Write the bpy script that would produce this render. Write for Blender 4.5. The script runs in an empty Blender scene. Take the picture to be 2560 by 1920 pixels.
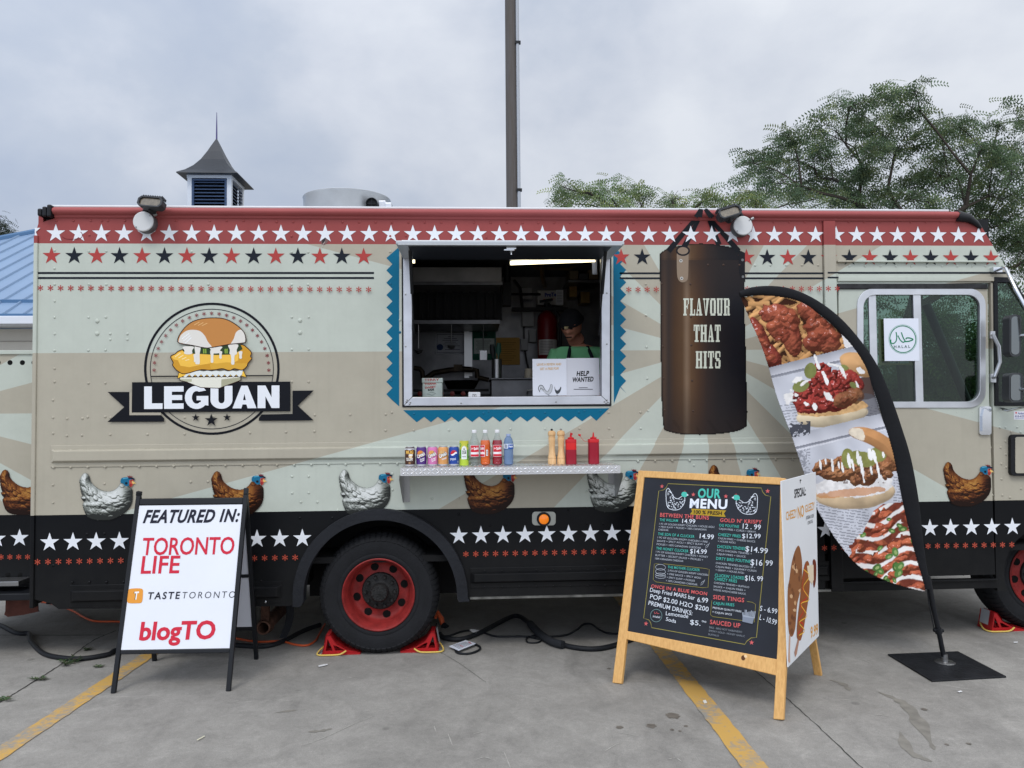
import bpy, bmesh, math, random
import numpy as np
from mathutils import Vector, Matrix
from mathutils.geometry import tessellate_polygon

# ------------------------------------------------------------------ camera, world, sun, exposure
S = bpy.context.scene
C = S.collection
FOC, CXP, CYP = 1923.0, 1280.0, 960.0            # the photograph measured at 2560 x 1920
YAW, PITCH, ROLL = math.radians(-3.017), math.radians(1.898), math.radians(-0.5)
EYE = Vector((0.0, -5.1, 1.598))
FW = Vector((-math.sin(YAW) * math.cos(PITCH), math.cos(YAW) * math.cos(PITCH), math.sin(PITCH)))
R0 = Vector((math.cos(YAW), math.sin(YAW), 0.0))
U0 = R0.cross(FW)
RT = R0 * math.cos(ROLL) + U0 * math.sin(ROLL)
UP = U0 * math.cos(ROLL) - R0 * math.sin(ROLL)
cam = bpy.data.cameras.new('camera')
cam.sensor_width = 36.0
cam.lens = 36.0 * FOC / 2560.0
cam.clip_start, cam.clip_end = 0.05, 2000.0
co = bpy.data.objects.new('camera', cam)
C.objects.link(co)
mw = Matrix((RT, UP, -FW)).transposed().to_4x4()
mw.translation = EYE
co.matrix_world = mw
S.camera = co

SUN_EL, SUN_AZ = math.radians(52), math.radians(205)   # sun behind the cloud, over the viewer's shoulder
w = bpy.data.worlds.new('World')
S.world = w
w.use_nodes = True
nt = w.node_tree
nt.nodes.clear()
def wn(t, **k):
    n = nt.nodes.new(t)
    for a, b in k.items(): setattr(n, a, b)
    return n
out = wn('ShaderNodeOutputWorld'); bg = wn('ShaderNodeBackground')
sky = wn('ShaderNodeTexSky', sky_type='NISHITA', sun_disc=False)
sky.sun_elevation = SUN_EL
sky.sun_rotation = SUN_AZ
sky.dust_density = 2.0
tc = wn('ShaderNodeTexCoord')
mp = wn('ShaderNodeMapping'); mp.inputs['Scale'].default_value = (1.0, 1.0, 1.5)
mp.inputs['Location'].default_value = (3.1, 0.4, 0.7)
nz = wn('ShaderNodeTexNoise'); nz.inputs['Scale'].default_value = 4.0; nz.inputs['Detail'].default_value = 7; nz.inputs['Roughness'].default_value = 0.52
nz.inputs['Distortion'].default_value = 0.1
n2 = wn('ShaderNodeTexNoise'); n2.inputs['Scale'].default_value = 0.9; n2.inputs['Detail'].default_value = 2
L = nt.links.new
L(tc.outputs['Generated'], mp.inputs['Vector'])
L(mp.outputs[0], nz.inputs['Vector']); L(mp.outputs[0], n2.inputs['Vector'])
def wm(op, a, b=None, c=None, clamp=False):
    n = wn('ShaderNodeMath', operation=op, use_clamp=clamp)
    for i, v in enumerate((a, b, c)):
        if v is None: continue
        if isinstance(v, (int, float)): n.inputs[i].default_value = v
        else: L(v, n.inputs[i])
    return n.outputs[0]
sx = wn('ShaderNodeSeparateXYZ'); L(tc.outputs['Generated'], sx.inputs[0])
# cloud density: two noises, paler to the east, more open near the horizon there
dn = wm('ADD', wm('MULTIPLY_ADD', nz.outputs['Fac'], 1.0, -0.17), wm('MULTIPLY', n2.outputs['Fac'], 0.5))
dn = wm('ADD', dn, wm('MULTIPLY', sx.outputs['X'], 0.30))
dn = wm('ADD', dn, wm('MULTIPLY', wm('SUBTRACT', sx.outputs['Z'], 0.22), 0.25))
ramp = wn('ShaderNodeValToRGB'); L(dn, ramp.inputs[0])
cr = ramp.color_ramp
cr.elements[0].position = 0.34; cr.elements[0].color = (0.49, 0.565, 0.71, 1)
cr.elements[1].position = 0.84; cr.elements[1].color = (0.88, 0.92, 0.99, 1)
e = cr.elements.new(0.50); e.color = (0.58, 0.645, 0.765, 1)
e = cr.elements.new(0.62); e.color = (0.70, 0.75, 0.85, 1)
# the cloud is brighter round the hidden sun
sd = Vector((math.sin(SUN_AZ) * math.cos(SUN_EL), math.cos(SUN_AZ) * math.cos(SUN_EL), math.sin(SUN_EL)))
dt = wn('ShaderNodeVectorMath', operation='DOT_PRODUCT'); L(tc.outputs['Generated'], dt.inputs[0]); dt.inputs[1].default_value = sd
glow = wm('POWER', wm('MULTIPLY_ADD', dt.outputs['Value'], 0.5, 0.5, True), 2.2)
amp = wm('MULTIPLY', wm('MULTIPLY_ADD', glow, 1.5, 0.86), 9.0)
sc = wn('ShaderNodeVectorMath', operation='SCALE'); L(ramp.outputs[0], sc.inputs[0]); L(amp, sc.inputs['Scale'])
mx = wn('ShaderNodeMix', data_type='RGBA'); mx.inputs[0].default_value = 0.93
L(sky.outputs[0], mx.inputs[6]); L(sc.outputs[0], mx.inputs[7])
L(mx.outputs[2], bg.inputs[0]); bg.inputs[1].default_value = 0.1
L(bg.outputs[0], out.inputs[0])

sl = bpy.data.lights.new('sun', 'SUN'); sl.energy = 1.1; sl.angle = math.radians(18); sl.color = (1.0, 0.97, 0.93)
so = bpy.data.objects.new('sun', sl); C.objects.link(so)
so.rotation_euler = (-sd).to_track_quat('-Z', 'Y').to_euler()
so.location = (-4, -8, 12)
vs = S.view_settings
vs.view_transform = 'Standard'; vs.look = 'None'; vs.exposure = 0.0; vs.gamma = 1.0; vs.use_curve_mapping = False

# ------------------------------------------------------------------ measuring helpers: a photo point put on a real plane
def ray(px, py): return FW + RT * ((px - CXP) / FOC) - UP * ((py - CYP) / FOC)
def W(px, py, y=0.0):
    d = ray(px, py); return EYE + d * ((y - EYE.y) / d.y)
def G(px, py, z=0.0):
    d = ray(px, py); return EYE + d * ((z - EYE.z) / d.z)
def T(ox, oy, s): return lambda x, y: (ox + x * s, oy + y * s)
class Frame:
    def __init__(s, o, u, v):
        s.o = Vector(o); s.u = Vector(u).normalized(); s.n = s.u.cross(Vector(v)).normalized(); s.v = s.n.cross(s.u)
        if (EYE - s.o).dot(s.n) < 0: s.n = -s.n
    def p(s, px, py):
        d = ray(px, py); q = EYE + d * ((s.o - EYE).dot(s.n) / d.dot(s.n)) - s.o
        return (q.dot(s.u), q.dot(s.v))
    def w(s, u, v, off=0.0): return s.o + s.u * u + s.v * v + s.n * off
def wall(y): return Frame((0, y, 0), (1, 0, 0), (0, 0, 1))
SIDE = wall(0.0)
rnd = random.Random(7)
def lin(c):
    return tuple(((v / 255) / 12.92 if v / 255 <= 0.04045 else ((v / 255 + 0.055) / 1.055) ** 2.4) for v in c[:3])

# ------------------------------------------------------------------ materials
MATS = {}
def mat(name, col, rough=0.5, metal=0.0, spec=0.28, bump=0.0, bscale=40.0, var=0.0, vscale=3.0, coat=0.0):
    if name in MATS: return MATS[name]
    m = bpy.data.materials.new(name); m.use_nodes = True
    n = m.node_tree.nodes; l = m.node_tree.links.new; b = n['Principled BSDF']
    c = lin(col) if max(col) > 1.001 else col
    b.inputs['Base Color'].default_value = (*c, 1)
    b.inputs['Roughness'].default_value = rough; b.inputs['Metallic'].default_value = metal
    b.inputs['Specular IOR Level'].default_value = spec
    b.inputs['Coat Weight'].default_value = coat
    t = n.new('ShaderNodeTexCoord')
    if var:
        z = n.new('ShaderNodeTexNoise'); z.inputs['Scale'].default_value = vscale; z.inputs['Detail'].default_value = 5
        l(t.outputs['Object'], z.inputs['Vector'])
        r = n.new('ShaderNodeMapRange'); r.inputs[1].default_value = 0.3; r.inputs[2].default_value = 0.7
        r.inputs[3].default_value = 1 - var; r.inputs[4].default_value = 1 + var
        l(z.outputs['Fac'], r.inputs[0])
        s = n.new('ShaderNodeVectorMath'); s.operation = 'SCALE'; s.inputs[0].default_value = c
        l(r.outputs[0], s.inputs['Scale']); l(s.outputs[0], b.inputs['Base Color'])
    if bump:
        z = n.new('ShaderNodeTexNoise'); z.inputs['Scale'].default_value = bscale; z.inputs['Detail'].default_value = 4
        l(t.outputs['Object'], z.inputs['Vector'])
        k = n.new('ShaderNodeBump'); k.inputs['Strength'].default_value = bump; k.inputs['Distance'].default_value = 0.01
        l(z.outputs['Fac'], k.inputs['Height']); l(k.outputs[0], b.inputs['Normal'])
    MATS[name] = m
    return m
def colmat(name, rough=0.5, spec=0.2, metal=0.0, trans=0.0):
    if name in MATS: return MATS[name]
    m = bpy.data.materials.new(name); m.use_nodes = True
    n = m.node_tree.nodes; l = m.node_tree.links.new; b = n['Principled BSDF']
    a = n.new('ShaderNodeAttribute'); a.attribute_name = 'Col'
    l(a.outputs['Color'], b.inputs['Base Color'])
    b.inputs['Roughness'].default_value = rough; b.inputs['Specular IOR Level'].default_value = spec; b.inputs['Metallic'].default_value = metal
    if trans:
        tr = n.new('ShaderNodeBsdfTranslucent'); l(a.outputs['Color'], tr.inputs[0])
        mxs = n.new('ShaderNodeMixShader'); mxs.inputs[0].default_value = trans
        l(b.outputs[0], mxs.inputs[1]); l(tr.outputs[0], mxs.inputs[2]); l(mxs.outputs[0], n['Material Output'].inputs[0])
    MATS[name] = m
    return m
def emit(name, col, s):
    m = bpy.data.materials.new(name); m.use_nodes = True
    b = m.node_tree.nodes['Principled BSDF']; b.inputs['Base Color'].default_value = (*col, 1)
    b.inputs['Emission Color'].default_value = (*col, 1); b.inputs['Emission Strength'].default_value = s
    return m
def glassmat(name, tint=(0.8, 0.9, 0.87), refl=1.0, rough=0.0):
    m = bpy.data.materials.new(name); m.use_nodes = True
    n = m.node_tree.nodes; l = m.node_tree.links.new; n.clear()
    o = n.new('ShaderNodeOutputMaterial'); t = n.new('ShaderNodeBsdfTransparent'); t.inputs[0].default_value = (*tint, 1)
    g = n.new('ShaderNodeBsdfGlossy'); g.inputs['Roughness'].default_value = rough
    f = n.new('ShaderNodeLayerWeight'); f.inputs[0].default_value = 0.5
    k0 = n.new('ShaderNodeMath'); k0.operation = 'POWER'; k0.inputs[1].default_value = 4.0; l(f.outputs['Facing'], k0.inputs[0])
    k = n.new('ShaderNodeMath'); k.operation = 'MULTIPLY_ADD'; k.inputs[1].default_value = 0.6 * refl; k.inputs[2].default_value = 0.04 * refl; l(k0.outputs[0], k.inputs[0])
    x = n.new('ShaderNodeMixShader'); l(k.outputs[0], x.inputs[0]); l(t.outputs[0], x.inputs[1]); l(g.outputs[0], x.inputs[2]); l(x.outputs[0], o.inputs[0])
    MATS[name] = m
    return m
def bodymat(name, cx, cz, zred, zblk):
    """vinyl wrap: red band, sunburst of mint and tan rays, black skirt; rivet-panel ripple in the bump"""
    m = bpy.data.materials.new(name); m.use_nodes = True
    n = m.node_tree.nodes; l = m.node_tree.links.new; b = n['Principled BSDF']
    g = n.new('ShaderNodeNewGeometry'); s = n.new('ShaderNodeSeparateXYZ'); l(g.outputs['Position'], s.inputs[0])
    def mt(op, a, b2=None):
        k = n.new('ShaderNodeMath'); k.operation = op
        for i, v in enumerate((a, b2)):
            if v is None: continue
            if isinstance(v, (int, float)): k.inputs[i].default_value = v
            else: l(v, k.inputs[i])
        return k.outputs[0]
    ang = mt('ARCTAN2', mt('SUBTRACT', s.outputs['Z'], cz), mt('SUBTRACT', s.outputs['X'], cx))
    k = mt('MODULO', mt('FLOOR', mt('MULTIPLY', mt('ADD', ang, 2 * math.pi), 12 / math.pi)), 2.0)
    def mix(f, a, c):
        x = n.new('ShaderNodeMix'); x.data_type = 'RGBA'
        if isinstance(f, (int, float)): x.inputs[0].default_value = f
        else: l(f, x.inputs[0])
        for i, v in ((6, a), (7, c)):
            if isinstance(v, tuple): x.inputs[i].default_value = (*v, 1)
            else: l(v, x.inputs[i])
        return x.outputs[2]
    c = mix(k, lin((172, 166, 150)), lin((187, 193, 182)))
    c = mix(mt('GREATER_THAN', s.outputs['Z'], zred), c, lin((150, 72, 70)))
    c = mix(mt('LESS_THAN', s.outputs['Z'], zblk), c, lin((9, 11, 15)))
    nz = n.new('ShaderNodeTexNoise'); nz.inputs['Scale'].default_value = 5; nz.inputs['Detail'].default_value = 8; nz.inputs['Roughness'].default_value = 0.7
    l(g.outputs['Position'], nz.inputs['Vector'])
    r = n.new('ShaderNodeMapRange'); r.inputs[1].default_value = 0.35; r.inputs[2].default_value = 0.65; r.inputs[3].default_value = 0.95; r.inputs[4].default_value = 1.03
    l(nz.outputs['Fac'], r.inputs[0])
    # rain streaks, and road dust that thins out above the skirt
    pm = n.new('ShaderNodeMapping'); pm.inputs['Scale'].default_value = (26, 26, 0.9); l(g.outputs['Position'], pm.inputs[0])
    ns = n.new('ShaderNodeTexNoise'); ns.inputs['Scale'].default_value = 1.0; ns.inputs['Detail'].default_value = 4; l(pm.outputs[0], ns.inputs['Vector'])
    rs_ = n.new('ShaderNodeMapRange'); rs_.inputs[1].default_value = 0.55; rs_.inputs[2].default_value = 0.8; rs_.inputs[3].default_value = 1.0; rs_.inputs[4].default_value = 0.95; l(ns.outputs['Fac'], rs_.inputs[0])
    rm = mt('MULTIPLY', r.outputs[0], rs_.outputs[0])
    nd = n.new('ShaderNodeTexNoise'); nd.inputs['Scale'].default_value = 9; nd.inputs['Detail'].default_value = 6; l(g.outputs['Position'], nd.inputs['Vector'])
    du = n.new('ShaderNodeMapRange'); du.inputs[1].default_value = 0.95; du.inputs[2].default_value = 0.3; du.inputs[3].default_value = 0.0; du.inputs[4].default_value = 0.1; l(s.outputs['Z'], du.inputs[0])
    c = mix(mt('MULTIPLY', du.outputs[0], nd.outputs['Fac']), c, (0.16, 0.15, 0.13))
    v = n.new('ShaderNodeVectorMath'); v.operation = 'SCALE'; l(c, v.inputs[0]); l(rm, v.inputs['Scale'])
    l(v.outputs[0], b.inputs['Base Color'])
    b.inputs['Roughness'].default_value = 0.36; b.inputs['Specular IOR Level'].default_value = 0.18
    n3 = n.new('ShaderNodeTexNoise'); n3.inputs['Scale'].default_value = 2.2; n3.inputs['Detail'].default_value = 1
    l(g.outputs['Position'], n3.inputs['Vector'])
    bp = n.new('ShaderNodeBump'); bp.inputs['Strength'].default_value = 0.5; bp.inputs['Distance'].default_value = 0.02
    l(n3.outputs['Fac'], bp.inputs['Height']); l(bp.outputs[0], b.inputs['Normal'])
    MATS[name] = m
    return m

# ------------------------------------------------------------------ mesh helpers
class MB:
    def __init__(s): s.v = []; s.f = []; s.m = []; s.c = []; s.sm = []
    def add(s, verts, faces, col=None, smooth=False, m=0):
        k = len(s.v); s.v += [tuple(q) for q in verts]
        for f in faces: s.f.append(tuple(i + k for i in f)); s.m.append(m); s.c.append(col); s.sm.append(smooth)
    def box(s, a, b, **k):
        (x0, y0, z0), (x1, y1, z1) = a, b
        x0, x1 = sorted((x0, x1)); y0, y1 = sorted((y0, y1)); z0, z1 = sorted((z0, z1))
        s.add([(x0, y0, z0), (x1, y0, z0), (x1, y1, z0), (x0, y1, z0), (x0, y0, z1), (x1, y0, z1), (x1, y1, z1), (x0, y1, z1)],
              [(0, 3, 2, 1), (4, 5, 6, 7), (0, 1, 5, 4), (1, 2, 6, 5), (2, 3, 7, 6), (3, 0, 4, 7)], **k)
        return s
    def pbox(s, x0, y0, x1, y1, ya, yb, **k):
        """box whose front face, at depth ya, spans the photo rectangle"""
        p, q = W(x0, y1, ya), W(x1, y0, ya)
        return s.box((p.x, ya, p.z), (q.x, yb, q.z), **k)
    def slab(s, fr, pts, t0, t1, holes=(), **k):
        """2-D outline with holes on a frame, pulled from offset t0 (front) to t1"""
        loops = [list(pts)] + [list(h) for h in holes]
        def area(q): return sum(q[i - 1][0] * q[i][1] - q[i][0] * q[i - 1][1] for i in range(len(q)))
        loops = [q if (area(q) > 0) == (i == 0) else q[::-1] for i, q in enumerate(loops)]
        flat = [q for lp in loops for q in lp]; N = len(flat)
        tri = tessellate_polygon([[Vector((x, y, 0)) for x, y in lp] for lp in loops])
        vs = [fr.w(x, y, t0) for x, y in flat] + [fr.w(x, y, t1) for x, y in flat]
        fs = []
        flip = fr.u.cross(fr.v).dot(fr.n) < 0
        for t in tri:
            a = flat[t[0]]; b = flat[t[1]]; c = flat[t[2]]
            ar = (b[0] - a[0]) * (c[1] - a[1]) - (b[1] - a[1]) * (c[0] - a[0])
            t = tuple(t) if (ar > 0) != flip else tuple(t)[::-1]
            fs.append(t); fs.append(tuple(i + N for i in t[::-1]))
        o = 0
        for lp in loops:
            n = len(lp)
            for i in range(n):
                j = (i + 1) % n
                q = (o + i, o + i + N, o + j + N, o + j)
                fs.append(q[::-1] if flip else q)
            o += n
        s.add(vs, fs, **k); return s
    def tube(s, path, r, seg=10, sx=1.0, sy=1.0, ref=None, caps=True, **k):
        P = [Vector(p) for p in path]; n = len(P)
        rr = r if isinstance(r, (list, tuple)) else [r] * n
        rx = sx if isinstance(sx, (list, tuple)) else [sx] * n
        vs = []; prev = None
        for i in range(n):
            d = (P[min(i + 1, n - 1)] - P[max(i - 1, 0)]).normalized()
            if ref is not None: a = d.cross(Vector(ref)); a = a.normalized() if a.length > 1e-5 else d.orthogonal().normalized()
            elif prev is None: a = d.orthogonal().normalized()
            else:
                a = prev - d * prev.dot(d); a = a.normalized() if a.length > 1e-6 else d.orthogonal().normalized()
            prev = a; b = d.cross(a)
            for j in range(seg):
                t = 2 * math.pi * j / seg
                vs.append(P[i] + a * (math.cos(t) * rr[i] * rx[i]) + b * (math.sin(t) * rr[i] * sy))
        fs = []
        for i in range(n - 1):
            for j in range(seg):
                q = (j + 1) % seg
                fs.append((i * seg + j, i * seg + q, (i + 1) * seg + q, (i + 1) * seg + j))
        k.setdefault('smooth', True)
        s.add(vs, fs, **k)
        if caps:
            kk = dict(k); kk['smooth'] = False
            s.add(vs[:seg], [tuple(range(seg))[::-1]], **kk); s.add(vs[-seg:], [tuple(range(seg))], **kk)
        return s
    def lathe(s, prof, o=(0, 0, 0), axis='z', seg=24, cols=None, **k):
        o = Vector(o); n = len(prof); vs = []
        for r, h in prof:
            for j in range(seg):
                t = 2 * math.pi * j / seg; c, q = math.cos(t) * r, math.sin(t) * r
                vs.append(o + (Vector((c, q, h)) if axis == 'z' else Vector((c, h, q)) if axis == 'y' else Vector((h, c, q))))
        k.setdefault('smooth', True)
        for i in range(n - 1):
            fs = []
            for j in range(seg):
                q = (j + 1) % seg
                f = (i * seg + j, i * seg + q, (i + 1) * seg + q, (i + 1) * seg + j)
                fs.append(f if axis != 'y' else f[::-1])
            kk = dict(k)
            if cols: kk['col'] = cols[i]
            b = len(s.v) if i == 0 else b
            if i == 0: s.add(vs, fs, **kk)
            else:
                for f in fs: s.f.append(tuple(x + b for x in f)); s.m.append(kk.get('m', 0)); s.c.append(kk.get('col')); s.sm.append(True)
        return s
    def sphere(s, o, r, seg=12, rings=8, sc=(1, 1, 1), **k):
        o = Vector(o); vs = []; fs = []
        for i in range(rings + 1):
            p = math.pi * i / rings
            for j in range(seg):
                t = 2 * math.pi * j / seg
                vs.append(o + Vector((math.sin(p) * math.cos(t) * r * sc[0], math.sin(p) * math.sin(t) * r * sc[1], math.cos(p) * r * sc[2])))
        for i in range(rings):
            for j in range(seg):
                q = (j + 1) % seg
                fs.append((i * seg + j, (i + 1) * seg + j, (i + 1) * seg + q, i * seg + q))
        k.setdefault('smooth', True); s.add(vs, fs, **k); return s
    def build(s, name, mats, parent=None, bevel=0.0, sharp=40, bseg=2):
        me = bpy.data.meshes.new(name)
        me.from_pydata(s.v, [], s.f)
        mats = mats if isinstance(mats, (list, tuple)) else [mats]
        for m in mats: me.materials.append(m)
        me.polygons.foreach_set('material_index', s.m)
        me.polygons.foreach_set('use_smooth', s.sm)
        if any(c is not None for c in s.c):
            at = me.color_attributes.new('Col', 'FLOAT_COLOR', 'CORNER')
            arr = np.ones((len(me.loops), 4), dtype=np.float32)
            k = 0
            for f, c in zip(s.f, s.c):
                n = len(f)
                if c is not None: arr[k:k + n, :3] = c
                k += n
            at.data.foreach_set('color', arr.ravel())
        me.update()
        if any(s.sm): me.set_sharp_from_angle(angle=math.radians(sharp))
        o = bpy.data.objects.new(name, me); C.objects.link(o)
        if parent is not None: attach(o, parent)
        if bevel:
            b = o.modifiers.new('bevel', 'BEVEL'); b.width = bevel; b.segments = bseg; b.limit_method = 'ANGLE'; b.angle_limit = math.radians(40)
        return o
def wmat(o):
    m = Matrix.LocRotScale(o.location, o.rotation_euler, o.scale)
    return m if o.parent is None else wmat(o.parent) @ o.matrix_parent_inverse @ m
def attach(o, parent):
    o.parent = parent
    o.matrix_parent_inverse = wmat(parent).inverted()
def tag(o, label, cat, group=None):
    o['label'] = label; o['category'] = cat
    if group: o['group'] = group
    return o
def struct(o): o['kind'] = 'structure'; return o
def thing(name, loc, label, cat, group=None, rz=0.0):
    o = bpy.data.objects.new(name, None); o.empty_display_size = 0.1; C.objects.link(o)
    o.location = loc; o.rotation_euler = (0, 0, rz)
    return tag(o, label, cat, group)
def node(name, loc, parent):
    o = bpy.data.objects.new(name, None); o.empty_display_size = 0.05; C.objects.link(o); o.location = loc; attach(o, parent); return o
def copy_tree(o, parent=None):
    c = o.copy(); C.objects.link(c)
    if parent is not None: c.parent = parent
    for ch in [x for x in bpy.data.objects if x.parent == o]: copy_tree(ch, c)
    return c
def grid_mesh(name, P, col, keep, m, parent=None, smooth=True):
    """P (ny,nx,3) points, col (ny-1,nx-1,3) linear colours, keep mask of cells"""
    ny, nx = P.shape[:2]
    idx = np.arange(ny * nx).reshape(ny, nx)
    q = np.stack([idx[:-1, :-1], idx[1:, :-1], idx[1:, 1:], idx[:-1, 1:]], -1)[keep]
    cc = col[keep]
    used, inv = np.unique(q.ravel(), return_inverse=True)
    me = bpy.data.meshes.new(name)
    me.from_pydata(P.reshape(-1, 3)[used].tolist(), [], inv.reshape(-1, 4).tolist())
    at = me.color_attributes.new('Col', 'FLOAT_COLOR', 'CORNER')
    arr = np.ones((len(cc), 4, 4), dtype=np.float32); arr[:, :, :3] = cc[:, None, :]
    at.data.foreach_set('color', arr.ravel())
    me.materials.append(m); me.polygons.foreach_set('use_smooth', [smooth] * len(cc)); me.update()
    o = bpy.data.objects.new(name, me); C.objects.link(o)
    if parent is not None: attach(o, parent)
    return o

# ------------------------------------------------------------------ flat lettering and graphics
_TX = {}
def glyphs(s, bold=0.0, shear=0.0, space=1.0):
    k = (s, bold, shear, space)
    if k in _TX: return _TX[k]
    cu = bpy.data.curves.new('t', 'FONT'); cu.body = s; cu.offset = bold; cu.shear = shear; cu.space_character = space
    cu.resolution_u = 3; cu.fill_mode = 'BOTH'
    o = bpy.data.objects.new('t', cu); C.objects.link(o)
    dg = bpy.context.evaluated_depsgraph_get(); ev = o.evaluated_get(dg); me = ev.to_mesh()
    v = np.zeros(len(me.vertices) * 3, dtype=np.float32); me.vertices.foreach_get('co', v); v = v.reshape(-1, 3)[:, :2].copy()
    f = [tuple(p.vertices) for p in me.polygons]
    ev.to_mesh_clear(); bpy.data.objects.remove(o); bpy.data.curves.remove(cu)
    _TX[k] = (v, f)
    return _TX[k]
CAP = None
class Print(MB):
    """flat graphics on a frame; each piece lies a hair above the one before"""
    def __init__(s, fr, base=0.0015, step=0.00006, wrap=None):
        super().__init__(); s.fr = fr; s.k = base; s.st = step; s.wrap = wrap
    def pt(s, u, v): return s.wrap(u, v, s.k) if s.wrap else s.fr.w(u, v, s.k)
    def poly(s, pts, c):
        s.k += s.st
        tri = tessellate_polygon([[Vector((x, y, 0)) for x, y in pts]])
        fs = []; pts = list(pts)
        if s.wrap:                                  # bend big pieces round the curve
            todo = [tuple(t) for t in tri]; tri = []
            while todo:
                t = todo.pop(); a, b, d = (pts[i] for i in t)
                e = max(((abs(a[0] - b[0]), 0), (abs(b[0] - d[0]), 1), (abs(d[0] - a[0]), 2)))
                if e[0] < 0.006: tri.append(t); continue
                i, j, k = (t[e[1]], t[(e[1] + 1) % 3], t[(e[1] + 2) % 3]); pts.append(((pts[i][0] + pts[j][0]) / 2, (pts[i][1] + pts[j][1]) / 2)); m_ = len(pts) - 1
                todo += [(i, m_, k), (m_, j, k)]
        for t in tri:
            a, b, d = (pts[i] for i in t)
            fs.append(tuple(t) if (b[0] - a[0]) * (d[1] - a[1]) - (b[1] - a[1]) * (d[0] - a[0]) > 0 else tuple(t)[::-1])
        if s.fr and s.fr.u.cross(s.fr.v).dot(s.fr.n) < 0: fs = [f[::-1] for f in fs]
        s.add([s.pt(x, y) for x, y in pts], fs, col=lin(c)); return s
    def px(s, pts, c): return s.poly([s.fr.p(*q) for q in pts], c)
    def rect(s, x0, y0, x1, y1, c): return s.px([(x0, y0), (x1, y0), (x1, y1), (x0, y1)], c)
    def star(s, u, v, r, c, rot=0.0, n=5, inner=0.385):
        return s.poly([(u + (r if i % 2 == 0 else r * inner) * math.sin(rot + math.pi * i / n), v + (r if i % 2 == 0 else r * inner) * math.cos(rot + math.pi * i / n)) for i in range(2 * n)], c)
    def aster(s, u, v, r, c):
        for k in range(6):
            a = math.pi * k / 3 + math.pi / 6
            d = (math.cos(a), math.sin(a)); q = (-d[1], d[0])
            s.poly([(u + d[0] * t * r + q[0] * h * r, v + d[1] * t * r + q[1] * h * r) for t, h in ((0.05, -0.08), (0.85, -0.19), (1.0, -0.1), (1.0, 0.1), (0.85, 0.19), (0.05, 0.08))], c)
        return s
    def disc(s, u, v, r, c, ry=None, n=40, rot=0.0):
        ry = ry or r
        return s.poly([(u + r * math.cos(2 * math.pi * i / n) * math.cos(rot) - ry * math.sin(2 * math.pi * i / n) * math.sin(rot), v + r * math.cos(2 * math.pi * i / n) * math.sin(rot) + ry * math.sin(2 * math.pi * i / n) * math.cos(rot)) for i in range(n)], c)
    def line(s, pts, wd, c, close=False):
        """stroke through 2-D points as one strip"""
        s.k += s.st
        n = len(pts); A = []
        wd = wd if isinstance(wd, (list, tuple)) else [wd] * n
        for i in range(n):
            p = pts[i - 1] if i > 0 or close else pts[i]; q = pts[(i + 1) % n] if i < n - 1 or close else pts[i]
            dx, dy = q[0] - p[0], q[1] - p[1]; m = math.hypot(dx, dy) or 1
            A.append((-dy / m * wd[i] / 2, dx / m * wd[i] / 2))
        vs = []
        for (x, y), (a, b) in zip(pts, A): vs += [s.pt(x + a, y + b), s.pt(x - a, y - b)]
        flip = bool(s.fr) and s.fr.u.cross(s.fr.v).dot(s.fr.n) < 0
        fs = [(2 * i, 2 * i + 1, (2 * i + 3) % (2 * n), (2 * i + 2) % (2 * n)) for i in range(n if close else n - 1)]
        s.add(vs, [f[::-1] for f in fs] if flip else fs, col=lin(c)); return s
    def pxline(s, pts, wpx, c, close=False):
        a = s.fr.p(*pts[0]); b = s.fr.p(pts[0][0], pts[0][1] - 10); k = math.hypot(a[0] - b[0], a[1] - b[1]) / 10
        return s.line([s.fr.p(*q) for q in pts], [x * k for x in wpx] if isinstance(wpx, list) else wpx * k, c, close)
    def text(s, st, a, b, h, c, bold=0.0, shear=0.0, space=1.0):
        """fit st between 2-D points a, b on its baseline, capitals h tall"""
        global CAP
        if CAP is None: q = glyphs('H')[0]; CAP = q[:, 1].max() - q[:, 1].min()
        v, f = glyphs(st, bold, shear, space)
        if not len(v): return s
        x0, x1 = v[:, 0].min(), v[:, 0].max()
        d = (b[0] - a[0], b[1] - a[1]); L_ = math.hypot(*d); d = (d[0] / L_, d[1] / L_); n = (-d[1], d[0])
        sxx, syy = L_ / (x1 - x0), h / CAP
        s.k += s.st
        vs = [s.pt(a[0] + d[0] * (x - x0) * sxx + n[0] * y * syy, a[1] + d[1] * (x - x0) * sxx + n[1] * y * syy) for x, y in v]
        flip = bool(s.fr) and s.fr.u.cross(s.fr.v).dot(s.fr.n) < 0
        s.add(vs, [q[::-1] for q in f] if flip else f, col=lin(c)); return s
    def ptext(s, st, p0, p1, hpx, c, **k):
        a, b = s.fr.p(*p0), s.fr.p(*p1); t = s.fr.p(p0[0], p0[1] - hpx)
        return s.text(st, a, b, math.hypot(t[0] - a[0], t[1] - a[1]), c, **k)
def smooth_path(pts, n=6, close=False):
    o = []; N = len(pts)
    rng = range(N if close else N - 1)
    for i in rng:
        p0 = pts[i - 1] if (i > 0 or close) else pts[0]; p1 = pts[i]; p2 = pts[(i + 1) % N]; p3 = pts[(i + 2) % N] if (i + 2 < N or close) else pts[-1]
        for k in range(n):
            t = k / n
            o.append(tuple(0.5 * (2 * b + (c - a) * t + (2 * a - 5 * b + 4 * c - d) * t * t + (3 * b - a - 3 * c + d) * t ** 3) for a, b, c, d in zip(p0, p1, p2, p3)))
    if not close: o.append(tuple(pts[-1]))
    return o
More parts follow.
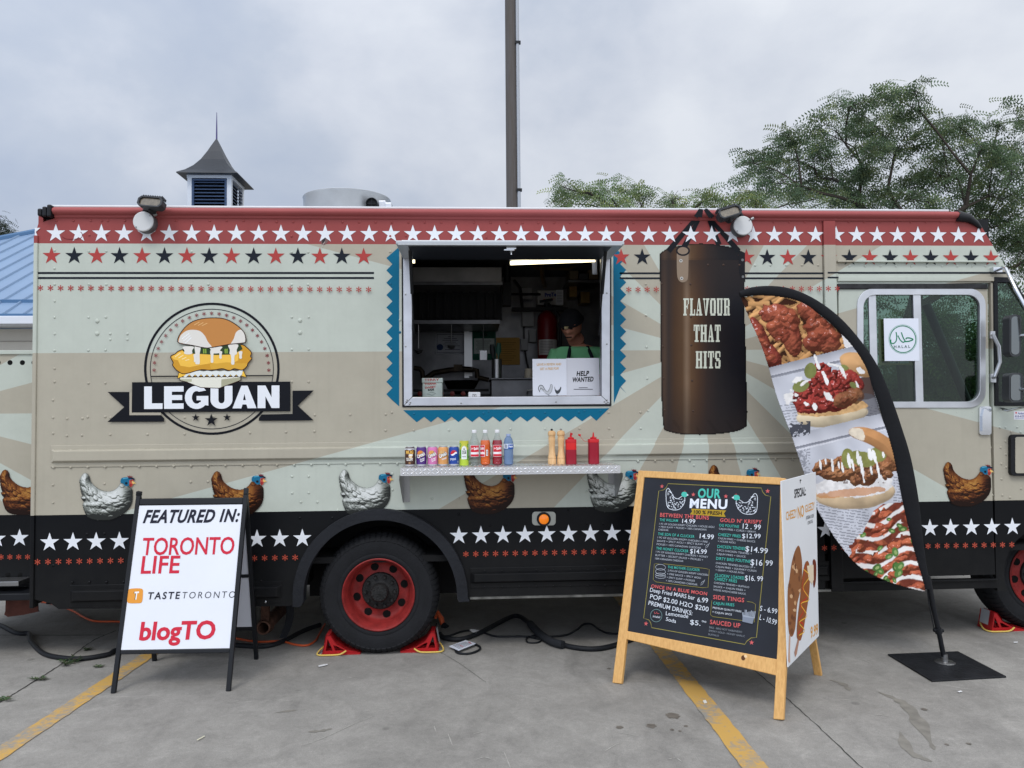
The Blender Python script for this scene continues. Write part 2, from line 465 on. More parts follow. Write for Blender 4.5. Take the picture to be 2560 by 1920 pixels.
def vnoise(X, Y, seed=0, octs=4):
    """fractal value noise on arrays"""
    r = np.random.RandomState(seed); tab = r.rand(64, 64); o = np.zeros_like(X, dtype=float); a = 0.5; t = 0
    for k in range(octs):
        xi = np.floor(X).astype(int); yi = np.floor(Y).astype(int); fx = X - xi; fy = Y - yi
        fx = fx * fx * (3 - 2 * fx); fy = fy * fy * (3 - 2 * fy)
        g = lambda i, j: tab[(yi + j) % 64, (xi + i) % 64]
        o += a * ((g(0, 0) * (1 - fx) + g(1, 0) * fx) * (1 - fy) + (g(0, 1) * (1 - fx) + g(1, 1) * fx) * fy)
        t += a; a *= 0.5; X = X * 2.03 + 7.1; Y = Y * 2.03 + 3.7
    return o / t
def inside(X, Y, poly):
    r = np.zeros(X.shape, bool); n = len(poly)
    for i in range(n):
        (x0, y0), (x1, y1) = poly[i - 1], poly[i]
        if y0 == y1: continue
        r ^= ((y0 > Y) != (y1 > Y)) & (X < (x1 - x0) * (Y - y0) / (y1 - y0) + x0)
    return r
def edge_dist(X, Y, poly):
    d = np.full(X.shape, 1e9); n = len(poly)
    for i in range(n):
        (x0, y0), (x1, y1) = poly[i - 1], poly[i]
        dx, dy = x1 - x0, y1 - y0; m = dx * dx + dy * dy or 1e-9
        t = np.clip(((X - x0) * dx + (Y - y0) * dy) / m, 0, 1)
        d = np.minimum(d, np.hypot(X - x0 - t * dx, Y - y0 - t * dy))
    return d

PRT = colmat('printed_vinyl', 0.4, 0.16)
PAPER = colmat('printed_paper', 0.65, 0.15)
CLOTH = colmat('printed_cloth', 0.85, 0.1)
CHALK = colmat('chalk_marker', 0.8, 0.2)
BLACKM = mat('black_painted_steel', (20, 22, 26), 0.45, var=0.15)
RUBBER = mat('black_rubber', (27, 29, 33), 0.75, bump=0.3, bscale=60, var=0.2)
DARK = mat('dark_underbody', (16, 16, 17), 0.8, var=0.3)
ALU = mat('brushed_aluminium', (200, 202, 206), 0.36, 0.85, var=0.08, vscale=8)
STEEL = mat('stainless_steel', (150, 150, 150), 0.3, 0.9, var=0.1)
WHITEP = mat('white_painted_metal', (215, 218, 220), 0.45, var=0.04)
CHROME = mat('chrome', (210, 212, 215), 0.12, 1.0)
REDP = mat('red_paint', (156, 78, 77), 0.6, var=0.05)
# ------------------------------------------------------------------ ground
def groundmat():
    m = bpy.data.materials.new('weathered_concrete'); m.use_nodes = True
    n = m.node_tree.nodes; l = m.node_tree.links.new; b = n['Principled BSDF']
    g = n.new('ShaderNodeNewGeometry')
    def noise(sc, det, ro=0.6, dist=0.0, stretch=None):
        z = n.new('ShaderNodeTexNoise'); z.inputs['Scale'].default_value = sc; z.inputs['Detail'].default_value = det
        z.inputs['Roughness'].default_value = ro; z.inputs['Distortion'].default_value = dist
        if stretch:
            p = n.new('ShaderNodeMapping'); p.inputs['Scale'].default_value = stretch; l(g.outputs['Position'], p.inputs[0]); l(p.outputs[0], z.inputs['Vector'])
        else: l(g.outputs['Position'], z.inputs['Vector'])
        return z.outputs['Fac']
    def mr(v, a, c, x, y):
        r = n.new('ShaderNodeMapRange'); l(v, r.inputs[0])
        for i, q in enumerate((a, c, x, y)): r.inputs[i + 1].default_value = q
        return r.outputs[0]
    def mul(a, c):
        k = n.new('ShaderNodeMath'); k.operation = 'MULTIPLY'; l(a, k.inputs[0]); l(c, k.inputs[1]); return k.outputs[0]
    f = mul(mr(noise(0.9, 6), 0.3, 0.7, 0.8, 1.12), mr(noise(5, 8, 0.75, 0.6), 0.3, 0.7, 0.8, 1.16))
    f = mul(f, mr(noise(170, 4, 0.75), 0.25, 0.75, 0.72, 1.26)); f = mul(f, mr(noise(38, 6, 0.8, 0.8), 0.3, 0.7, 0.86, 1.12))
    f = mul(f, mr(noise(2.3, 5, 0.6, 1.0, (1.0, 0.35, 1)), 0.54, 0.72, 1.0, 0.78))       # old damp patches
    f = mul(f, mr(noise(3.1, 8, 0.75, 1.5, (0.5, 1.3, 1)), 0.62, 0.72, 1.0, 1.3))        # pale scuffs
    vo = n.new('ShaderNodeTexVoronoi'); vo.inputs['Scale'].default_value = 2.1; vo.inputs['Randomness'].default_value = 1; l(g.outputs['Position'], vo.inputs['Vector'])
    f = mul(f, mr(vo.outputs['Distance'], 0.035, 0.06, 0.72, 1.0))                         # small drips
    s = n.new('ShaderNodeVectorMath'); s.operation = 'SCALE'; s.inputs[0].default_value = (0.292, 0.278, 0.254); l(f, s.inputs['Scale'])
    l(s.outputs[0], b.inputs['Base Color']); b.inputs['Roughness'].default_value = 0.85; b.inputs['Specular IOR Level'].default_value = 0.25
    k = n.new('ShaderNodeBump'); k.inputs['Strength'].default_value = 0.35; k.inputs['Distance'].default_value = 0.004
    l(noise(120, 6, 0.7), k.inputs['Height']); l(k.outputs[0], b.inputs['Normal'])
    return m
gm = groundmat()
mb = MB(); mb.add([(-400, -60, 0), (400, -60, 0), (400, 600, 0), (-400, 600, 0)], [(0, 1, 2, 3)])
struct(mb.build('pavement', gm))
def yellowmat():
    m = bpy.data.materials.new('worn_yellow_paint'); m.use_nodes = True
    n = m.node_tree.nodes; l = m.node_tree.links.new; b = n['Principled BSDF']
    g = n.new('ShaderNodeNewGeometry')
    z = n.new('ShaderNodeTexNoise'); z.inputs['Scale'].default_value = 26; z.inputs['Detail'].default_value = 8; z.inputs['Roughness'].default_value = 0.75; l(g.outputs['Position'], z.inputs['Vector'])
    z2 = n.new('ShaderNodeTexNoise'); z2.inputs['Scale'].default_value = 3.3; z2.inputs['Detail'].default_value = 3; l(g.outputs['Position'], z2.inputs['Vector'])
    a = n.new('ShaderNodeMath'); a.operation = 'ADD'; l(z.outputs['Fac'], a.inputs[0]); l(z2.outputs['Fac'], a.inputs[1])
    r = n.new('ShaderNodeMapRange'); r.inputs[1].default_value = 0.97; r.inputs[2].default_value = 1.17; l(a.outputs[0], r.inputs[0])
    x = n.new('ShaderNodeMix'); x.data_type = 'RGBA'; l(r.outputs[0], x.inputs[0])
    x.inputs[6].default_value = (*lin((192, 152, 78)), 1); x.inputs[7].default_value = (0.26, 0.245, 0.215, 1)
    l(x.outputs[2], b.inputs['Base Color']); b.inputs['Roughness'].default_value = 0.8
    return m
YM = yellowmat()
for xa, wd, ya, yb in ((-2.16, 0.105, -3.6, 2.6), (1.245, 0.115, -3.6, 2.6)):
    mb = MB(); n = 160; vs = []; fs = []
    for i in range(n + 1):
        y = ya + (yb - ya) * i / n
        j = rnd.uniform(-0.004, 0.004); k = rnd.uniform(-0.004, 0.004)
        dx = 0.07 * (y + 0.2) / 1.2 if xa < 0 else 0.0
        vs += [(xa + dx - wd / 2 + j, y, 0.004), (xa + dx + wd / 2 + k, y, 0.004)]
        if i: fs.append((2 * i - 2, 2 * i - 1, 2 * i + 1, 2 * i))
    mb.add(vs, fs); struct(mb.build('parking_line', YM))
JM = mat('joint_dirt', (52, 50, 47), 0.95, var=0.3, vscale=20)
def joint(pts, wd):
    mb = MB(); P = [G(*p) for p in pts]; Q = smooth_path([(p.x, p.y) for p in P], 14)
    vs = []; fs = []
    for i, (x, y) in enumerate(Q):
        a = Q[max(i - 1, 0)]; b = Q[min(i + 1, len(Q) - 1)]; d = Vector((b[0] - a[0], b[1] - a[1])).normalized()
        hw = wd * rnd.uniform(0.3, 0.7); j = rnd.uniform(-0.003, 0.003)
        vs += [(x - d.y * (hw + j), y + d.x * (hw + j), 0.0025), (x + d.y * (hw - j), y - d.x * (hw - j), 0.0025)]
        if i: fs.append((2 * i - 2, 2 * i, 2 * i + 1, 2 * i - 1))
    mb.add(vs, [f[::-1] for f in fs]); struct(mb.build('pavement_joint', JM))
joint([(-60, 1795), (40, 1732), (150, 1663), (230, 1604), (290, 1577)], 0.008)
joint([(1868, 1660), (1962, 1742), (2040, 1812), (2160, 1925)], 0.0045)
joint([(1098, 1630), (1150, 1660), (1215, 1707)], 0.0022)
joint([(-50, 1588), (100, 1589), (260, 1588)], 0.008)
for px, py, r, c in ((1681, 1790, 0.036, 0), (1549, 1819, 0.018, 0), (1628, 1815, 0.026, 0), (1522, 1672, 0.012, 0), (1715, 1816, 0.011, 0), (2310, 1774, 0.016, 0), (2367, 1862, 0.01, 0), (2422, 1860, 0.011, 0), (1680, 1825, 0.01, 0), (1700, 1828, 0.008, 0)):
    p = G(px, py); mb = MB(); n = 26
    vs = [(p.x + math.cos(2 * math.pi * i / n) * r * rnd.uniform(0.75, 1.2), p.y + math.sin(2 * math.pi * i / n) * r * rnd.uniform(0.8, 1.3), 0.002) for i in range(n)]
    mb.add(vs, [tuple(range(n))]); struct(mb.build('pavement_stain', mat('old_spill', (108, 102, 94), 0.6, var=0.25, vscale=30)))

def scuff(pts, wd, m):
    Q = [G(*q) for q in smooth_path(pts, 6)]; vs = []; fs = []; mb = MB()
    for i, p in enumerate(Q):
        a, b = Q[max(i - 1, 0)], Q[min(i + 1, len(Q) - 1)]; d = (b - a).normalized(); h = wd * rnd.uniform(0.2, 1.0) * math.sin(math.pi * (i + 0.4) / len(Q))
        vs += [(p.x - d.y * h, p.y + d.x * h, 0.0018), (p.x + d.y * h, p.y - d.x * h, 0.0018)]
        if i: fs.append((2 * i - 1, 2 * i - 2, 2 * i, 2 * i + 1))
    mb.add(vs, fs); struct(mb.build('pavement_scuff', m))
PALE = mat('pale_scuff', (166, 163, 156), 0.9, var=0.15, vscale=40)
for pts in ([(748, 1858), (758, 1864), (820, 1840), (890, 1808), (995, 1766)], [(1545, 1832), (1580, 1838), (1600, 1842)], [(1085, 1815), (1090, 1830)], [(1120, 1835), (1131, 1864)], [(1182, 1836), (1210, 1828)], [(2080, 1750), (2122, 1750), (2124, 1748)], [(2180, 1790), (2200, 1788), (2224, 1792)], [(2140, 1646), (2160, 1650), (2182, 1659)], [(1665, 1900), (1690, 1896), (1705, 1906)], [(1510, 1880), (1540, 1862), (1560, 1858)], [(850, 1700), (900, 1690)], [(1260, 1880), (1276, 1920)], [(1185, 1902), (1212, 1894), (1245, 1905)], [(2330, 1614), (2350, 1616)]):
    scuff(pts, 0.004, PALE)
DIRT = mat('oily_stain', (126, 122, 114), 0.8, var=0.2, vscale=14)
for pts, wd in (([(2195, 1730), (2260, 1760), (2300, 1810), (2336, 1875)], 0.05), ([(2250, 1830), (2275, 1880), (2330, 1905)], 0.035), ([(690, 1782), (720, 1778), (740, 1776)], 0.02), ([(770, 1830), (800, 1828), (830, 1822)], 0.02), ([(2075, 1700), (2110, 1712), (2125, 1728)], 0.03)):
    scuff(pts, wd, DIRT)
# ------------------------------------------------------------------ food truck
BODY = bodymat('truck_wrap', W(1765, 875).x, W(1765, 875).z, W(1100, 611).z, 0.9475)
truck = thing('food_truck', (0.5, 1.15, 0), 'mint and tan food truck with red star band, black skirt and open serving hatch', 'food truck')
XL = W(84, 900).x; ZT = 2.866
sp = lambda *q: [SIDE.p(*p) for p in q]
xpost = W(2063, 900).x; xpost2 = W(2094, 900).x
cxw, cyw = 953, 1488
arc = lambda r, y0, y1: [(cxw + r * math.cos(t), cyw - r * math.sin(t)) for t in np.linspace(math.pi + math.asin((y0 - cyw) / r), -math.asin((y1 - cyw) / r), 40)]
outl = sp((79, 1497), (126, 1508), (147, 1523), (500, 1519), (720, 1515)) + sp(*arc(204, 1508, 1498)) + sp((1500, 1488), (2063, 1479))
outl = outl + [(xpost, ZT), (XL + 0.13, ZT), (XL + 0.02, 2.83), (XL, 2.76)]
hole = sp((1030, 604), (1503, 604), (1503, 992), (1030, 992))
mb = MB(); mb.slab(SIDE, outl, 0.0, -0.035, [hole]); mb.build('side_panel', BODY, truck)
# vertical post between the kitchen body and the cab
mb = MB(); mb.box((xpost + 0.002, -0.018, W(2080, 1478).z), (xpost2 - 0.002, 0.04, ZT)); mb.build('body_post', BODY, truck, bevel=0.004)
mb = MB(); mb.box((XL - 0.004, -0.012, 0.36), (XL + 0.022, 0.05, 2.75)); mb.build('corner_trim', BODY, truck, bevel=0.006)
# roof and its rolled red rail
XR = W(2392, 530).x
mb = MB()
prof = [(0.03, 2.862), (-0.006, 2.866), (-0.012, 2.874), (-0.012, 2.882), (-0.03, 2.888), (-0.042, 2.902), (-0.04, 2.918), (-0.02, 2.931), (0.03, 2.936)]
x0 = XL + 0.125; n = len(prof)
mb.add([(x0, y, z) for y, z in prof] + [(XR, y, z) for y, z in prof], [(i, i + n, i + n + 1, i + 1)[::-1] for i in range(n - 1)], smooth=True)
mb.build('roof_rail', REDP, truck, sharp=60)
mb = MB(); mb.box((XL + 0.1, -0.01, 2.934), (XR - 0.06, 2.28, 2.950)); mb.build('roof', WHITEP, truck, bevel=0.006)
mb = MB()
for i in range(3): mb.box((XL + 0.03 + 0.0315 * i, -0.046 + 0.004 * (2 - i), 2.862 + 0.004 * (2 - i)), (XL + 0.059 + 0.0315 * i, 0.06, 2.944 - 0.012 * (2 - i)))
mb.build('rail_cap', BLACKM, truck, bevel=0.01)
P3 = [(2390, 530), (2420, 537), (2440, 552), (2452, 566)]
mb = MB(); pth = [W(*p, -0.005) for p in P3]
mb.tube([p - Vector((0, 0, q_)) for p, q_ in zip(pth, (0.026, 0.022, 0.018, 0.012))], [0.046, 0.036, 0.024, 0.012], seg=14, sy=0.8); mb.build('rail_cap', BLACKM, truck)
# other faces of the box
XF = 4.25
mb = MB(); mb.box((XL, 0.036, 0.38), (XL + 0.03, 2.26, 2.932)); mb.build('rear_wall', BODY, truck)
mb = MB(); far = wall(2.26)
cabw = [(xpost2 + 0.25, 1.42), (3.35, 1.42), (3.35, 2.42), (xpost2 + 0.25, 2.42)]
mb.slab(far, [(XL, 0.4), (XF, 0.4), (XF, 1.4), (3.55, 2.932), (XL, 2.932)], 0.0, -0.03, [cabw]); mb.build('far_wall', mat('far_wall_panel', (120, 122, 122), 0.5, 0.2, var=0.1), truck)
mb = MB(); mb.box((XL + 0.03, 0.036, 0.60), (XF - 0.02, 2.255, 0.64)); mb.build('floor_pan', DARK, truck)
mb = MB(); mb.box((xpost + 0.01, 0.05, 0.641), (xpost + 0.04, 2.25, 2.93)); mb.build('cab_bulkhead', DARK, truck)
mb = MB(); mb.box((XL + 0.4, 0.5, 0.36), (XF - 0.3, 0.62, 0.598)); mb.box((XL + 0.4, 1.6, 0.36), (XF - 0.3, 1.72, 0.598))
for x in (-2.2, -1.2, 0.4, 1.6, 2.6): mb.box((x, 0.3, 0.42), (x + 0.08, 2.1, 0.59))
mb.box((0.1, 0.7, 0.28), (1.5, 1.4, 0.59)); mb.box((1.9, 0.15, 0.33), (2.9, 0.45, 0.56)); mb.tube([(-0.62, 0.2, 0.39), (-0.62, 2.1, 0.39)], 0.07); mb.sphere((-0.62, 1.15, 0.39), 0.19)
mb.build('chassis', DARK, truck)
# cab side: header above the door, door, front quarter
zh = W(2280, 716).z
mb = MB(); mb.slab(SIDE, [(xpost2, zh), SIDE.p(2535, 705), SIDE.p(2512, 664), SIDE.p(2481, 612), SIDE.p(2450, 560), (XR + 0.02, ZT), (xpost2, ZT)], 0.0, -0.035); mb.build('cab_header', BODY, truck)
DM = BODY
dpts = sp((2096, 724), (2468, 722), (2472, 1000), (2487, 1436), (2096, 1446))
def rrect(x0, y0, x1, y1, r, n=6):
    o = []
    for cx, cy, a in ((x1 - r, y0 + r, -90), (x1 - r, y1 - r, 0), (x0 + r, y1 - r, 90), (x0 + r, y0 + r, 180)):
        for i in range(n + 1):
            t = math.radians(a + 90 * i / n); o.append((cx + r * math.cos(t), cy + r * math.sin(t)))
    return o
whole = sp(*rrect(2150, 731, 2453, 1012, 34))
door = MB().slab(SIDE, dpts, 0.004, -0.03, [whole]).build('cab_door', DM, truck)
mb = MB(); mb.slab(SIDE, sp(*rrect(2141, 721, 2462, 1020, 42)), 0.012, -0.02, [sp(*rrect(2157, 738, 2447, 1004, 30))]); mb.build('window_frame', ALU, door, bevel=0.003)
mb = MB(); mb.pbox(2290, 736, 2302, 1006, -0.006, 0.02); mb.pbox(2178, 736, 2190, 1006, 0.004, 0.02); mb.build('window_mullion', ALU, door, bevel=0.002)
GL = glassmat('cab_glass', (0.56, 0.67, 0.61), 0.9)
mb = MB(); mb.pbox(2146, 727, 2457, 1014, 0.008, 0.012); mb.build('window_glass', GL, door)
mb = MB(); mb.slab(SIDE, sp(*rrect(2444, 1016, 2474, 1087, 6)), 0.02, 0.004); mb.slab(SIDE, sp((2452, 1022), (2466, 1022), (2470, 1040), (2470, 1078), (2448, 1078), (2448, 1040)), 0.034, 0.02)
mb.build('door_handle', CHROME, door, bevel=0.004)
mb = MB(); mb.pbox(2095, 709, 2470, 722, -0.016, 0.02); mb.build('door_track', mat('worn_black_trim', (40, 41, 43), 0.6, var=0.5, vscale=25), truck, bevel=0.003)
mb = MB(); mb.pbox(2095, 651, 2500, 655, -0.022, 0.0); mb.pbox(2095, 692, 2490, 703, -0.012, 0.0); mb.build('drip_rail', BODY, truck, bevel=0.003)
mb = MB(); mb.pbox(2094, 1446, 2494, 1479, -0.004, 0.03); mb.pbox(2100, 1452, 2494, 1456, -0.02, 0.0); mb.build('sill', BODY, truck, bevel=0.003)
fa = [(2628 + 118 * math.cos(t), 1432 - 118 * math.sin(t)) for t in np.linspace(math.radians(203), math.radians(90), 16)]
qp = sp((2477, 700), (2535, 706), (2640, 868), (2690, 900), (2690, 1313)) + sp(*fa[::-1]) + sp((2506, 1478), (2494, 1478), (2490, 1436))
vw = sp((2492, 707), (2522, 707), (2562, 770), (2600, 822), (2600, 1004), (2494, 1004))
mb = MB(); mb.slab(SIDE, qp, 0.0, -0.03, [vw]); mb.build('front_quarter', BODY, truck)
mb = MB(); mb.slab(SIDE, sp((2482, 693), (2528, 694), (2570, 760), (2610, 812), (2610, 1015), (2485, 1015)), 0.014, -0.01, [vw]); vf = mb.build('vent_window_gasket', RUBBER, truck, bevel=0.004)
mb = MB(); mb.slab(SIDE, vw, -0.004, -0.008); mb.build('vent_window_glass', GL, vf)
mb = MB(); mb.box((XF - 0.03, 0.0, 0.45), (XF, 2.26, 1.35)); mb.build('nose_panel', BODY, truck)
pa, pb = W(2470, 600), W(2640, 868)
mb = MB(); mb.add([(pa.x, 0.02, pa.z), (pa.x, 2.24, pa.z), (XF, 2.24, 1.4), (XF, 0.02, 1.4)], [(0, 1, 2, 3)])
mb.build('windshield', GL, truck)
# cab inside: dashboard, seat, steering wheel, a strut across
mb = MB(); mb.box((3.3, 0.1, 0.65), (3.95, 2.2, 1.32)); mb.build('dashboard', DARK, truck, bevel=0.05)
mb = MB(); mb.box((2.5, 0.35, 0.65), (3.0, 0.85, 1.15)); mb.box((2.42, 0.35, 1.15), (2.55, 0.85, 1.72)); mb.build('driver_seat', mat('seat_vinyl', (32, 33, 36), 0.6), truck, bevel=0.05)
a, b = W(2315, 760, 1.0), W(2420, 1010, 1.0)
mb = MB(); mb.tube([a, b], 0.035); mb.build('wiper_pillar', BLACKM, truck)
mb = MB(); mb.box((2.44, 0.06, 2.58), (3.62, 2.2, 2.9)); mb.build('darkening_headliner', mat('darkening_lining', (30, 32, 34), 0.8), truck)  # dark box added inside the cab top to darken the upper window
mb = MB(); c = Vector((3.22, 0.62, 1.42)); mb.tube([c + Vector((0.18 * math.cos(t) * 0.45, 0.2 * math.sin(t), 0.2 * math.cos(t) * 0.9)) for t in np.linspace(0, 2 * math.pi, 25)], 0.014); mb.tube([c, c + Vector((0.2, 0, -0.35))], 0.02)
mb.build('steering_wheel', BLACKM, truck)
# grab handle, mirrors, fuel flap
mb = MB(); mb.tube([W(2481, 836, 0.0), W(2483, 838, -0.05), W(2497, 866, -0.06), W(2500, 905, -0.06), W(2487, 940, -0.05), W(2484, 946, 0.0)], 0.012); mb.pbox(2477, 828, 2488, 846, -0.02, 0.0); mb.pbox(2478, 934, 2490, 956, -0.02, 0.0)
mb.build('grab_handle', ALU, truck)
def mirror(x0, y0, x1, y1, yy):
    fr = wall(yy); mb = MB(); mb.slab(fr, [fr.p(*q) for q in rrect(x0, y0, x1, y1, 12)], 0.02, -0.05); o = mb.build('mirror', mat('mirror_shell', (74, 76, 78), 0.4, 0.5), truck, bevel=0.012)
    mb = MB(); mb.slab(fr, [fr.p(*q) for q in rrect(x0 + 3, y0 + 5, x1 - 6, y1 - 5, 9)], 0.024, 0.0205); mb.build('mirror_glass', mat('mirror_silver', (120, 124, 124), 0.12, 1.0), o)
    return o
mirror(2519, 787, 2548, 892, -0.2); mirror(2518, 932, 2553, 1006, -0.2)
mb = MB(); mb.tube([W(2505, 668, -0.02), W(2515, 672, -0.12), W(2540, 725, -0.22), W(2566, 772, -0.26), W(2572, 850, -0.26)], 0.012)
mb.tube([W(2500, 1022, -0.01), W(2520, 1026, -0.12), W(2575, 1015, -0.26), W(2572, 850, -0.26)], 0.01)
mb.tube([W(2545, 840, -0.2), W(2572, 838, -0.26)], 0.014); mb.tube([W(2550, 975, -0.2), W(2572, 972, -0.26)], 0.014); mb.pbox(2484, 668, 2506, 680, -0.04, 0.0)
mb.build('mirror_arm', CHROME, truck)
mb = MB(); mb.slab(SIDE, sp(*rrect(2520, 1086, 2600, 1189, 10)), 0.03, 0.0); ff = mb.build('fuel_door', BLACKM, truck, bevel=0.006)
mb = MB(); mb.slab(SIDE, sp(*rrect(2530, 1092, 2596, 1182, 5)), 0.034, 0.03); mb.build('fuel_door_plate', BODY, ff, bevel=0.002)
# rub rails
def rail(x0, x1, ya0, ya1, yb0, yb1, name, m, t=0.028):
    """pressed rail: flat flanges with a raised bevelled rib between"""
    za0, za1 = W(1000, ya0).z, W(1000, ya1).z; zb0, zb1 = W(1000, yb0).z, W(1000, yb1).z
    mb = MB(); mb.box((x0, -0.006, zb1), (x1, 0.0, za0))
    h = 0.014
    vs = [(x0 + 0.004, -0.0065, zb0 - 0.0), (x1 - 0.004, -0.0065, zb0), (x1 - 0.004, -0.0065, za1), (x0 + 0.004, -0.0065, za1), (x0 + 0.03, -t, zb0 + h), (x1 - 0.03, -t, zb0 + h), (x1 - 0.03, -t, za1 - h * 0.6), (x0 + 0.03, -t, za1 - h * 0.6)]
    mb.add(vs, [(4, 5, 6, 7), (0, 1, 5, 4), (1, 2, 6, 5), (2, 3, 7, 6), (3, 0, 4, 7)])
    return mb.build(name, m, truck, bevel=0.003)
xr0 = W(127, 1150).x
rail(xr0, xpost - 0.005, 1104, 1115, 1147, 1158, 'rub_rail', BODY)
rail(W(175, 1470).x, W(705, 1470).x, 1446, 1457, 1488, 1500, 'rub_rail', BODY, 0.03)
rail(W(1175, 1450).x, xpost - 0.005, 1423, 1434, 1462, 1474, 'rub_rail', BODY, 0.03)
# lower ledge of the skirt
mb = MB(); mb.box((W(1175, 1480).x, -0.012, W(1500, 1489).z - 0.004), (xpost, 0.03, W(1500, 1489).z + 0.01)); mb.build('skirt_lip', mat('scuffed_edge', (120, 120, 116), 0.4, 0.6, var=0.5, vscale=12), truck)
# rivets
rv = MB(); RVB, RVT = MB(), MB()
def rivet(px, py, r=0.0092, y=0.0):
    p = W(px, py, y); a = []; to = rv
    if 1652 < px < 1864 and 622 < py < 1080: to = RVB
    if 968 < px < 1000 and 640 < py < 1010 or 1534 < px < 1562 and 630 < py < 1005 or 1012 < px < 1518 and 1022 < py < 1043: to = RVT
    for ring, (rr, h) in enumerate(((1.0, 0.0), (0.8, 0.34), (0.45, 0.52))):
        a += [(p.x + math.cos(2 * math.pi * j / 8) * r * rr, p.y - h * r, p.z + math.sin(2 * math.pi * j / 8) * r * rr) for j in range(8)]
    fs = [(k * 8 + j, k * 8 + (j + 1) % 8, k * 8 + 8 + (j + 1) % 8, k * 8 + 8 + j) for k in range(2) for j in range(8)] + [tuple(range(16, 24))]
    to.add(a, fs, smooth=True)
t1 = T(0, 480, 0.28933); t2 = T(0, 960, 0.28933); t3 = T(640, 480, 0.28933); t4 = T(640, 960, 0.28933); t5 = T(1280, 480, 0.28933); t6 = T(1280, 960, 0.28933); t7 = T(1920, 480, 0.28933); t8 = T(1920, 960, 0.28933)
def R(t, *pts, r=0.0092):
    for q in pts: rivet(*t(*q), r=r)
for y in (505, 660, 798, 943, 1083, 1226, 1370, 1525, 1640): R(t1, (472, y))
for y in (140, 290, 426, 872, 1025, 1378, 1570): R(t2, (458, y))
R(t1, (768, 512), (918, 512), (768, 798), (918, 798), (1654, 798), (1800, 798), (1654, 515), (766, 1083), (915, 1081), (952, 1226), (1101, 1226), (952, 1275), (1101, 1275), (764, 1368), (911, 1366), (1800, 1640), (764, 1652), (911, 1650), (1655, 1360))
R(t1, (840, 1115), (840, 1224), (1730, 1226), r=0.015)
R(t2, (580, 300), (712, 298), (758, 285), (910, 283), (955, 292), (578, 447), (708, 443), (953, 437), (1276, 435), (1595, 432), (2160, 422), (1597, 290), (1850, 280), (1278, 292), (903, 862), (1648, 847), (1797, 843), (1100, 862), (752, 1298), (902, 1293), (460, 1570))
R(t3, (308, 800), (450, 800), (308, 520), (450, 520), (1160, 517), (1163, 795), (310, 1081), (455, 1081), (310, 1362), (455, 1360), (1168, 1345), (310, 1640), (455, 1640), (1170, 1630), (1245, 1105), (1243, 1213))
R(t3, (380, 1110), (380, 1215), r=0.015)
R(t4, (260, 415), (505, 410), (814, 407), (1120, 402), (1363, 400), (1667, 398), (508, 268), (814, 266), (1120, 262), (1174, 246), (1365, 258), (1667, 255), (312, 800), (455, 798), (312, 942), (455, 940), (388, 1020), (530, 1020), (1178, 777), (1178, 915), (1522, 990), (1752, 988), (2200, 390), (1965, 253), (2010, 238), (2150, 238), (2200, 250))
R(t4, (380, 1158), (660, 1158), (1752, 1125), (2022, 1222), (2160, 1219), (705, 1092))
R(t5, (1156, 795), (1158, 1067), (1163, 1340), (1168, 1612), (1293, 793), (1297, 1063), (1303, 1335), (1308, 1610), (1541, 797), (1545, 1080), (1549, 1325), (1556, 1630), (1693, 630), (1826, 630), (1965, 630), (2100, 634), (1515, 380))
R(t6, (285, 248), (578, 245), (626, 233), (765, 233), (835, 247), (1110, 245), (1175, 230), (1316, 226), (1565, 234), (287, 388), (583, 386), (838, 386), (1112, 384), (868, 450), (1572, 703), (640, 930), (645, 1065), (484, 1090), (648, 1210), (787, 1210))
for x in (490, 635, 785, 880, 932, 1080, 1520, 1667, 1812, 1958, 2106): rivet(*t1(x, 248))
for i in range(16): rivet(*t3(38 + 142 * i, 258 + i * 0.5))
for i in range(11): rivet(*t5(90 + 137 * i, 267 - i * 0.2))
for x in (50, 183, 317, 452, 697, 829, 965, 1097, 1232, 1364, 1493, 1624, 1697, 1770): rivet(*t7(x, 260))
for x in (22, 157, 293, 432): rivet(*t7(x, 632))
for x in (703, 838, 970, 1105, 1238, 1371, 1503, 1634, 1762, 1880): rivet(*t7(x, 640))
for x, y in ((772, 372), (925, 372), (307, 382), (450, 382), (1297, 380), (1160, 382), (1990, 392), (1805, 378)): R(t1 if x in (772, 925, 1805) else t3, (x, y))
for x, y in ((1230, 245), (1430, 245), (1630, 245), (1765, 243), (1453, 965), (1937, 960), (2003, 375), (2052, 375), (2153, 373), (2052, 495), (2056, 608), (2058, 720), (2018, 822), (2024, 960), (2090, 980), (2010, 550), (2015, 690), (2100, 415), (2183, 415), (1920, 550), (1485, 1645), (1687, 1645), (1860, 1645), (2185, 905)): R(t8, (x, y))
z = MB()
for i in range(60):
    px = 133 + i * 43.0
    if px > 2050: break
    py0, py1 = 1126.5 - 0.0075 * (px - 130), 1168.5 - 0.0108 * (px - 130)
    if not 1000 < px < 1555: rivet(px, py1, 0.0085, -0.006)
    rivet(px, py0, 0.0085, -0.006)
rv.build('rivet_heads', BODY, truck); RVB.build('rivet_heads', mat('brown_vinyl', (66, 48, 38), 0.4), truck); RVT.build('rivet_heads', mat('teal_vinyl', (0, 98, 130), 0.4), truck)
rv = MB()
for i in range(60):
    px = 180 + i * 43.0
    if px < 690: rivet(px, 1456 - (px - 180) * 0.008, 0.008, -0.006); rivet(px, 1500 - (px - 180) * 0.01, 0.008, -0.006)
    elif 1185 < px < 2050: rivet(px, 1428 - (px - 1180) * 0.012, 0.008, -0.006); rivet(px, 1468 - (px - 1180) * 0.014, 0.008, -0.006)
rv.build('rivet_heads', BODY, truck)
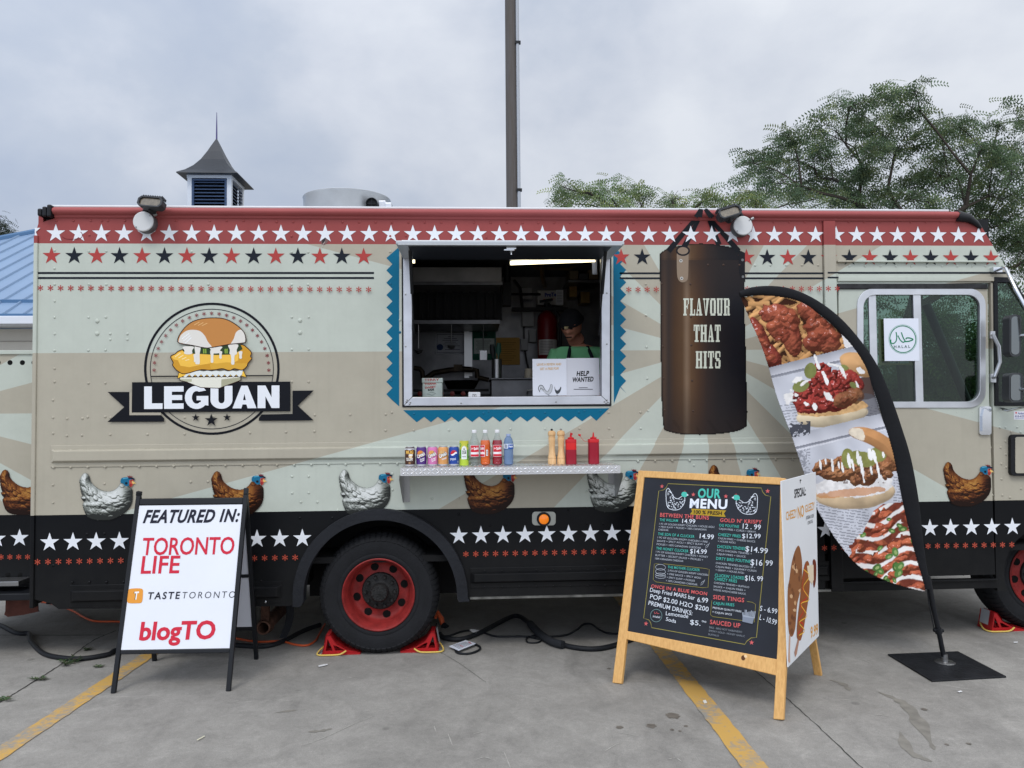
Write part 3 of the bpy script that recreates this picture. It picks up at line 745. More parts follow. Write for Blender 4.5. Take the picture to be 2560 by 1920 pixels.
# wheel arch flare
fl = MB()
oo = sp(*([(736, 1512)] + arc(217, 1500, 1490) + [(1174, 1499)])); ii = sp(*([(755, 1513)] + arc(190, 1500, 1490) + [(1147, 1500)]))
fl.slab(SIDE, oo + ii[::-1], 0.055, -0.04); fl.build('wheel_arch_flare', mat('aged_rubber_flare', (27, 29, 34), 0.7, bump=0.4, bscale=30, var=0.25), truck, bevel=0.016, bseg=3)
mb = MB(); a = W(740, 1500); b = W(1170, 1500); mb.box((a.x, 0.42, 0.3), (b.x, 0.46, 1.0)); mb.box((a.x - 0.02, 0.04, 0.42), (a.x, 0.44, 0.95)); mb.box((b.x, 0.04, 0.42), (b.x + 0.02, 0.44, 0.95)); mb.box((a.x, 0.04, 0.95), (b.x, 0.44, 0.97)); mb.build('wheel_well', DARK, truck)
# wheels
TYRE = mat('tyre_rubber', (25, 26, 29), 0.8, bump=0.25, bscale=90, var=0.18, vscale=12)
RIM = mat('red_wheel_paint', (132, 38, 36), 0.55, var=0.3, vscale=14, bump=0.3, bscale=60)
def wheel(x, y, Rr, dish=0.1, dual=True):
    wv = node('wheel', (x, y, Rr), truck)
    wid = 0.235; k = Rr / 0.392; mb = MB()
    pf = [(0.215, 0.2), (0.222, 0.02), (0.24, -0.002), (0.262, -0.008), (0.268, -0.004), (0.285, -0.009), (0.33, -0.012), (0.345, -0.0095), (0.35, -0.0095), (0.362, -0.004), (0.374, 0.012), (0.382, 0.032), (0.39, 0.05), (0.392, 0.09), (0.392, wid - 0.05), (0.38, wid - 0.015), (0.33, wid + 0.01), (0.22, wid - 0.02), (0.215, 0.2)]
    mb.lathe([(r * k, h) for r, h in pf], (x, y, Rr), 'y', 72)
    for i in range(64):
        t = 2 * math.pi * i / 64
        rm = Matrix.Rotation(t, 3, 'Y')
        hw = 0.0145 if i % 2 else 0.0125
        rows = [(0.346, -0.0085), (0.353, -0.0135), (0.366, -0.004), (0.379, 0.012), (0.3885, 0.034), (0.396, 0.062), (0.3965, 0.1)]
        bx = [rm @ Vector((s_ * hw * k * (1.0 if j % 2 else 0.94), yy, rr2 * k)) + Vector((x, y, Rr)) for j, (rr2, yy) in enumerate(rows) for s_ in (-1, 1)]
        nb = [rm @ Vector((s_ * hw * k, yy + 0.008, (rr2 - 0.012) * k)) + Vector((x, y, Rr)) for rr2, yy in rows for s_ in (-1, 1)]
        m_ = len(rows)
        mb.add(bx + nb, [(2 * j, 2 * j + 1, 2 * j + 3, 2 * j + 2) for j in range(m_ - 1)] + [(2 * j + 2 * m_, 2 * j, 2 * j + 2, 2 * j + 2 + 2 * m_) for j in range(m_ - 1)] + [(2 * j + 1, 2 * j + 1 + 2 * m_, 2 * j + 3 + 2 * m_, 2 * j + 3) for j in range(m_ - 1)])
    mb.build('tyre', TYRE, wv, sharp=50)
    mb = MB(); d = dish
    mb.lathe([(r * k, h) for r, h in [(0.222, 0.03), (0.236, 0.0), (0.238, -0.008), (0.232, -0.012), (0.224, -0.006), (0.218, 0.012), (0.205, 0.03), (0.2, d * 0.55), (0.196, d * 0.8), (0.186, d * 0.95), (0.165, d), (0.135, d - 0.006), (0.12, d - 0.012)]], (x, y, Rr), 'y', 64)
    mb.build('rim', RIM, wv, sharp=50)
    for i in range(8):
        t = math.radians(14 + 45 * i); p = Vector((x + 0.163 * k * math.cos(t), y + d - 0.004, Rr + 0.163 * k * math.sin(t)))
        h = MB(); h.lathe([(0.0001, 0.0), (0.022 * k, 0.0), (0.026 * k, 0.001), (0.027 * k, 0.006)], p - Vector((0, 0.0035, 0)), 'y', 18); h.build('hand_hole', mat('hole_black', (6, 6, 6), 0.9), wv)
    mb = MB(); mb.lathe([(0.124 * k, d + 0.01), (0.124 * k, d - 0.016), (0.118 * k, d - 0.026), (0.075 * k, d - 0.034), (0.06 * k, d - 0.04), (0.058 * k, d - 0.085), (0.05 * k, d - 0.095), (0.0001, d - 0.098)], (x, y, Rr), 'y', 36)
    for i in range(10):
        t = 2 * math.pi * i / 10; p = (x + 0.098 * k * math.cos(t), y + d - 0.03, Rr + 0.098 * k * math.sin(t)); mb.lathe([(0.013, 0.0), (0.013, -0.02), (0.009, -0.028), (0.0001, -0.028)], p, 'y', 6)
    for i in range(8):
        t = 2 * math.pi * i / 8 + 0.2; p = (x + 0.045 * k * math.cos(t), y + d - 0.094, Rr + 0.045 * k * math.sin(t)); mb.lathe([(0.007, 0.0), (0.007, -0.008), (0.0001, -0.009)], p, 'y', 6)
    mb.build('hub', mat('greasy_hub', (38, 38, 38), 0.6, 0.2, bump=0.5, bscale=80, var=0.4, vscale=20), wv)
    return wv
wx = W(945, 1490).x
wheel(wx, 0.03, 0.392, 0.125)
p = G(2612, 1578); wheel(p.x, 0.2, 0.392, 0.06)
for x, y in ((wx, 1.98), (p.x, 1.85), (wx, 0.32), (wx, 1.7)):
    mb = MB(); mb.lathe([(0.2, 0.0), (0.35, -0.005), (0.385, 0.03), (0.392, 0.06), (0.392, 0.16), (0.36, 0.22), (0.2, 0.22)], (x, y, 0.392), 'y', 40); mb.build('tyre', TYRE, truck)
# exhaust tailpipe and mud flaps behind the rear wheel
mb = MB(); c = W(658, 1570, 0.22); mb.lathe([(0.036, 0.5), (0.046, 0.5), (0.046, 0.0), (0.036, 0.0), (0.034, 0.3), (0.0001, 0.31)], c, 'y', 20); mb.lathe([(0.052, 0.05), (0.055, 0.055), (0.055, 0.08), (0.05, 0.085)], c, 'y', 20)
mb.pbox(652, 1510, 672, 1552, 0.26, 0.29); mb.build('tailpipe', mat('rusty_steel', (92, 66, 54), 0.85, 0.2, bump=0.5, bscale=60, var=0.4, vscale=25), truck)
fr = wall(0.35); mb = MB(); pts = smooth_path([(715, 1500), (716, 1530), (712, 1560), (698, 1595)], 5); q = [fr.p(*a) for a in pts]
mb.slab(fr, q + [(a + 0.05, b) for a, b in q[::-1]], 0.004, -0.004); mb.build('mud_flap', RUBBER, truck)
rv = MB(); rivet(664, 1504, 0.013, 0.0); rv.build('skirt_bolt', CHROME, truck)
# marker lamp
mb = MB(); mb.slab(SIDE, sp(*rrect(1330, 1279, 1389, 1313, 9)), 0.008, 0.0); ml = mb.build('marker_lamp', mat('lamp_plate', (172, 174, 168), 0.3, 0.8), truck, bevel=0.003)
c = W(1359, 1297); mb = MB(); mb.lathe([(0.046, 0.0), (0.046, -0.02), (0.042, -0.026), (0.034, -0.026), (0.033, -0.012)], c, 'y', 28); mb.build('lamp_gasket', RUBBER, ml)
mb = MB(); mb.lathe([(0.034, -0.012), (0.032, -0.026), (0.02, -0.034), (0.0001, -0.036)], c, 'y', 28)
am = mat('amber_lens', (235, 110, 10), 0.2, coat=0.5); ab = am.node_tree.nodes['Principled BSDF']; ab.inputs['Emission Color'].default_value = (1.0, 0.32, 0.02, 1); ab.inputs['Emission Strength'].default_value = 0.35
mb.build('lamp_lens', am, ml)
# floodlights on round mounting plates
def flood(cx, cy, hx, hy, rot, xs):
    c = W(cx, cy, 0.0); R_ = 0.066
    mb = MB(); mb.lathe([(R_, 0.0), (R_, -0.06), (R_ - 0.004, -0.066), (0.0001, -0.067)], c, 'y', 40); fl_ = mb.build('floodlight', mat('grey_cast_metal', (108, 112, 114), 0.5, 0.6), truck)
    mb = MB(); mb.lathe([(R_ - 0.001, -0.0665), (R_ - 0.006, -0.072), (0.0001, -0.0725)], c, 'y', 40)
    mb.build('mount_cover', mat('white_cover', (205, 206, 206), 0.4, var=0.05), fl_)
    rr = MB()
    for ax, az in ((0.042, 0.037), (-0.042, -0.037)): rr.lathe([(0.005, 0), (0.005, -0.003), (0.0001, -0.004)], c + Vector((ax, -0.0725, az)), 'y', 10)
    rr.tube([c + Vector((0.06, -0.05, 0.045)), c + Vector((0.078, -0.05, 0.055))], 0.011)
    rr.build('cover_screw', STEEL, fl_)
    h = W(hx, hy, -0.13)
    mb = MB(); mb.tube([c + Vector((0.0, -0.035, 0.055)), c + Vector((0.004 + (h.x - c.x) * 0.3, -0.06, 0.10)), h + Vector((0, 0.03, -0.045))], [0.026, 0.02, 0.024]); mb.sphere(c + Vector(((h.x - c.x) * 0.45, -0.065, 0.105)), 0.027)
    mb.build('swivel_arm', BLACKM, fl_)
    M = Matrix.Translation(h) @ Matrix.Rotation(rot, 4, 'Y') @ Matrix.Rotation(math.radians(-14), 4, 'X') @ Matrix.Rotation(math.radians(-8) * xs, 4, 'Z')
    mb = MB(); a, b, k = 0.082, 0.036, 0.018
    o8 = [(-a + k, -b), (a - k, -b), (a, -b + k), (a, b - k), (a - k, b), (-a + k, b), (-a, b - k), (-a, -b + k)]
    vs = [M @ Vector((x, -0.02, z)) for x, z in o8] + [M @ Vector((x * 0.94, 0.045, z * 0.9)) for x, z in o8] + [M @ Vector((x * 0.86, -0.02, z * 0.78)) for x, z in o8] + [M @ Vector((x * 0.84, -0.008, z * 0.74)) for x, z in o8]
    fs = [(8 + i, i, (i + 1) % 8, 8 + (i + 1) % 8) for i in range(8)] + [tuple(range(8, 16))[::-1]] + [(i, 16 + i, 16 + (i + 1) % 8, (i + 1) % 8) for i in range(8)] + [(16 + i, 24 + i, 24 + (i + 1) % 8, 16 + (i + 1) % 8) for i in range(8)]
    mb.add(vs, [f[::-1] for f in fs])
    for i in range(9):
        x = -a + 0.02 + i * (2 * a - 0.04) / 8
        q = [M @ Vector(v) for v in ((x - 0.003, -0.012, b), (x + 0.003, -0.012, b), (x + 0.003, 0.05, b), (x - 0.003, 0.05, b), (x - 0.002, -0.004, b + 0.016), (x + 0.002, -0.004, b + 0.016), (x + 0.002, 0.05, b + 0.016), (x - 0.002, 0.05, b + 0.016))]
        mb.add(q, [(0, 1, 5, 4), (1, 2, 6, 5), (2, 3, 7, 6), (3, 0, 4, 7), (4, 5, 6, 7)])
    mb.build('lamp_head', mat('grey_black_housing', (58, 60, 64), 0.55, 0.3), fl_)
    mb = MB(); mb.add(vs[24:], [tuple(range(8))]); mb.build('lamp_lens', mat('lamp_glass_off', (118, 108, 92), 0.15, coat=1.0, var=0.25, vscale=60), fl_)
flood(369, 560, 378, 507, math.radians(8), 1)
flood(1849, 570, 1823, 532, math.radians(-20), -1)
# roof exhaust fan
c = W(868, 500, 1.5); zc = 2.9505; r = 106 / 1923 * 6.6; ht = W(868, 469, 1.5 - r).z - zc
mb = MB(); mb.lathe([(r, 0.0), (r, ht - 0.014), (r + 0.004, ht - 0.009), (r + 0.006, ht - 0.004), (r + 0.003, ht), (r - 0.02, ht - 0.01), (r - 0.03, 0.05), (0.0001, 0.05)], (c.x, 1.5, zc), 'z', 64)
fan = mb.build('roof_fan', mat('spun_aluminium', (182, 185, 188), 0.42, 0.7, bump=0.2, bscale=25, var=0.08, vscale=6), truck)
q = W(929, 508, 1.14); mb = MB(); mb.lathe([(0.048, 0.12), (0.048, 0.0), (0.043, -0.006), (0.038, 0.0), (0.036, 0.02), (0.0001, 0.021)], q, 'y', 24); mb.box((q.x - 0.036, q.y + 0.004, q.z - 0.003), (q.x + 0.036, q.y + 0.01, q.z + 0.003)); mb.box((q.x - 0.003, q.y + 0.005, q.z - 0.036), (q.x + 0.003, q.y + 0.011, q.z + 0.036)); mb.build('fan_vent', BLACKM, fan)
mb = MB(); mb.pbox(946, 501, 965, 526, 1.2, 1.35); mb.pbox(962, 506, 979, 526, 1.16, 1.5); mb.build('fan_switch_box', ALU, fan, bevel=0.006)
# serving hatch: frame, flap, struts
mb = MB(); mb.slab(SIDE, sp((1004, 606), (1528, 606), (1528, 1015), (1006, 1018)), 0.006, 0.0, [sp((1031, 612), (1502, 612), (1502, 990), (1032, 993))]); mb.build('hatch_gasket', RUBBER, truck)
hf = MB()
for q in (((1008, 608), (1030, 612), (1031, 993), (1010, 1014)), ((1524, 608), (1524, 1010), (1503, 990), (1503, 612)), ((1010.6, 1014.6), (1031.4, 993.4), (1502.6, 990.4), (1523.6, 1010.6))):
    hf.slab(SIDE, sp(*q), 0.016, -0.05)
hatch = hf.build('hatch_frame', mat('milled_aluminium', (196, 198, 204), 0.4, 0.75, var=0.1, vscale=6, bump=0.15, bscale=14), truck, bevel=0.003)
sc = MB()
for q in ((1014, 736), (1014, 866), (1517, 733), (1517, 860), (1153, 1008), (1390, 1005), (1018, 1000), (1016, 1004), (1024, 1010), (1026, 1006), (1511, 1004), (1517, 1000), (1519, 1006), (1515, 1008)):
    sc.lathe([(0.006, 0.0), (0.006, -0.003), (0.003, -0.0045), (0.0001, -0.0045)], W(*q, -0.016), 'y', 10)
sc.build('frame_screws', STEEL, hatch)
xa, xb = W(1008, 640).x, W(1524, 640).x; zf, zb = W(1280, 611, -0.5).z, 2.60
mb = MB(); th = 0.022
mb.add([(xa, -0.5, zf), (xb, -0.5, zf), (xb, -0.012, zb), (xa, -0.012, zb), (xa, -0.5, zf + th), (xb, -0.5, zf + th), (xb, -0.012, zb + th), (xa, -0.012, zb + th)], [(0, 3, 2, 1), (4, 5, 6, 7), (0, 1, 5, 4), (1, 2, 6, 5), (2, 3, 7, 6), (3, 0, 4, 7)])
for a, b in ((-0.5, -0.47), (-0.26, -0.24), (-0.05, -0.02)): mb.box((xa + 0.01, a, zf - 0.006), (xb - 0.01, b, zf + 0.004)) if a < -0.4 else None
flap = mb.build('hatch_flap', mat('flap_alloy', (176, 180, 184), 0.4, 0.5, var=0.06), truck, bevel=0.004)
mb = MB(); d0, d1 = (zb - zf) / 0.488 * 0.03, (zb - zf)
mb.add([(xa + 0.07, -0.47, zf + d0 - 0.004), (xb - 0.07, -0.47, zf + d0 - 0.004), (xb - 0.07, -0.02, zb - 0.006), (xa + 0.07, -0.02, zb - 0.006), (xa + 0.07, -0.47, zf + d0 + 0.004), (xb - 0.07, -0.47, zf + d0 + 0.004), (xb - 0.07, -0.02, zb + 0.004), (xa + 0.07, -0.02, zb + 0.004)], [(0, 3, 2, 1), (0, 1, 5, 4), (1, 2, 6, 5), (2, 3, 7, 6), (3, 0, 4, 7)])
mb.build('flap_lining', mat('dark_lining', (34, 38, 46), 0.5), flap)
mb = MB(); xm = W(1277, 620, -0.4).x; mb.box((xm - 0.03, -0.46, zf - 0.02), (xm + 0.03, -0.4, zf + 0.002)); mb.tube([(xm, -0.44, zf - 0.015), (xm, -0.45, zf - 0.055)], 0.008); mb.box((xm - 0.045, -0.455, zf - 0.028), (xm + 0.02, -0.435, zf - 0.018)); mb.build('flap_latch', CHROME, flap, bevel=0.002)
mb = MB(); mb.box((W(1005, 605).x, -0.02, W(1280, 607).z), (W(1523, 605).x, -0.004, W(1280, 602.5).z)); mb.build('hatch_hinge', WHITEP, truck)
for px, py2 in ((1035, 838), (1497, 838)):
    st = MB(); a = W(px, 640, -0.3); b = W(px, py2, 0.0); a.z = zf + 0.01; a.x = b.x; m = a.lerp(b, 0.5); st.tube([a, m], 0.011); st.tube([m, b], 0.005)
    st.build('gas_strut', BLACKM, hatch)
mb = MB(); mb.pbox(1030, 992, 1504, 1000, 0.052, 0.42); mb.build('service_counter', STEEL, truck)
# fold-down shelf of chequer plate
ys, zs = -0.3, 1.243
xa, xb = W(1001, 1178, ys).x, W(1551, 1172, ys).x
def platemat():
    m = bpy.data.materials.new('chequer_plate'); m.use_nodes = True
    n = m.node_tree.nodes; l = m.node_tree.links.new; b = n['Principled BSDF']; b.inputs['Metallic'].default_value = 0.9; b.inputs['Roughness'].default_value = 0.22
    b.inputs['Base Color'].default_value = (0.78, 0.78, 0.79, 1)
    return m
CP = platemat()
mb = MB(); mb.box((xa, ys, zs - 0.004), (xb, -0.004, zs)); mb.box((xa, ys, zs - 0.05), (xb, ys + 0.004, zs - 0.0041)); mb.box((xa, ys + 0.0041, zs - 0.05), (xa + 0.003, -0.01, zs - 0.0041)); mb.box((xb - 0.003, ys + 0.0041, zs - 0.05), (xb, -0.01, zs - 0.0041))
def lozenge(c, a, n, ln=0.019, wd=0.0042, h=0.004):
    """one raised chequer bar, centre c, axis a, surface normal n"""
    b = n.cross(a); vs = [c - a * ln, c - b * wd, c + a * ln, c + b * wd, c - a * ln * 0.4 + n * h, c + a * ln * 0.4 + n * h]
    mb.add(vs, [(0, 1, 4), (1, 5, 4), (1, 2, 5), (2, 3, 5), (3, 4, 5), (3, 0, 4)] if True else [], smooth=False)
q = 0
for i in range(int((xb - xa) / 0.026)):
    x = xa + 0.018 + i * 0.026
    for j, zz in enumerate((zs - 0.016, zs - 0.036)):
        s_ = 1 if (i + j) % 2 else -1
        lozenge(Vector((x, ys - 0.0002, zz)), Vector((1, 0, 0.75 * s_)).normalized(), Vector((0, -1, 0)), 0.0145, 0.0045)
    for j in range(11):
        s_ = 1 if (i + j) % 2 else -1
        lozenge(Vector((x, ys + 0.015 + j * 0.026, zs + 0.0002)), Vector((1, 0.75 * s_, 0)).normalized(), Vector((0, 0, 1)), 0.015, 0.0036, 0.0015)
shelf = mb.build('serving_shelf', CP, truck)
for px, py in ((1016, 1255), (1530, 1247)):
    x = W(px, 1230, -0.01).x; zb_ = W(px, py).z; mb = MB()
    mb.box((x - 0.022, -0.004, zb_), (x + 0.022, -0.0005, zs - 0.052)); sgn = -1 if px < 1200 else 1
    xx = x + sgn * 0.022
    vs = [(xx, -0.0045, zs - 0.052), (xx, -0.285, zs - 0.052), (xx, -0.285, zs - 0.07), (xx, -0.03, zb_), (xx, -0.0045, zb_)]
    vs2 = [(a + 0.003 * -sgn, b, c) for a, b, c in vs]
    mb.add(vs + vs2, [(0, 1, 2, 3, 4), (9, 8, 7, 6, 5)] + [(i, i + 5, (i + 1) % 5 + 5, (i + 1) % 5) for i in range(5)])
    mb.lathe([(0.006, 0), (0.006, -0.003), (0.0001, -0.003)], (x, -0.004, zb_ + 0.03), 'y', 10)
    mb.build('shelf_bracket', STEEL, shelf)
# rear locker behind the body, with its step bumper and hanging flap
LKY = 0.25; LF = wall(LKY)
LBODY = bodymat('locker_wrap', W(-220, 1036, LKY).x, W(-220, 1036, LKY).z, 9.0, W(40, 1287, LKY).z)
a = W(-260, 1500, LKY); b = W(120, 1500, LKY)
mb = MB(); mb.box((a.x, LKY, W(40, 1497, LKY).z), (XL - 0.002, 1.9, W(40, 878, LKY).z)); lk = mb.build('rear_locker', LBODY, truck, bevel=0.006)
mb = MB(); mb.box((a.x - 0.01, LKY - 0.012, W(40, 886, LKY).z), (XL - 0.006, 1.92, W(40, 876, LKY).z)); mb.build('locker_lid', BODY, lk, bevel=0.004)
mb = MB()
for px in (-5, 25, 56, 85): mb.lathe([(0.0001, -0.001), (0.0165, -0.001), (0.018, 0.002)], W(px, 906.5, LKY), 'y', 20)
mb.build('vent_hole', mat('hole_black', (6, 6, 6), 0.9), lk)
mb = MB()
for px in (20, 50): mb.lathe([(0.0001, -0.001), (0.015, -0.001), (0.018, 0.001)], W(px, 1437, LKY), 'y', 16)
mb.build('bolt_hole', mat('hole_black', (6, 6, 6), 0.9), lk)
mb = MB(); mb.box((a.x, 0.05, W(40, 1497, 0.1).z), (XL - 0.004, 1.9, W(40, 1480, 0.1).z)); mb.build('rear_step', BLACKM, truck, bevel=0.005)
mb = MB(); mb.box((a.x, 0.1, W(20, 1466, 0.1).z), (W(46, 1460, 0.1).x, 0.24, W(20, 1454, 0.1).z)); mb.build('step_plate', STEEL, truck, bevel=0.003)
fr = wall(0.3); mb = MB(); mb.slab(fr, [fr.p(*q) for q in ((15, 1500), (95, 1496), (96, 1527), (100, 1528), (60, 1537), (20, 1542), (11, 1536), (14, 1528))], 0.004, -0.004); mb.build('hanging_flap', mat('rusty_plate', (88, 52, 44), 0.85, var=0.3, vscale=12), truck)
mb = MB(); c = W(127, 1508, 0.15); mb.tube([c + Vector((0, 0, 0.06)), c], 0.028); mb.build('drain_pipe', DARK, truck)
# ------------------------------------------------------------------ graphics on the truck
WHT, NAVY, RED, RED2, TEAL = (228, 231, 236), (22, 28, 38), (170, 66, 62), (178, 78, 60), (0, 98, 130)
BLK = (15, 17, 24)
def row(x_first, x_last, y_first, y_last, n=None, sp_px=None):
    a, b = SIDE.p(x_first, y_first), SIDE.p(x_last, y_last)
    if n is None:
        c = SIDE.p(x_first + sp_px, y_first); n = round((b[0] - a[0]) / (c[0] - a[0]))
    return [(a[0] + (b[0] - a[0]) * i / n, a[1] + (b[1] - a[1]) * i / n) for i in range(n + 1)]
def uv2px_ok(u, lo, hi): return lo <= u <= hi
U = lambda px, py=900: SIDE.p(px, py)[0]
# white stars on the red band
pr = Print(SIDE)
for u, v in row(139.7, 2446, 582, 587, sp_px=56.8): pr.star(u, v - 0.004, 0.0625, WHT)
pr.poly([(XL + 0.0, SIDE.p(88, 570)[1]), (XL + 0.035, SIDE.p(88, 570)[1]), (XL + 0.006, SIDE.p(88, 580)[1]), (XL + 0.02, SIDE.p(88, 592)[1]), (XL, SIDE.p(88, 588)[1])], WHT)
pr.build('white_star_band', PRT, truck)
# red and navy stars below it
pr = Print(SIDE); k = 0
for u, v in row(129, 2477, 638, 644, sp_px=56.6):
    if u < U(960, 640) or u > U(1540, 640):
        if not U(1655, 640) < u < U(1860, 640): pr.star(u, v - 0.004, 0.06, RED if k % 2 == 0 else NAVY)
    k += 1
pr.build('coloured_star_band', PRT, truck)
# pinstripes
pr = Print(SIDE)
for ya, yb in ((680, 684.5), (692.5, 697)):
    pr.rect(86, ya, 935, yb + 0.5, NAVY); pr.rect(1549, ya + 1, 1660, yb + 1, NAVY); pr.rect(1858, ya + 1, 2064, yb + 1, NAVY)
pr.build('pinstripes', PRT, truck)
pr = Print(SIDE, base=0.0195); pr.rect(2066, 681, 2093, 685, NAVY); pr.rect(2066, 693, 2093, 697, NAVY); pr.build('pinstripes', PRT, truck)
pr = Print(SIDE, base=0.0015); pr.rect(2095, 680, 2518, 684.5, NAVY); pr.build('pinstripes', PRT, truck)
# asterisk rows
pr = Print(SIDE)
for u, v in row(101, 922, 720, 724.5, sp_px=25.8): pr.aster(u, v, 0.0195, RED)
for u, v in row(1571, 2090, 724.5, 722.5, sp_px=23.3):
    if not U(1648, 720) < u < U(1862, 720): pr.aster(u, v, 0.0195, RED)
pr.build('asterisk_band', PRT, truck)
# bottom stars and asterisks
wcx, wcz = W(cxw, cyw).x, W(cxw, cyw).z
pr = Print(SIDE, base=0.0052)
for u, v in row(125, 2529.5, 1354, 1315, sp_px=58.6):
    if math.hypot(u - wcx, v - wcz) > 0.6 and u > wcx: pr.star(u, v - 0.004, 0.0625, WHT)
pr.build('white_star_band', PRT, truck)
pr = Print(SIDE, base=0.0052)
for u, v in row(125, 2529.5, 1354, 1315, sp_px=58.6):
    if math.hypot(u - wcx, v - wcz) > 0.6 and u < wcx: pr.star(u, v - 0.004, 0.0625, WHT)
pr.poly([(XL, SIDE.p(80, 1349)[1]), (XL + 0.02, SIDE.p(80, 1349)[1]), (XL, SIDE.p(80, 1356)[1])], WHT)
pr.build('white_star_band', PRT, truck)
for sd in (-1, 1):
    pr = Print(SIDE, base=0.0052)
    for u, v in row(95, 2523, 1404.5, 1360, sp_px=26.2):
        if math.hypot(u - wcx, v - wcz) > 0.585 and (u - wcx) * sd > 0: pr.aster(u, v, 0.0195, RED2)
    pr.build('asterisk_band', PRT, truck)
# teal zigzag round the hatch
pr = Print(SIDE)
def zig(x_in, x_val, x_tip, y0, y1, n):
    pts = [(x_in, y0 - (0 if True else 0))]
    o = [(x_in, y0)]
    st = (y1 - y0) / n
    for i in range(n): o += [(x_tip, y0 + st * (i + 0.5))] + ([(x_val, y0 + st * (i + 1))] if i < n - 1 else [])
    o.append((x_in, y1)); return o
lt = [(998, 617), (966, 645)]
for i in range(12): lt += [(981, 660.4 + 30.95 * i), (966, 675.8 + 30.95 * i)]
lt = lt[:-2] + [(981, 660.4 + 30.95 * 11), (966, 986), (998, 1016)]
pr.px(lt, TEAL)
rt = [(1533, 617), (1536, 617), (1565, 644)]
for i in range(11): rt += [(1550.5, 660 + 30.8 * i), (1565.3, 675 + 30.8 * i)]
rt = [(1533, 617)] + rt[2:] + [(1551, 966 + 0), (1565.5, 980), (1534.5, 1009)]
pr.px(rt, TEAL)
bt = [(1008, 1025.5), (1042, 1055.5)]
for i in range(13): bt += [(1060.5 + 34.35 * i, 1042 - 0.12 * i), (1077.5 + 34.35 * i, 1055.5 - 0.2 * i)]
bt = bt[:-2]
bt += [(1476, 1039), (1491, 1052), (1523, 1020.5)]
pr.px(bt, TEAL)
pr.build('zigzag_border', PRT, truck)

# round emblem with the sandwich
lg = T(260, 740, 540 / 2212)
pr = Print(SIDE)
def ring(cx, cy, r, wd, c, a0, a1, ry=None):
    pr.line([SIDE.p(*lg(cx + r * math.cos(t), cy - (ry or r) * math.sin(t))) for t in np.linspace(math.radians(a0), math.radians(a1), 90)], wd, c)
kz = 0.2441 * 5.1 / 1923
ring(1105, 745, 682, 24 * kz, BLK, 0, 360, 665); ring(1105, 748, 630, 7 * kz, NAVY, 0, 360, 613)
for i in range(25):
    t = math.radians(-1 + i * 182 / 24); p = SIDE.p(*lg(1104 + 585 * math.cos(t), 750 - 572 * math.sin(t))); pr.aster(*p, 19 * kz, (128, 42, 52))
P = lambda pts, c: pr.px([lg(*q) for q in pts], c)
PL = lambda pts, wz, c, close=False: pr.line([SIDE.p(*lg(*q)) for q in pts], wz * kz, c, close)
P([(482, 818), (1730, 810), (1730, 822), (482, 830)], BLK)
P([(295, 884), (1912, 877), (1912, 1180), (293, 1192)], BLK)
P([(45, 983), (270, 983), (268, 1220), (588, 1220), (622, 1250), (622, 1287), (42, 1290), (215, 1137)], BLK)
P([(1934, 970), (2152, 968), (1987, 1123), (2150, 1273), (1590, 1278), (1590, 1250), (1617, 1213), (1934, 1207)], BLK)
pr.px([lg(*q) for q in ((268, 985), (293, 985), (291, 1194), (590, 1194), (590, 1220), (268, 1220))], (170, 163, 147))
for sx_, sy_, r in ((945, 1245, 41), (1104, 1272, 68), (1265, 1243, 41)): pr.star(*SIDE.p(*lg(sx_, sy_)), r * kz, BLK)
# sandwich, bottom to top
OUT = (52, 24, 22)
bun = [(770, 480), (768, 430), (800, 370), (850, 310), (920, 262), (1010, 235), (1110, 226), (1220, 232), (1310, 265), (1390, 320), (1440, 375), (1456, 430), (1450, 478), (1300, 495), (1120, 527), (1040, 532), (900, 505)]
P([(782, 835), (1405, 830), (1405, 860), (1385, 872), (1185, 945), (1000, 938), (850, 880), (785, 865)], (226, 224, 210))
P([(1208, 855), (1405, 832), (1405, 860), (1385, 872), (1208, 940)], (170, 168, 142)); P([(782, 850), (905, 850), (905, 890), (850, 880), (785, 865)], (186, 186, 160))
PL([(782, 835), (785, 865), (850, 880), (1000, 938), (1185, 945), (1385, 872), (1405, 860), (1405, 830)], 7, OUT)
P([(770, 790), (760, 845), (815, 825), (1400, 820), (1462, 832), (1440, 775)], (238, 190, 70)); PL([(770, 790), (760, 845), (815, 825), (1400, 820), (1462, 832), (1440, 775)], 7, OUT)
lt_ = [(820, 828), (850, 800), (900, 790)] + [(900 + i * 42, 765 + (8 if i % 2 else 0)) for i in range(12)] + [(1430, 750), (1420, 800)]
jag = [(1420 - i * 30, 812 + (22 if i % 2 else -6)) for i in range(20)]
P(lt_ + jag, (224, 228, 224)); PL(jag, 5, OUT)
chk = smooth_path([(690, 632), (700, 610), (735, 595), (770, 565), (850, 545), (1000, 560), (1200, 545), (1350, 510), (1420, 500), (1470, 530), (1515, 580), (1505, 620), (1520, 640), (1480, 690), (1470, 720), (1420, 760), (1340, 745), (1290, 765), (1220, 745), (1150, 755), (1080, 760), (1010, 755), (940, 770), (890, 785), (820, 798), (770, 775), (740, 750), (710, 710), (715, 680)], 4, True)
P(chk, (205, 150, 48))
P([(700, 625), (775, 575), (850, 555), (1000, 570), (1250, 560), (1390, 530), (1380, 660), (1300, 700), (1100, 690), (980, 710), (880, 730), (790, 715), (765, 660), (720, 650)], (240, 190, 78))
P([(1090, 700), (1260, 680), (1400, 690), (1470, 690), (1470, 720), (1420, 750), (1100, 750)], (214, 164, 58))
for i in range(4): PL([(735 + i * 35, 625 + i * 12), (790 + i * 30, 585 + i * 22)], 8, (250, 226, 170))
PL(chk, 8, OUT, True)
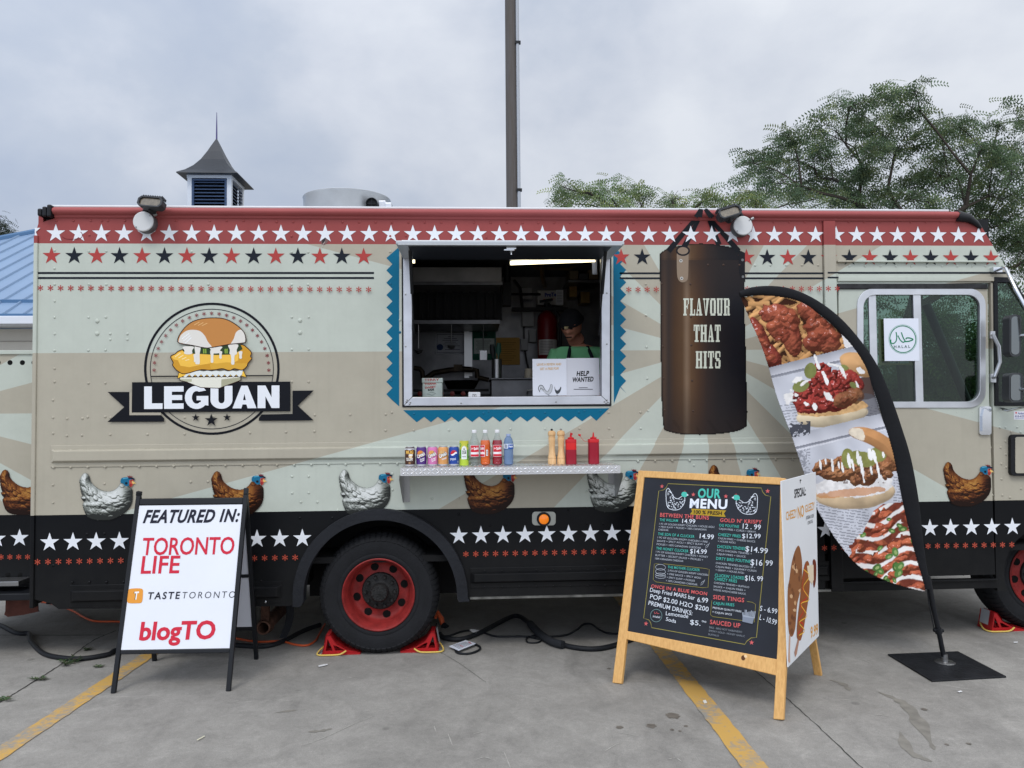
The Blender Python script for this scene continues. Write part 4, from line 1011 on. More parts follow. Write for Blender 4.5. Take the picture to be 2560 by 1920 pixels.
P([(810, 560), (860, 510), (1100, 515), (1400, 490), (1425, 545), (1330, 600), (1150, 605), (1000, 595), (850, 590)], (46, 66, 40))
for x in (830, 1020, 1040, 1240, 1258): P([(x, 545), (x + 14, 540), (x + 16, 590), (x + 2, 590)], (132, 162, 66))
for cx, w_, y0, y1 in ((870, 55, 520, 600), (965, 30, 510, 700), (1150, 65, 520, 590), (1113, 18, 560, 685), (1200, 16, 570, 645), (1330, 50, 500, 605), (1325, 22, 570, 705), (1405, 18, 570, 645), (940, 16, 600, 680)):
    P(smooth_path([(cx - w_, y0), (cx + w_, y0), (cx + w_ * 0.7, (y0 + y1) / 2), (cx + w_ * 0.75, y1 - 10), (cx, y1), (cx - w_ * 0.75, y1 - 10), (cx - w_ * 0.7, (y0 + y1) / 2)], 3, True), (226, 222, 214))
P(bun, (192, 132, 72))
P(smooth_path([(772, 478), (790, 410), (850, 360), (920, 348), (990, 362), (1040, 410), (1070, 470), (1110, 525), (1040, 530), (900, 503)], 4), (222, 218, 210))
P(smooth_path([(1302, 492), (1335, 440), (1355, 380), (1390, 350), (1425, 352), (1450, 400), (1454, 440), (1448, 476)], 4), (222, 218, 210))
for i in range(3): PL([(805 + i * 15, 440 + i * 25), (880 + i * 12, 385 + i * 20)], 8, (236, 238, 240)); PL([(930 + i * 40, 300 + i * 4), (985 + i * 40, 268 + i * 6)], 7, (222, 178, 120))
PL(smooth_path(bun, 3, True), 8, OUT, True)
def heavy(ch):
    el = lambda rx, ry, a0, a1, cy=.5: [(.5 + rx * math.cos(t), cy + ry * math.sin(t)) for t in np.linspace(math.radians(a0), math.radians(a1), 22)]
    return {'L': [(0, 0), (1, 0), (1, .25), (.42, .25), (.42, 1), (0, 1)], 'E': [(0, 0), (1, 0), (1, .24), (.4, .24), (.4, .39), (.93, .39), (.93, .61), (.4, .61), (.4, .76), (1, .76), (1, 1), (0, 1)],
            'G': el(.5, .515, 36, 318) + [(1.0, .13), (1.0, .56), (.5, .56), (.5, .37), (.68, .37), (.68, .29)] + el(.2, .28, 310, 62), 'U': [(0, 1)] + el(.5, .4, 180, 360, .385) + [(1, 1), (.64, 1)] + el(.14, .16, 360, 180, .385) + [(.36, 1)],
            'A': [(0, 0), (.37, 1), (.63, 1), (1, 0), (.63, 0), (.58, .17), (.42, .17), (.37, 0)], 'N': [(0, 0), (.36, 0), (.36, .52), (.64, 0), (1, 0), (1, 1), (.64, 1), (.64, .48), (.36, 1), (0, 1)]}[ch]
for ch, xa_, xb_ in (('L', 420, 608), ('E', 624, 823), ('G', 836, 1076), ('U', 1098, 1322), ('A', 1322, 1568), ('N', 1579, 1802)):
    g_ = lambda u, v: (xa_ + (xb_ - xa_) * u, 1158 - 11 * (xa_ + (xb_ - xa_) * u - 420) / 1382 - 231 * v)
    P([g_(*q) for q in heavy(ch)], WHT)
    if ch == 'A': P([g_(*q) for q in ((.44, .36), (.56, .36), (.5, .64))], BLK)
P([(850, 880), (1385, 872), (1185, 945), (1000, 938)], (226, 224, 210)); P([(1208, 874), (1385, 872), (1208, 937)], (170, 168, 142)); PL([(850, 880), (1000, 938), (1185, 945), (1385, 872)], 7, OUT)
pr.build('round_emblem', PRT, truck)

# hens wearing helmets
hz = T(180, 1160, 520 / 2212)
hen_out = smooth_path([(150, 95), (185, 125), (200, 180), (235, 225), (290, 265), (340, 285), (400, 290), (450, 275), (490, 240), (520, 205), (560, 215), (600, 235), (640, 265), (645, 320), (640, 400), (615, 460), (560, 520), (490, 560), (420, 590), (330, 597), (240, 590), (180, 570), (145, 530), (125, 480), (115, 430), (128, 400), (108, 378), (95, 345), (113, 345), (95, 290), (85, 220), (80, 180), (95, 140), (120, 105)], 4, True)
HO = W(*hz(360, 350))          # reference point
def hen_uv(x, y):
    p = W(*hz(x, y)); return (p.x - HO.x, p.z - HO.z)
def make_hen(kind):
    n = 118
    xs = np.linspace(70, 655, n + 1); ys = np.linspace(85, 605, n + 1)
    X, Y = np.meshgrid((xs[:-1] + xs[1:]) / 2, (ys[:-1] + ys[1:]) / 2)
    ins = inside(X, Y, hen_out); d = edge_dist(X, Y, hen_out)
    h = np.sqrt(np.clip(1 - (1 - np.clip(d / 130, 0, 1)) ** 2, 0, 1)) * 130
    r = np.random.RandomState(5); bump = np.zeros_like(X)
    for i in range(170):
        cx, cy = r.uniform(90, 640), r.uniform(110, 590)
        a = math.radians(20 + 25 * math.sin(cx / 120)) if cx > 230 else math.radians(65)
        L_, w_ = r.uniform(26, 46), r.uniform(13, 22)
        if cy > 470: L_, w_ = L_ * 1.5, w_ * 1.5
        u = (X - cx) * math.cos(a) + (Y - cy) * math.sin(a); v = -(X - cx) * math.sin(a) + (Y - cy) * math.cos(a)
        bump = np.maximum(bump, 14 * np.clip(1 - (u / L_) ** 2 - (v / w_) ** 2, 0, 1) ** 0.6 + 0.0 * X)
    # wing edge: a crease between back and belly
    crease = np.exp(-((Y - (440 + 22 * np.sin((X - 150) / 110))) / 16) ** 2) * (X > 150) * (X < 560)
    h = h + bump + 5 * vnoise(X / 16, Y / 9, 3)
    gy, gx = np.gradient(h, ys[1] - ys[0], xs[1] - xs[0])
    nn = np.sqrt(gx ** 2 + gy ** 2 + 0.55); lx, ly, lz = -0.25, -0.62, 0.74
    sh = (-gx * lx - gy * ly + 0.74 * lz) / nn
    sh = np.clip(-0.12 + 1.12 * sh - 0.6 * crease - 0.12 * np.clip((Y - 500) / 90, 0, 1), 0, 1.1)
    neck = np.exp(-((X - 605) / 75) ** 2 - ((Y - 300) / 120) ** 2); sh = sh * (1 - 0.6 * neck)
    low = np.clip((Y - 440) / 150, 0, 1)
    if kind == 'white': stops = [(0, (44, 46, 44)), (0.35, (112, 116, 110)), (0.65, (178, 182, 176)), (1.1, (236, 238, 236))]
    else: stops = [(0, (32, 16, 10)), (0.35, (74, 38, 20)), (0.65, (112, 64, 32)), (0.9, (152, 98, 46)), (1.1, (206, 160, 84))]
    tt = [a for a, b in stops]; col = np.stack([np.interp(sh, tt, [lin(b)[k] for a, b in stops]) for k in range(3)], -1)
    edge = np.clip(d / 5, 0.35, 1)[..., None]; col = col * edge
    P_ = np.zeros((n + 1, n + 1, 3))
    for j, y in enumerate(ys):
        a, b = hen_uv(70, y), hen_uv(655, y)
        P_[j, :, 0] = np.linspace(a[0], b[0], n + 1); P_[j, :, 1] = -0.0022; P_[j, :, 2] = np.linspace(a[1], b[1], n + 1)
    o = grid_mesh('hen_print', P_, col, ins, PRT, None, False)
    pr = Print(Frame((HO.x, 0, HO.z), (1, 0, 0), (0, 0, 1)), base=0.0026)
    pr.fr.o = Vector((0, 0, 0))
    Q = lambda pts, c: pr.poly([hen_uv(*p) for p in pts], c)
    Q([(600, 150), (586, 118), (600, 132), (612, 121), (618, 135), (628, 122), (634, 138), (641, 124), (645, 150)], (122, 44, 50))
    Q(smooth_path([(606, 168), (645, 163), (656, 182), (650, 215), (632, 245), (618, 236), (606, 205)], 3, True), (186, 82, 66))
    Q([(638, 178), (662, 188), (683, 210), (662, 206), (655, 216), (640, 200)], (222, 184, 112))
    Q([(612, 205), (640, 212), (632, 246), (616, 238)], (150, 44, 46)); pr.disc(*hen_uv(630, 178), 6.5 * kz, (34, 16, 14))
    Q(smooth_path([(530, 150), (560, 141), (610, 143), (640, 150), (640, 165), (612, 172), (610, 200), (605, 228), (580, 236), (556, 222), (545, 206), (521, 200), (518, 175)], 3, True), (26, 104, 138))
    Q([(600, 141), (640, 142), (669, 155), (666, 171), (632, 161), (600, 156)], (28, 40, 58)); Q([(540, 148), (600, 144), (600, 150), (545, 160)], (80, 160, 190))
    pr.disc(*hen_uv(579, 204), 15 * kz, (20, 70, 100)); pr.disc(*hen_uv(579, 204), 10 * kz, (12, 20, 30))
    hm = pr.build('helmeted_head', PRT, None); hm.parent = o
    return o
hens = {k: make_hen(k) for k in ('white', 'brown')}
h0x = 200.0
first = {}
def put_hen(kind, left_px, par, yy, left_y=1214):
    p = W(left_px, left_y, yy); q = W(h0x, left_y)
    src = hens[kind]
    if kind not in first: o = src; first[kind] = 1
    else: o = copy_tree(src)
    o.location = (HO.x + p.x - q.x, yy, HO.z)
    attach(o, par); o['label'] = kind + ' hen in a teal helmet printed on the truck side'
    return o
put_hen('white', 200, truck, -0.004); put_hen('brown', 529.5, truck, -0.004); put_hen('white', 848.5, truck, -0.004); put_hen('brown', 1161, truck, -0.004)
put_hen('white', 1468.5, truck, -0.004); put_hen('brown', 1773, truck, -0.004); put_hen('white', 2069, truck, -0.0065); put_hen('brown', 2360, truck, -0.0065)
hb = put_hen('brown', 0, lk, LKY - 0.002); hb.location.z = W(60, 1228, LKY).z - 0.01
# locker graphics
pr = Print(LF)
for px, py in ((-8, 1347), (49, 1345)): pr.star(*LF.p(px, py), 0.0625, WHT)
for i in range(5): pr.aster(*LF.p(3 + 22.2 * i - 22.2, 1392.5 - 0.1 * i), 0.0185, RED2)
pr.build('locker_star_print', PRT, lk)

# the printed punching bag
bag = smooth_path([(1650, 634), (1664, 624), (1690, 616), (1720, 611), (1757, 609), (1800, 613), (1840, 622), (1861, 634)], 4) + [(1862, 700), (1860, 760), (1863, 840), (1865, 900), (1866, 960), (1868, 1030), (1866, 1066)] + smooth_path([(1866, 1066), (1845, 1077), (1800, 1084), (1750, 1087), (1700, 1085), (1668, 1078), (1659, 1073)], 3) + [(1656, 1040), (1654, 1000), (1652, 900), (1651, 760), (1650, 700)]
bag = [(float(a), float(b)) for a, b in bag]
nx, ny = 110, 240
xs = np.linspace(1647, 1871, nx + 1); ys = np.linspace(606, 1090, ny + 1)
X, Y = np.meshgrid((xs[:-1] + xs[1:]) / 2, (ys[:-1] + ys[1:]) / 2)
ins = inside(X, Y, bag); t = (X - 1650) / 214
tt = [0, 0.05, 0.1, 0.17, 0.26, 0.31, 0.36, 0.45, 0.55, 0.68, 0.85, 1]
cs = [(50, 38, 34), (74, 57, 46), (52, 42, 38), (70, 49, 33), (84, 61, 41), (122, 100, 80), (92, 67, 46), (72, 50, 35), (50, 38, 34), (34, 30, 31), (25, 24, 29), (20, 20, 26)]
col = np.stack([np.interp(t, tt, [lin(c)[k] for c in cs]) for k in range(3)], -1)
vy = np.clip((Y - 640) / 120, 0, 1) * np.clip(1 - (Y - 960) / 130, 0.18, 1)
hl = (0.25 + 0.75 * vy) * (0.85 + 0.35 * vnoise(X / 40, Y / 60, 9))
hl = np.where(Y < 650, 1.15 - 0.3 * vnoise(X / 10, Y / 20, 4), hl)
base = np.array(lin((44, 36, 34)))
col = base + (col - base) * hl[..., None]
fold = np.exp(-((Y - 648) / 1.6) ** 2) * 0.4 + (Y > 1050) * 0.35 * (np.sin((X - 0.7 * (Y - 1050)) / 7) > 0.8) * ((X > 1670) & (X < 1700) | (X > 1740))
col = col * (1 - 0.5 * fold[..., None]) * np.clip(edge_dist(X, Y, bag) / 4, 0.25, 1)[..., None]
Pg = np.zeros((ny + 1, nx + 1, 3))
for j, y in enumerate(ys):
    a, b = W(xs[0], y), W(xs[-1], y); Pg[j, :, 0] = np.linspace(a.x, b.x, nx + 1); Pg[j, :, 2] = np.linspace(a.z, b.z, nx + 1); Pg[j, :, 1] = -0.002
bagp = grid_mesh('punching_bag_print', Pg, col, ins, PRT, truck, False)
pr = Print(SIDE, base=0.0028)
def strap(a, b, w0, w1, y_cut=551):
    pr.pxline([a, b], [w0, w1], (18, 20, 26))
for a, b, c in (((1735, 551), (1671, 628), 0), ((1745, 551), (1708, 622), 0), ((1773, 551), (1797, 612), 0), ((1778, 551), (1846, 628), 0)): strap(a, b, 10, 14)
pr.px(smooth_path([(1693, 622), (1706, 618), (1720, 622), (1721, 640), (1720, 690), (1716, 702), (1706, 706), (1696, 700), (1692, 680)], 3, True), (140, 122, 104))
for q in ((1702, 652), (1704, 696)): pr.disc(*SIDE.p(*q), 0.011, (190, 190, 186)); pr.disc(*SIDE.p(*q), 0.005, (60, 56, 52))
pr.line([(SIDE.p(1707, 627)[0] + 0.042 * math.cos(t), SIDE.p(1707, 627)[1] + 0.03 * math.sin(t)) for t in np.linspace(0, 2 * math.pi, 30)], 0.011, (24, 24, 30))
pr.px([(1846, 626), (1862, 632), (1862, 698), (1852, 696), (1847, 680)], (22, 22, 27))
for q in ((1856, 650), (1857, 692)): pr.disc(*SIDE.p(*q), 0.009, (110, 112, 112))
pr.build('bag_straps', PRT, bagp)
pr = Print(wall(-0.0), base=0.0445)
for a, b in (((1746, 527), (1735, 547)), ((1750, 527), (1745, 547)), ((1757, 527), (1772, 547)), ((1760, 527), (1777, 547))): pr.pxline([a, b], [7, 10], (18, 20, 26))
pr.build('bag_straps', PRT, bagp)
SL = {  # narrow western slab capitals in a unit box, as rectangles
 'F': [(.12, 0, .5, 1), (0, 0, .62, .1), (0, .9, 1, 1), (.82, .66, 1, .9), (.5, .47, .72, .57), (.68, .38, .8, .66)],
 'L': [(.12, 0, .5, 1), (0, .9, .62, 1), (0, 0, 1, .1), (.82, .1, 1, .36)],
 'O': [(0, .12, .36, .88), (.64, .12, 1, .88), (.1, 0, .9, .12), (.1, .88, .9, 1)],
 'U': [(.06, .12, .4, 1), (.66, .12, .94, 1), (0, .9, .5, 1), (.56, .9, 1, 1), (.14, 0, .86, .12)],
 'R': [(.1, 0, .44, 1), (0, 0, .54, .1), (0, .9, .86, 1), (.66, .54, .96, .92), (.44, .46, .84, .56), (.62, .06, .92, .48), (.62, 0, 1, .1)],
 'T': [(.31, 0, .69, 1), (.16, 0, .84, .1), (0, .9, 1, 1), (0, .64, .16, .9), (.84, .64, 1, .9)],
 'H': [(.06, 0, .38, 1), (.62, 0, .94, 1), (0, 0, .46, .1), (.54, 0, 1, .1), (0, .9, .46, 1), (.54, .9, 1, 1), (.38, .45, .62, .56)],
 'I': [(.2, 0, .8, 1), (0, 0, 1, .1), (0, .9, 1, 1)],
 'S': [(.02, .55, .36, .9), (.64, .1, .98, .48), (.1, .88, .9, 1), (.1, 0, .9, .12), (.2, .42, .8, .6), (.76, .66, .96, .95), (.04, .05, .24, .34)]}
def slabword(pr, st, x0, x1, y0, y1, c, widths):
    tot = sum(widths[ch] for ch in st) + 0.16 * (len(st) - 1); k = (x1 - x0) / tot; x = x0
    for ch in st:
        w_ = widths[ch] * k
        if ch == 'A' or ch == 'V':
            f = (lambda v: y1 + (y0 - y1) * v) if ch == 'A' else (lambda v: y0 + (y1 - y0) * v)
            q = lambda u, v: (x + u * w_, f(v))
            pr.px([q(.42, 1), q(.62, 1), q(.94, .06), q(.58, .06)], c); pr.px([q(.38, 1), q(.5, 1), q(.24, .06), q(.1, .06)], c)
            pr.px([q(0, 0), q(.4, 0), q(.4, .1), q(0, .1)], c); pr.px([q(.5, 0), q(1.04, 0), q(1.04, .1), q(.5, .1)], c)
            if ch == 'A': pr.px([q(.26, .26), q(.7, .26), q(.7, .36), q(.26, .36)], c)
        else:
            for a, b, d, e in SL[ch]: pr.px([(x + a * w_, y1 + (y0 - y1) * b), (x + d * w_, y1 + (y0 - y1) * b), (x + d * w_, y1 + (y0 - y1) * e), (x + a * w_, y1 + (y0 - y1) * e)], c)
        x += w_ + 0.16 * k
wd = dict(F=.95, L=.9, A=1.05, V=1.05, O=1, U=1, R=1.08, T=1, H=1.12, I=.62, S=.95)
pr = Print(SIDE, base=0.003)
for a in (('FLAVOUR', 1708, 1824, 746, 789), ('THAT', 1734, 1801, 812, 855), ('HITS', 1739, 1801, 878, 921)):
    pr = Print(SIDE, base=0.003); slabword(pr, *a, (204, 208, 192), wd); pr.build('slogan_lettering', PRT, bagp)
# damage and marks on the wrap
pr = Print(SIDE)
pr.px(smooth_path([(803, 596), (812, 592), (820, 594), (821, 602), (812, 612), (804, 610)], 3, True), (120, 92, 90)); pr.px([(806, 598), (815, 593), (812, 604), (805, 609)], (52, 46, 48))
pr.pxline([(812, 604), (806, 615), (802, 625)], 0.8, (196, 196, 188)); pr.rect(803, 630, 804.5, 636, (200, 196, 190)); pr.rect(803, 640, 804.5, 645, (200, 196, 190))
pr.pxline(smooth_path([(156, 592), (165, 597), (185, 598), (203, 595), (206, 586), (202, 580)], 4), 1.6, (120, 44, 48))
pr.build('torn_decal', PRT, truck)
pr = Print(SIDE, base=0.0015); pr.rect(2534, 1028, 2566, 1049, (222, 222, 228)); pr.disc(*SIDE.p(2540, 1032), 0.006, (200, 50, 50)); pr.ptext('Anderson', (2544, 1036), (2566, 1036), 5.5, (60, 70, 140), bold=0.02); pr.ptext('416-625-8', (2537, 1043), (2566, 1043), 5, (50, 50, 120), bold=0.02); pr.rect(2538, 1045, 2560, 1046, (90, 100, 160))
pr.build('dealer_sticker', PRT, truck)
# ------------------------------------------------------------------ "featured in" sandwich sign
FL_, FR_, RR_ = Vector((-2.052, -0.541, 0)), Vector((-1.402, -0.559, 0)), Vector((-1.400, 0.007, 0))
sign = thing('sandwich_board', (-1.72, -0.27, 0), 'white sandwich board headed FEATURED IN with red lettering in a black metal frame', 'sandwich board')
top_l = Vector((-2.040, -0.253, 1.09)); top_r = top_l + FR_ - FL_
RLs = FL_ + (RR_ - FR_)
SF = Frame(FL_, FR_ - FL_, top_l - FL_)
def bar(mb, a, b, w_, t, ref):
    """square bar from a to b"""
    a, b = Vector(a), Vector(b); d = (b - a).normalized(); s = d.cross(Vector(ref)).normalized(); n = s.cross(d)
    vs = [p + s * (x * w_ / 2) + n * (y * t / 2) for p in (a, b) for x, y in ((-1, -1), (1, -1), (1, 1), (-1, 1))]
    mb.add(vs, [(0, 1, 2, 3), (7, 6, 5, 4), (0, 4, 5, 1), (1, 5, 6, 2), (2, 6, 7, 3), (3, 7, 4, 0)])
WPANEL = mat('white_foamboard', (222, 225, 232), 0.5, var=0.02)
for side, (bl, br, nm) in enumerate(((FL_, FR_, 'front_frame'), (RLs, RR_, 'rear_frame'))):
    fr = Frame(bl, br - bl, top_l - bl) if side == 0 else None
    mb = MB(); n = (br - bl).cross(top_l - bl).normalized()
    bar(mb, bl, top_l + (top_l - bl) * 0.01, 0.026, 0.022, n); bar(mb, br, top_r + (top_r - br) * (0.035 if side == 0 else 0.01), 0.026, 0.022, n)
    f0, f1 = 0.195, 0.985
    off = (br - bl).normalized() * 0.0135
    for f, w_ in ((f0, 0.022), (f1 - 0.02, 0.036)): bar(mb, bl.lerp(top_l, f) + off, br.lerp(top_r, f) - off, w_, 0.02, n)
    if side == 1: bar(mb, bl.lerp(top_l, 0.52) + off, br.lerp(top_r, 0.52) - off, 0.022, 0.02, n)
    if side == 0:
        a = top_l + Vector((0, 0, 0.0)); bar(mb, a, a + Vector((0.004, -0.004, 0.026)), 0.03, 0.024, n)
    frm = mb.build(nm, BLACKM, sign, bevel=0.003)
    mb = MB(); q = [bl.lerp(top_l, f0 + 0.012) + off, br.lerp(top_r, f0 + 0.012) - off, br.lerp(top_r, f1 - 0.04) - off, bl.lerp(top_l, f1 - 0.04) + off]
    nn = n if n.dot(EYE - bl) > 0 else -n
    mb.add([p + nn * (0.006 if side == 0 else 0.004) for p in q] + [p - nn * 0.004 for p in q], [(0, 1, 2, 3), (7, 6, 5, 4), (0, 4, 5, 1), (1, 5, 6, 2), (2, 6, 7, 3), (3, 7, 4, 0)])
    pan = mb.build('sign_panel', WPANEL if side == 0 else mat('panel_back', (196, 198, 206), 0.6), frm)
    if side == 0: fpanel = pan
s3 = T(0, 1440, 0.28933); s2 = T(0, 960, 0.28933); s5 = T(180, 1160, 520 / 2212)
INK = (38, 40, 52); SRED = (200, 46, 66)
def lettering(*items):
    pr = Print(SF, base=0.0075)
    for st, a, b, h, c, k in items: pr.ptext(st, a, b, h, c, **k)
    return pr.build('lettering', PAPER, fpanel)
lettering(('FEATURED', s5(757, 625), s5(1520, 618), 128 * 0.235, INK, dict(bold=0.034, shear=0.3, space=1.1)), ('IN:', s5(1570, 613), s5(1782, 612), 126 * 0.235, INK, dict(bold=0.034, shear=0.26, space=1.15)))
lettering(('TORONTO', s5(742, 968), s5(1724, 956), 176 * 0.235, SRED, dict(bold=0.014, space=0.98)), ('LIFE', s5(735, 1164), s5(1142, 1158), 178 * 0.235, SRED, dict(bold=0.016, space=1.02)))
pr = Print(SF, base=0.0075)
pr.px([s3(*q) for q in smooth_path([(1110, 150), (1112, 125), (1135, 110), (1215, 107), (1238, 120), (1240, 150), (1236, 205), (1225, 230), (1200, 235), (1125, 235), (1105, 222), (1104, 190)], 3, True)], (222, 150, 62))
pr.ptext('T', s3(1157, 203), s3(1199, 200), 62 * 0.2893, (60, 54, 50), bold=0.04, shear=0.1); pr.ptext('T', s3(1163, 202), s3(1203, 199), 62 * 0.2893, (232, 232, 230), bold=0.035, shear=0.1)
pr.build('app_emblem', PAPER, fpanel)
lettering(('TASTE', s3(1280, 201), s3(1557, 196), 58 * 0.2893, INK, dict(bold=0.022, space=1.3, shear=0.08)), ('TORONTO', s3(1577, 195), s3(2034, 188), 56 * 0.2893, INK, dict(bold=-0.008, space=1.35, shear=0.08)))
lettering(('blogTO', s3(1205, 552), s3(1860, 538), 148 * 0.2893, SRED, dict(bold=0.03, shear=0.03, space=1.0)))


# ------------------------------------------------------------------ menu board
def woodmat(name, col, ax=(34, 34, 2.2)):
    m = bpy.data.materials.new(name); m.use_nodes = True
    n = m.node_tree.nodes; l = m.node_tree.links.new; b = n['Principled BSDF']
    t = n.new('ShaderNodeTexCoord'); p = n.new('ShaderNodeMapping'); p.inputs['Scale'].default_value = ax; l(t.outputs['Object'], p.inputs[0])
    z = n.new('ShaderNodeTexNoise'); z.inputs['Scale'].default_value = 3; z.inputs['Detail'].default_value = 5; z.inputs['Distortion'].default_value = 0.3; l(p.outputs[0], z.inputs['Vector'])
    r = n.new('ShaderNodeValToRGB'); l(z.outputs['Fac'], r.inputs[0]); c = lin(col)
    r.color_ramp.elements[0].position = 0.3; r.color_ramp.elements[0].color = (c[0] * .84, c[1] * .77, c[2] * .68, 1); r.color_ramp.elements[1].position = 0.65; r.color_ramp.elements[1].color = (*c, 1)
    l(r.outputs[0], b.inputs['Base Color']); b.inputs['Roughness'].default_value = 0.5
    MATS[name] = m
    return m
PINE = woodmat('varnished_pine', (222, 174, 106))
mFL, mFR, mRR = Vector((0.835, -0.603, 0)), Vector((1.557, -1.189, 0)), Vector((2.055, -0.556, 0))
mTL, mTR = Vector((1.053, -0.280, 1.197)), Vector((1.744, -0.847, 1.200))
MF = Frame(mFL, mFR - mFL, mTL - mFL)
menu = thing('menu_board', (1.3, -0.55, 0), 'pine framed A-board chalked OUR MENU with prices', 'menu board')
mp_ = lambda *q: [MF.p(*a) for a in q]
def mpart(nm, pts, t0, t1, par, m=PINE, bev=0.004):
    mb = MB(); mb.slab(MF, mp_(*pts), t0, t1); return mb.build(nm, m, par, bevel=bev)
mpart('leg', [(1598, 1177), (1614, 1178), (1556, 1710), (1533, 1707)], 0.014, -0.014, menu)
mpart('leg', [(1952, 1196), (1966, 1197), (1970, 1600), (1960, 1800), (1935, 1798), (1946, 1600)], 0.014, -0.014, menu)
mpart('top_rail', [(1612.5, 1177.5), (1955, 1195), (1953, 1213), (1611, 1194)], 0.012, -0.012, menu)
mpart('bottom_rail', [(1569, 1577.5), (1946.5, 1649), (1945, 1690), (1565.5, 1598)], 0.012, -0.012, menu)
chalk = mpart('chalkboard', [(1610, 1193), (1953, 1211), (1946, 1651), (1567, 1579)], 0.004, -0.004, menu, mat('chalkboard_black', (33, 36, 44), 0.6, var=0.2, vscale=5), 0.0)
pr = Print(MF, base=0.0128); zk = T(1530, 1160, 520 / 1598); pr.disc(*MF.p(1860, 1645), 0.011, (96, 62, 40), ry=0.013); pr.disc(*MF.p(1866, 1641), 0.008, (236, 204, 160)); pr.build('wood_knot', PAPER, menu)
# rear leaf
off = mRR - mFR; rFL = mFL + off; back = MB(); nrm = (mRR - rFL).cross(mTL - rFL).normalized()
ux = (mRR - rFL).normalized()
tl2, tr2 = mTL + Vector((0.02, 0.026, -0.02)), mTR + Vector((0.02, 0.026, -0.02))
for a, b in ((rFL, tl2), (mRR, tr2)): bar(back, a, b, 0.045, 0.022, nrm)
bar(back, rFL.lerp(tl2, 0.24) + ux * 0.024, mRR.lerp(tr2, 0.24) - ux * 0.024, 0.045, 0.02, nrm); bar(back, rFL.lerp(tl2, 0.97) + ux * 0.024, mRR.lerp(tr2, 0.97) - ux * 0.024, 0.045, 0.02, nrm)
rl = back.build('rear_frame', PINE, menu, bevel=0.004)
mb = MB(); q = [rFL.lerp(tl2, 0.26) + ux * 0.024, mRR.lerp(tr2, 0.26) - ux * 0.024, mRR.lerp(tr2, 0.95) - ux * 0.024, rFL.lerp(tl2, 0.95) + ux * 0.024]
mb.add([p + nrm * 0.004 for p in q] + [p - nrm * 0.004 for p in q], [(0, 1, 2, 3), (7, 6, 5, 4), (0, 4, 5, 1), (1, 5, 6, 2), (2, 6, 7, 3), (3, 7, 4, 0)]); mb.build('rear_chalkboard', MATS['chalkboard_black'], rl)
# chalk writing
pr = Print(MF, base=0.0048, step=0.00003)
W_, AQ, CO, YL_ = (214, 220, 228), (78, 186, 170), (208, 98, 98), (150, 140, 70)
GY = (178, 184, 192)
t = lambda st, x0, y0, x1, y1, h, c, **k: pr.ptext(st, zk(x0, y0), zk(x1, y1), h * 0.3254, c, **k)
bd = [(432, 152), (1150, 186), (1158, 214), (1180, 240), (1222, 252), (1112, 1334), (1072, 1336), (1040, 1360), (1022, 1386), (308, 1258), (300, 1220), (285, 1198), (246, 1186), (362, 208), (400, 200), (420, 180)]
pr.pxline([zk(*q) for q in bd], 1.3, YL_, True)
for x, y in ((386, 173), (1198, 210), (264, 1227), (1075, 1372), (627, 236), (877, 250)): u, v = MF.p(*zk(x, y)); pr.star(u, v, 0.014, CO, rot=-0.05)
t('OUR', 660, 258, 836, 264, 66, AQ, bold=0.035, space=1.1); t('MENU', 598, 336, 886, 345, 66, (226, 232, 242), bold=0.035, space=1.1)
pr.px([zk(*q) for q in ((610, 344), (880, 358), (862, 382), (876, 409), (600, 388), (618, 366))], (172, 142, 44)); t('100 % FRESH', 630, 382, 846, 394, 26, (26, 26, 30), bold=0.03)
def chalk_hen(o, sx):
    def f(x, y): return zk(o[0] + sx * x, o[1] + y * 0.95 + 0.06 * sx * x)
    body = smooth_path([(0, 0), (-18, 20), (-20, 70), (-15, 130), (0, 160), (40, 172), (90, 165), (125, 130), (140, 90), (135, 55), (110, 62), (80, 80), (50, 70), (25, 35)], 3, True)
    pr.pxline([f(*q) for q in body], 1.5, W_, True)
    rr = random.Random(3)
    for i in range(70):
        x, y = rr.uniform(-14, 130), rr.uniform(25, 165)
        if not inside(np.array([x]), np.array([y]), body)[0]: continue
        L_ = rr.uniform(6, 15); a = rr.uniform(-0.6, 0.9)
        pr.pxline([f(x, y), f(x + L_ * math.cos(a) * .6, y + L_ * math.sin(a) * .6 - 3), f(x + L_ * math.cos(a), y + L_ * math.sin(a))], rr.uniform(1.0, 2.2), W_)
    pr.px([f(*q) for q in smooth_path([(112, 50), (118, 28), (140, 20), (158, 30), (156, 58), (132, 64)], 3, True)], AQ); pr.px([f(*q) for q in ((158, 34), (174, 46), (158, 54))], W_); pr.px([f(*q) for q in ((130, 20), (138, 8), (150, 16), (150, 22))], (130, 54, 60))
chalk_hen((436, 188), 0.9); chalk_hen((1100, 228), -1.02)
t('BETWEEN THE BUNS', 373, 406, 748, 430, 28, CO, bold=0.02, space=1.1); t('GOLD N\u2019 KRISPY', 834, 446, 1154, 462, 27, CO, bold=0.02, space=1.1)
t('THE WILLIAM', 370, 440, 510, 448, 20, AQ, bold=0.004, space=1.05); t('14.99', 543, 456, 643, 460, 32, W_, bold=0.008)
def lines(ls, h=14, c=GY):
    for st, x0, y0, x1, y1 in ls: t(st, x0, y0, x1, y1, h, c, bold=0.0)
lines([('1 PC OF GOLDEN KRISPY CHICKEN + HOUSE AIOLI', 368, 468, 790, 494), ('+ MILD SLAW + PICKLES + 100% CANADIAN', 364, 490, 728, 514), ('CHEDDAR.', 360, 512, 440, 518)])
t('THE SON OF A CLUCKER', 357, 548, 637, 570, 20, AQ, bold=0.004, space=1.05); t('14.99', 677, 572, 785, 582, 36, W_, bold=0.008)
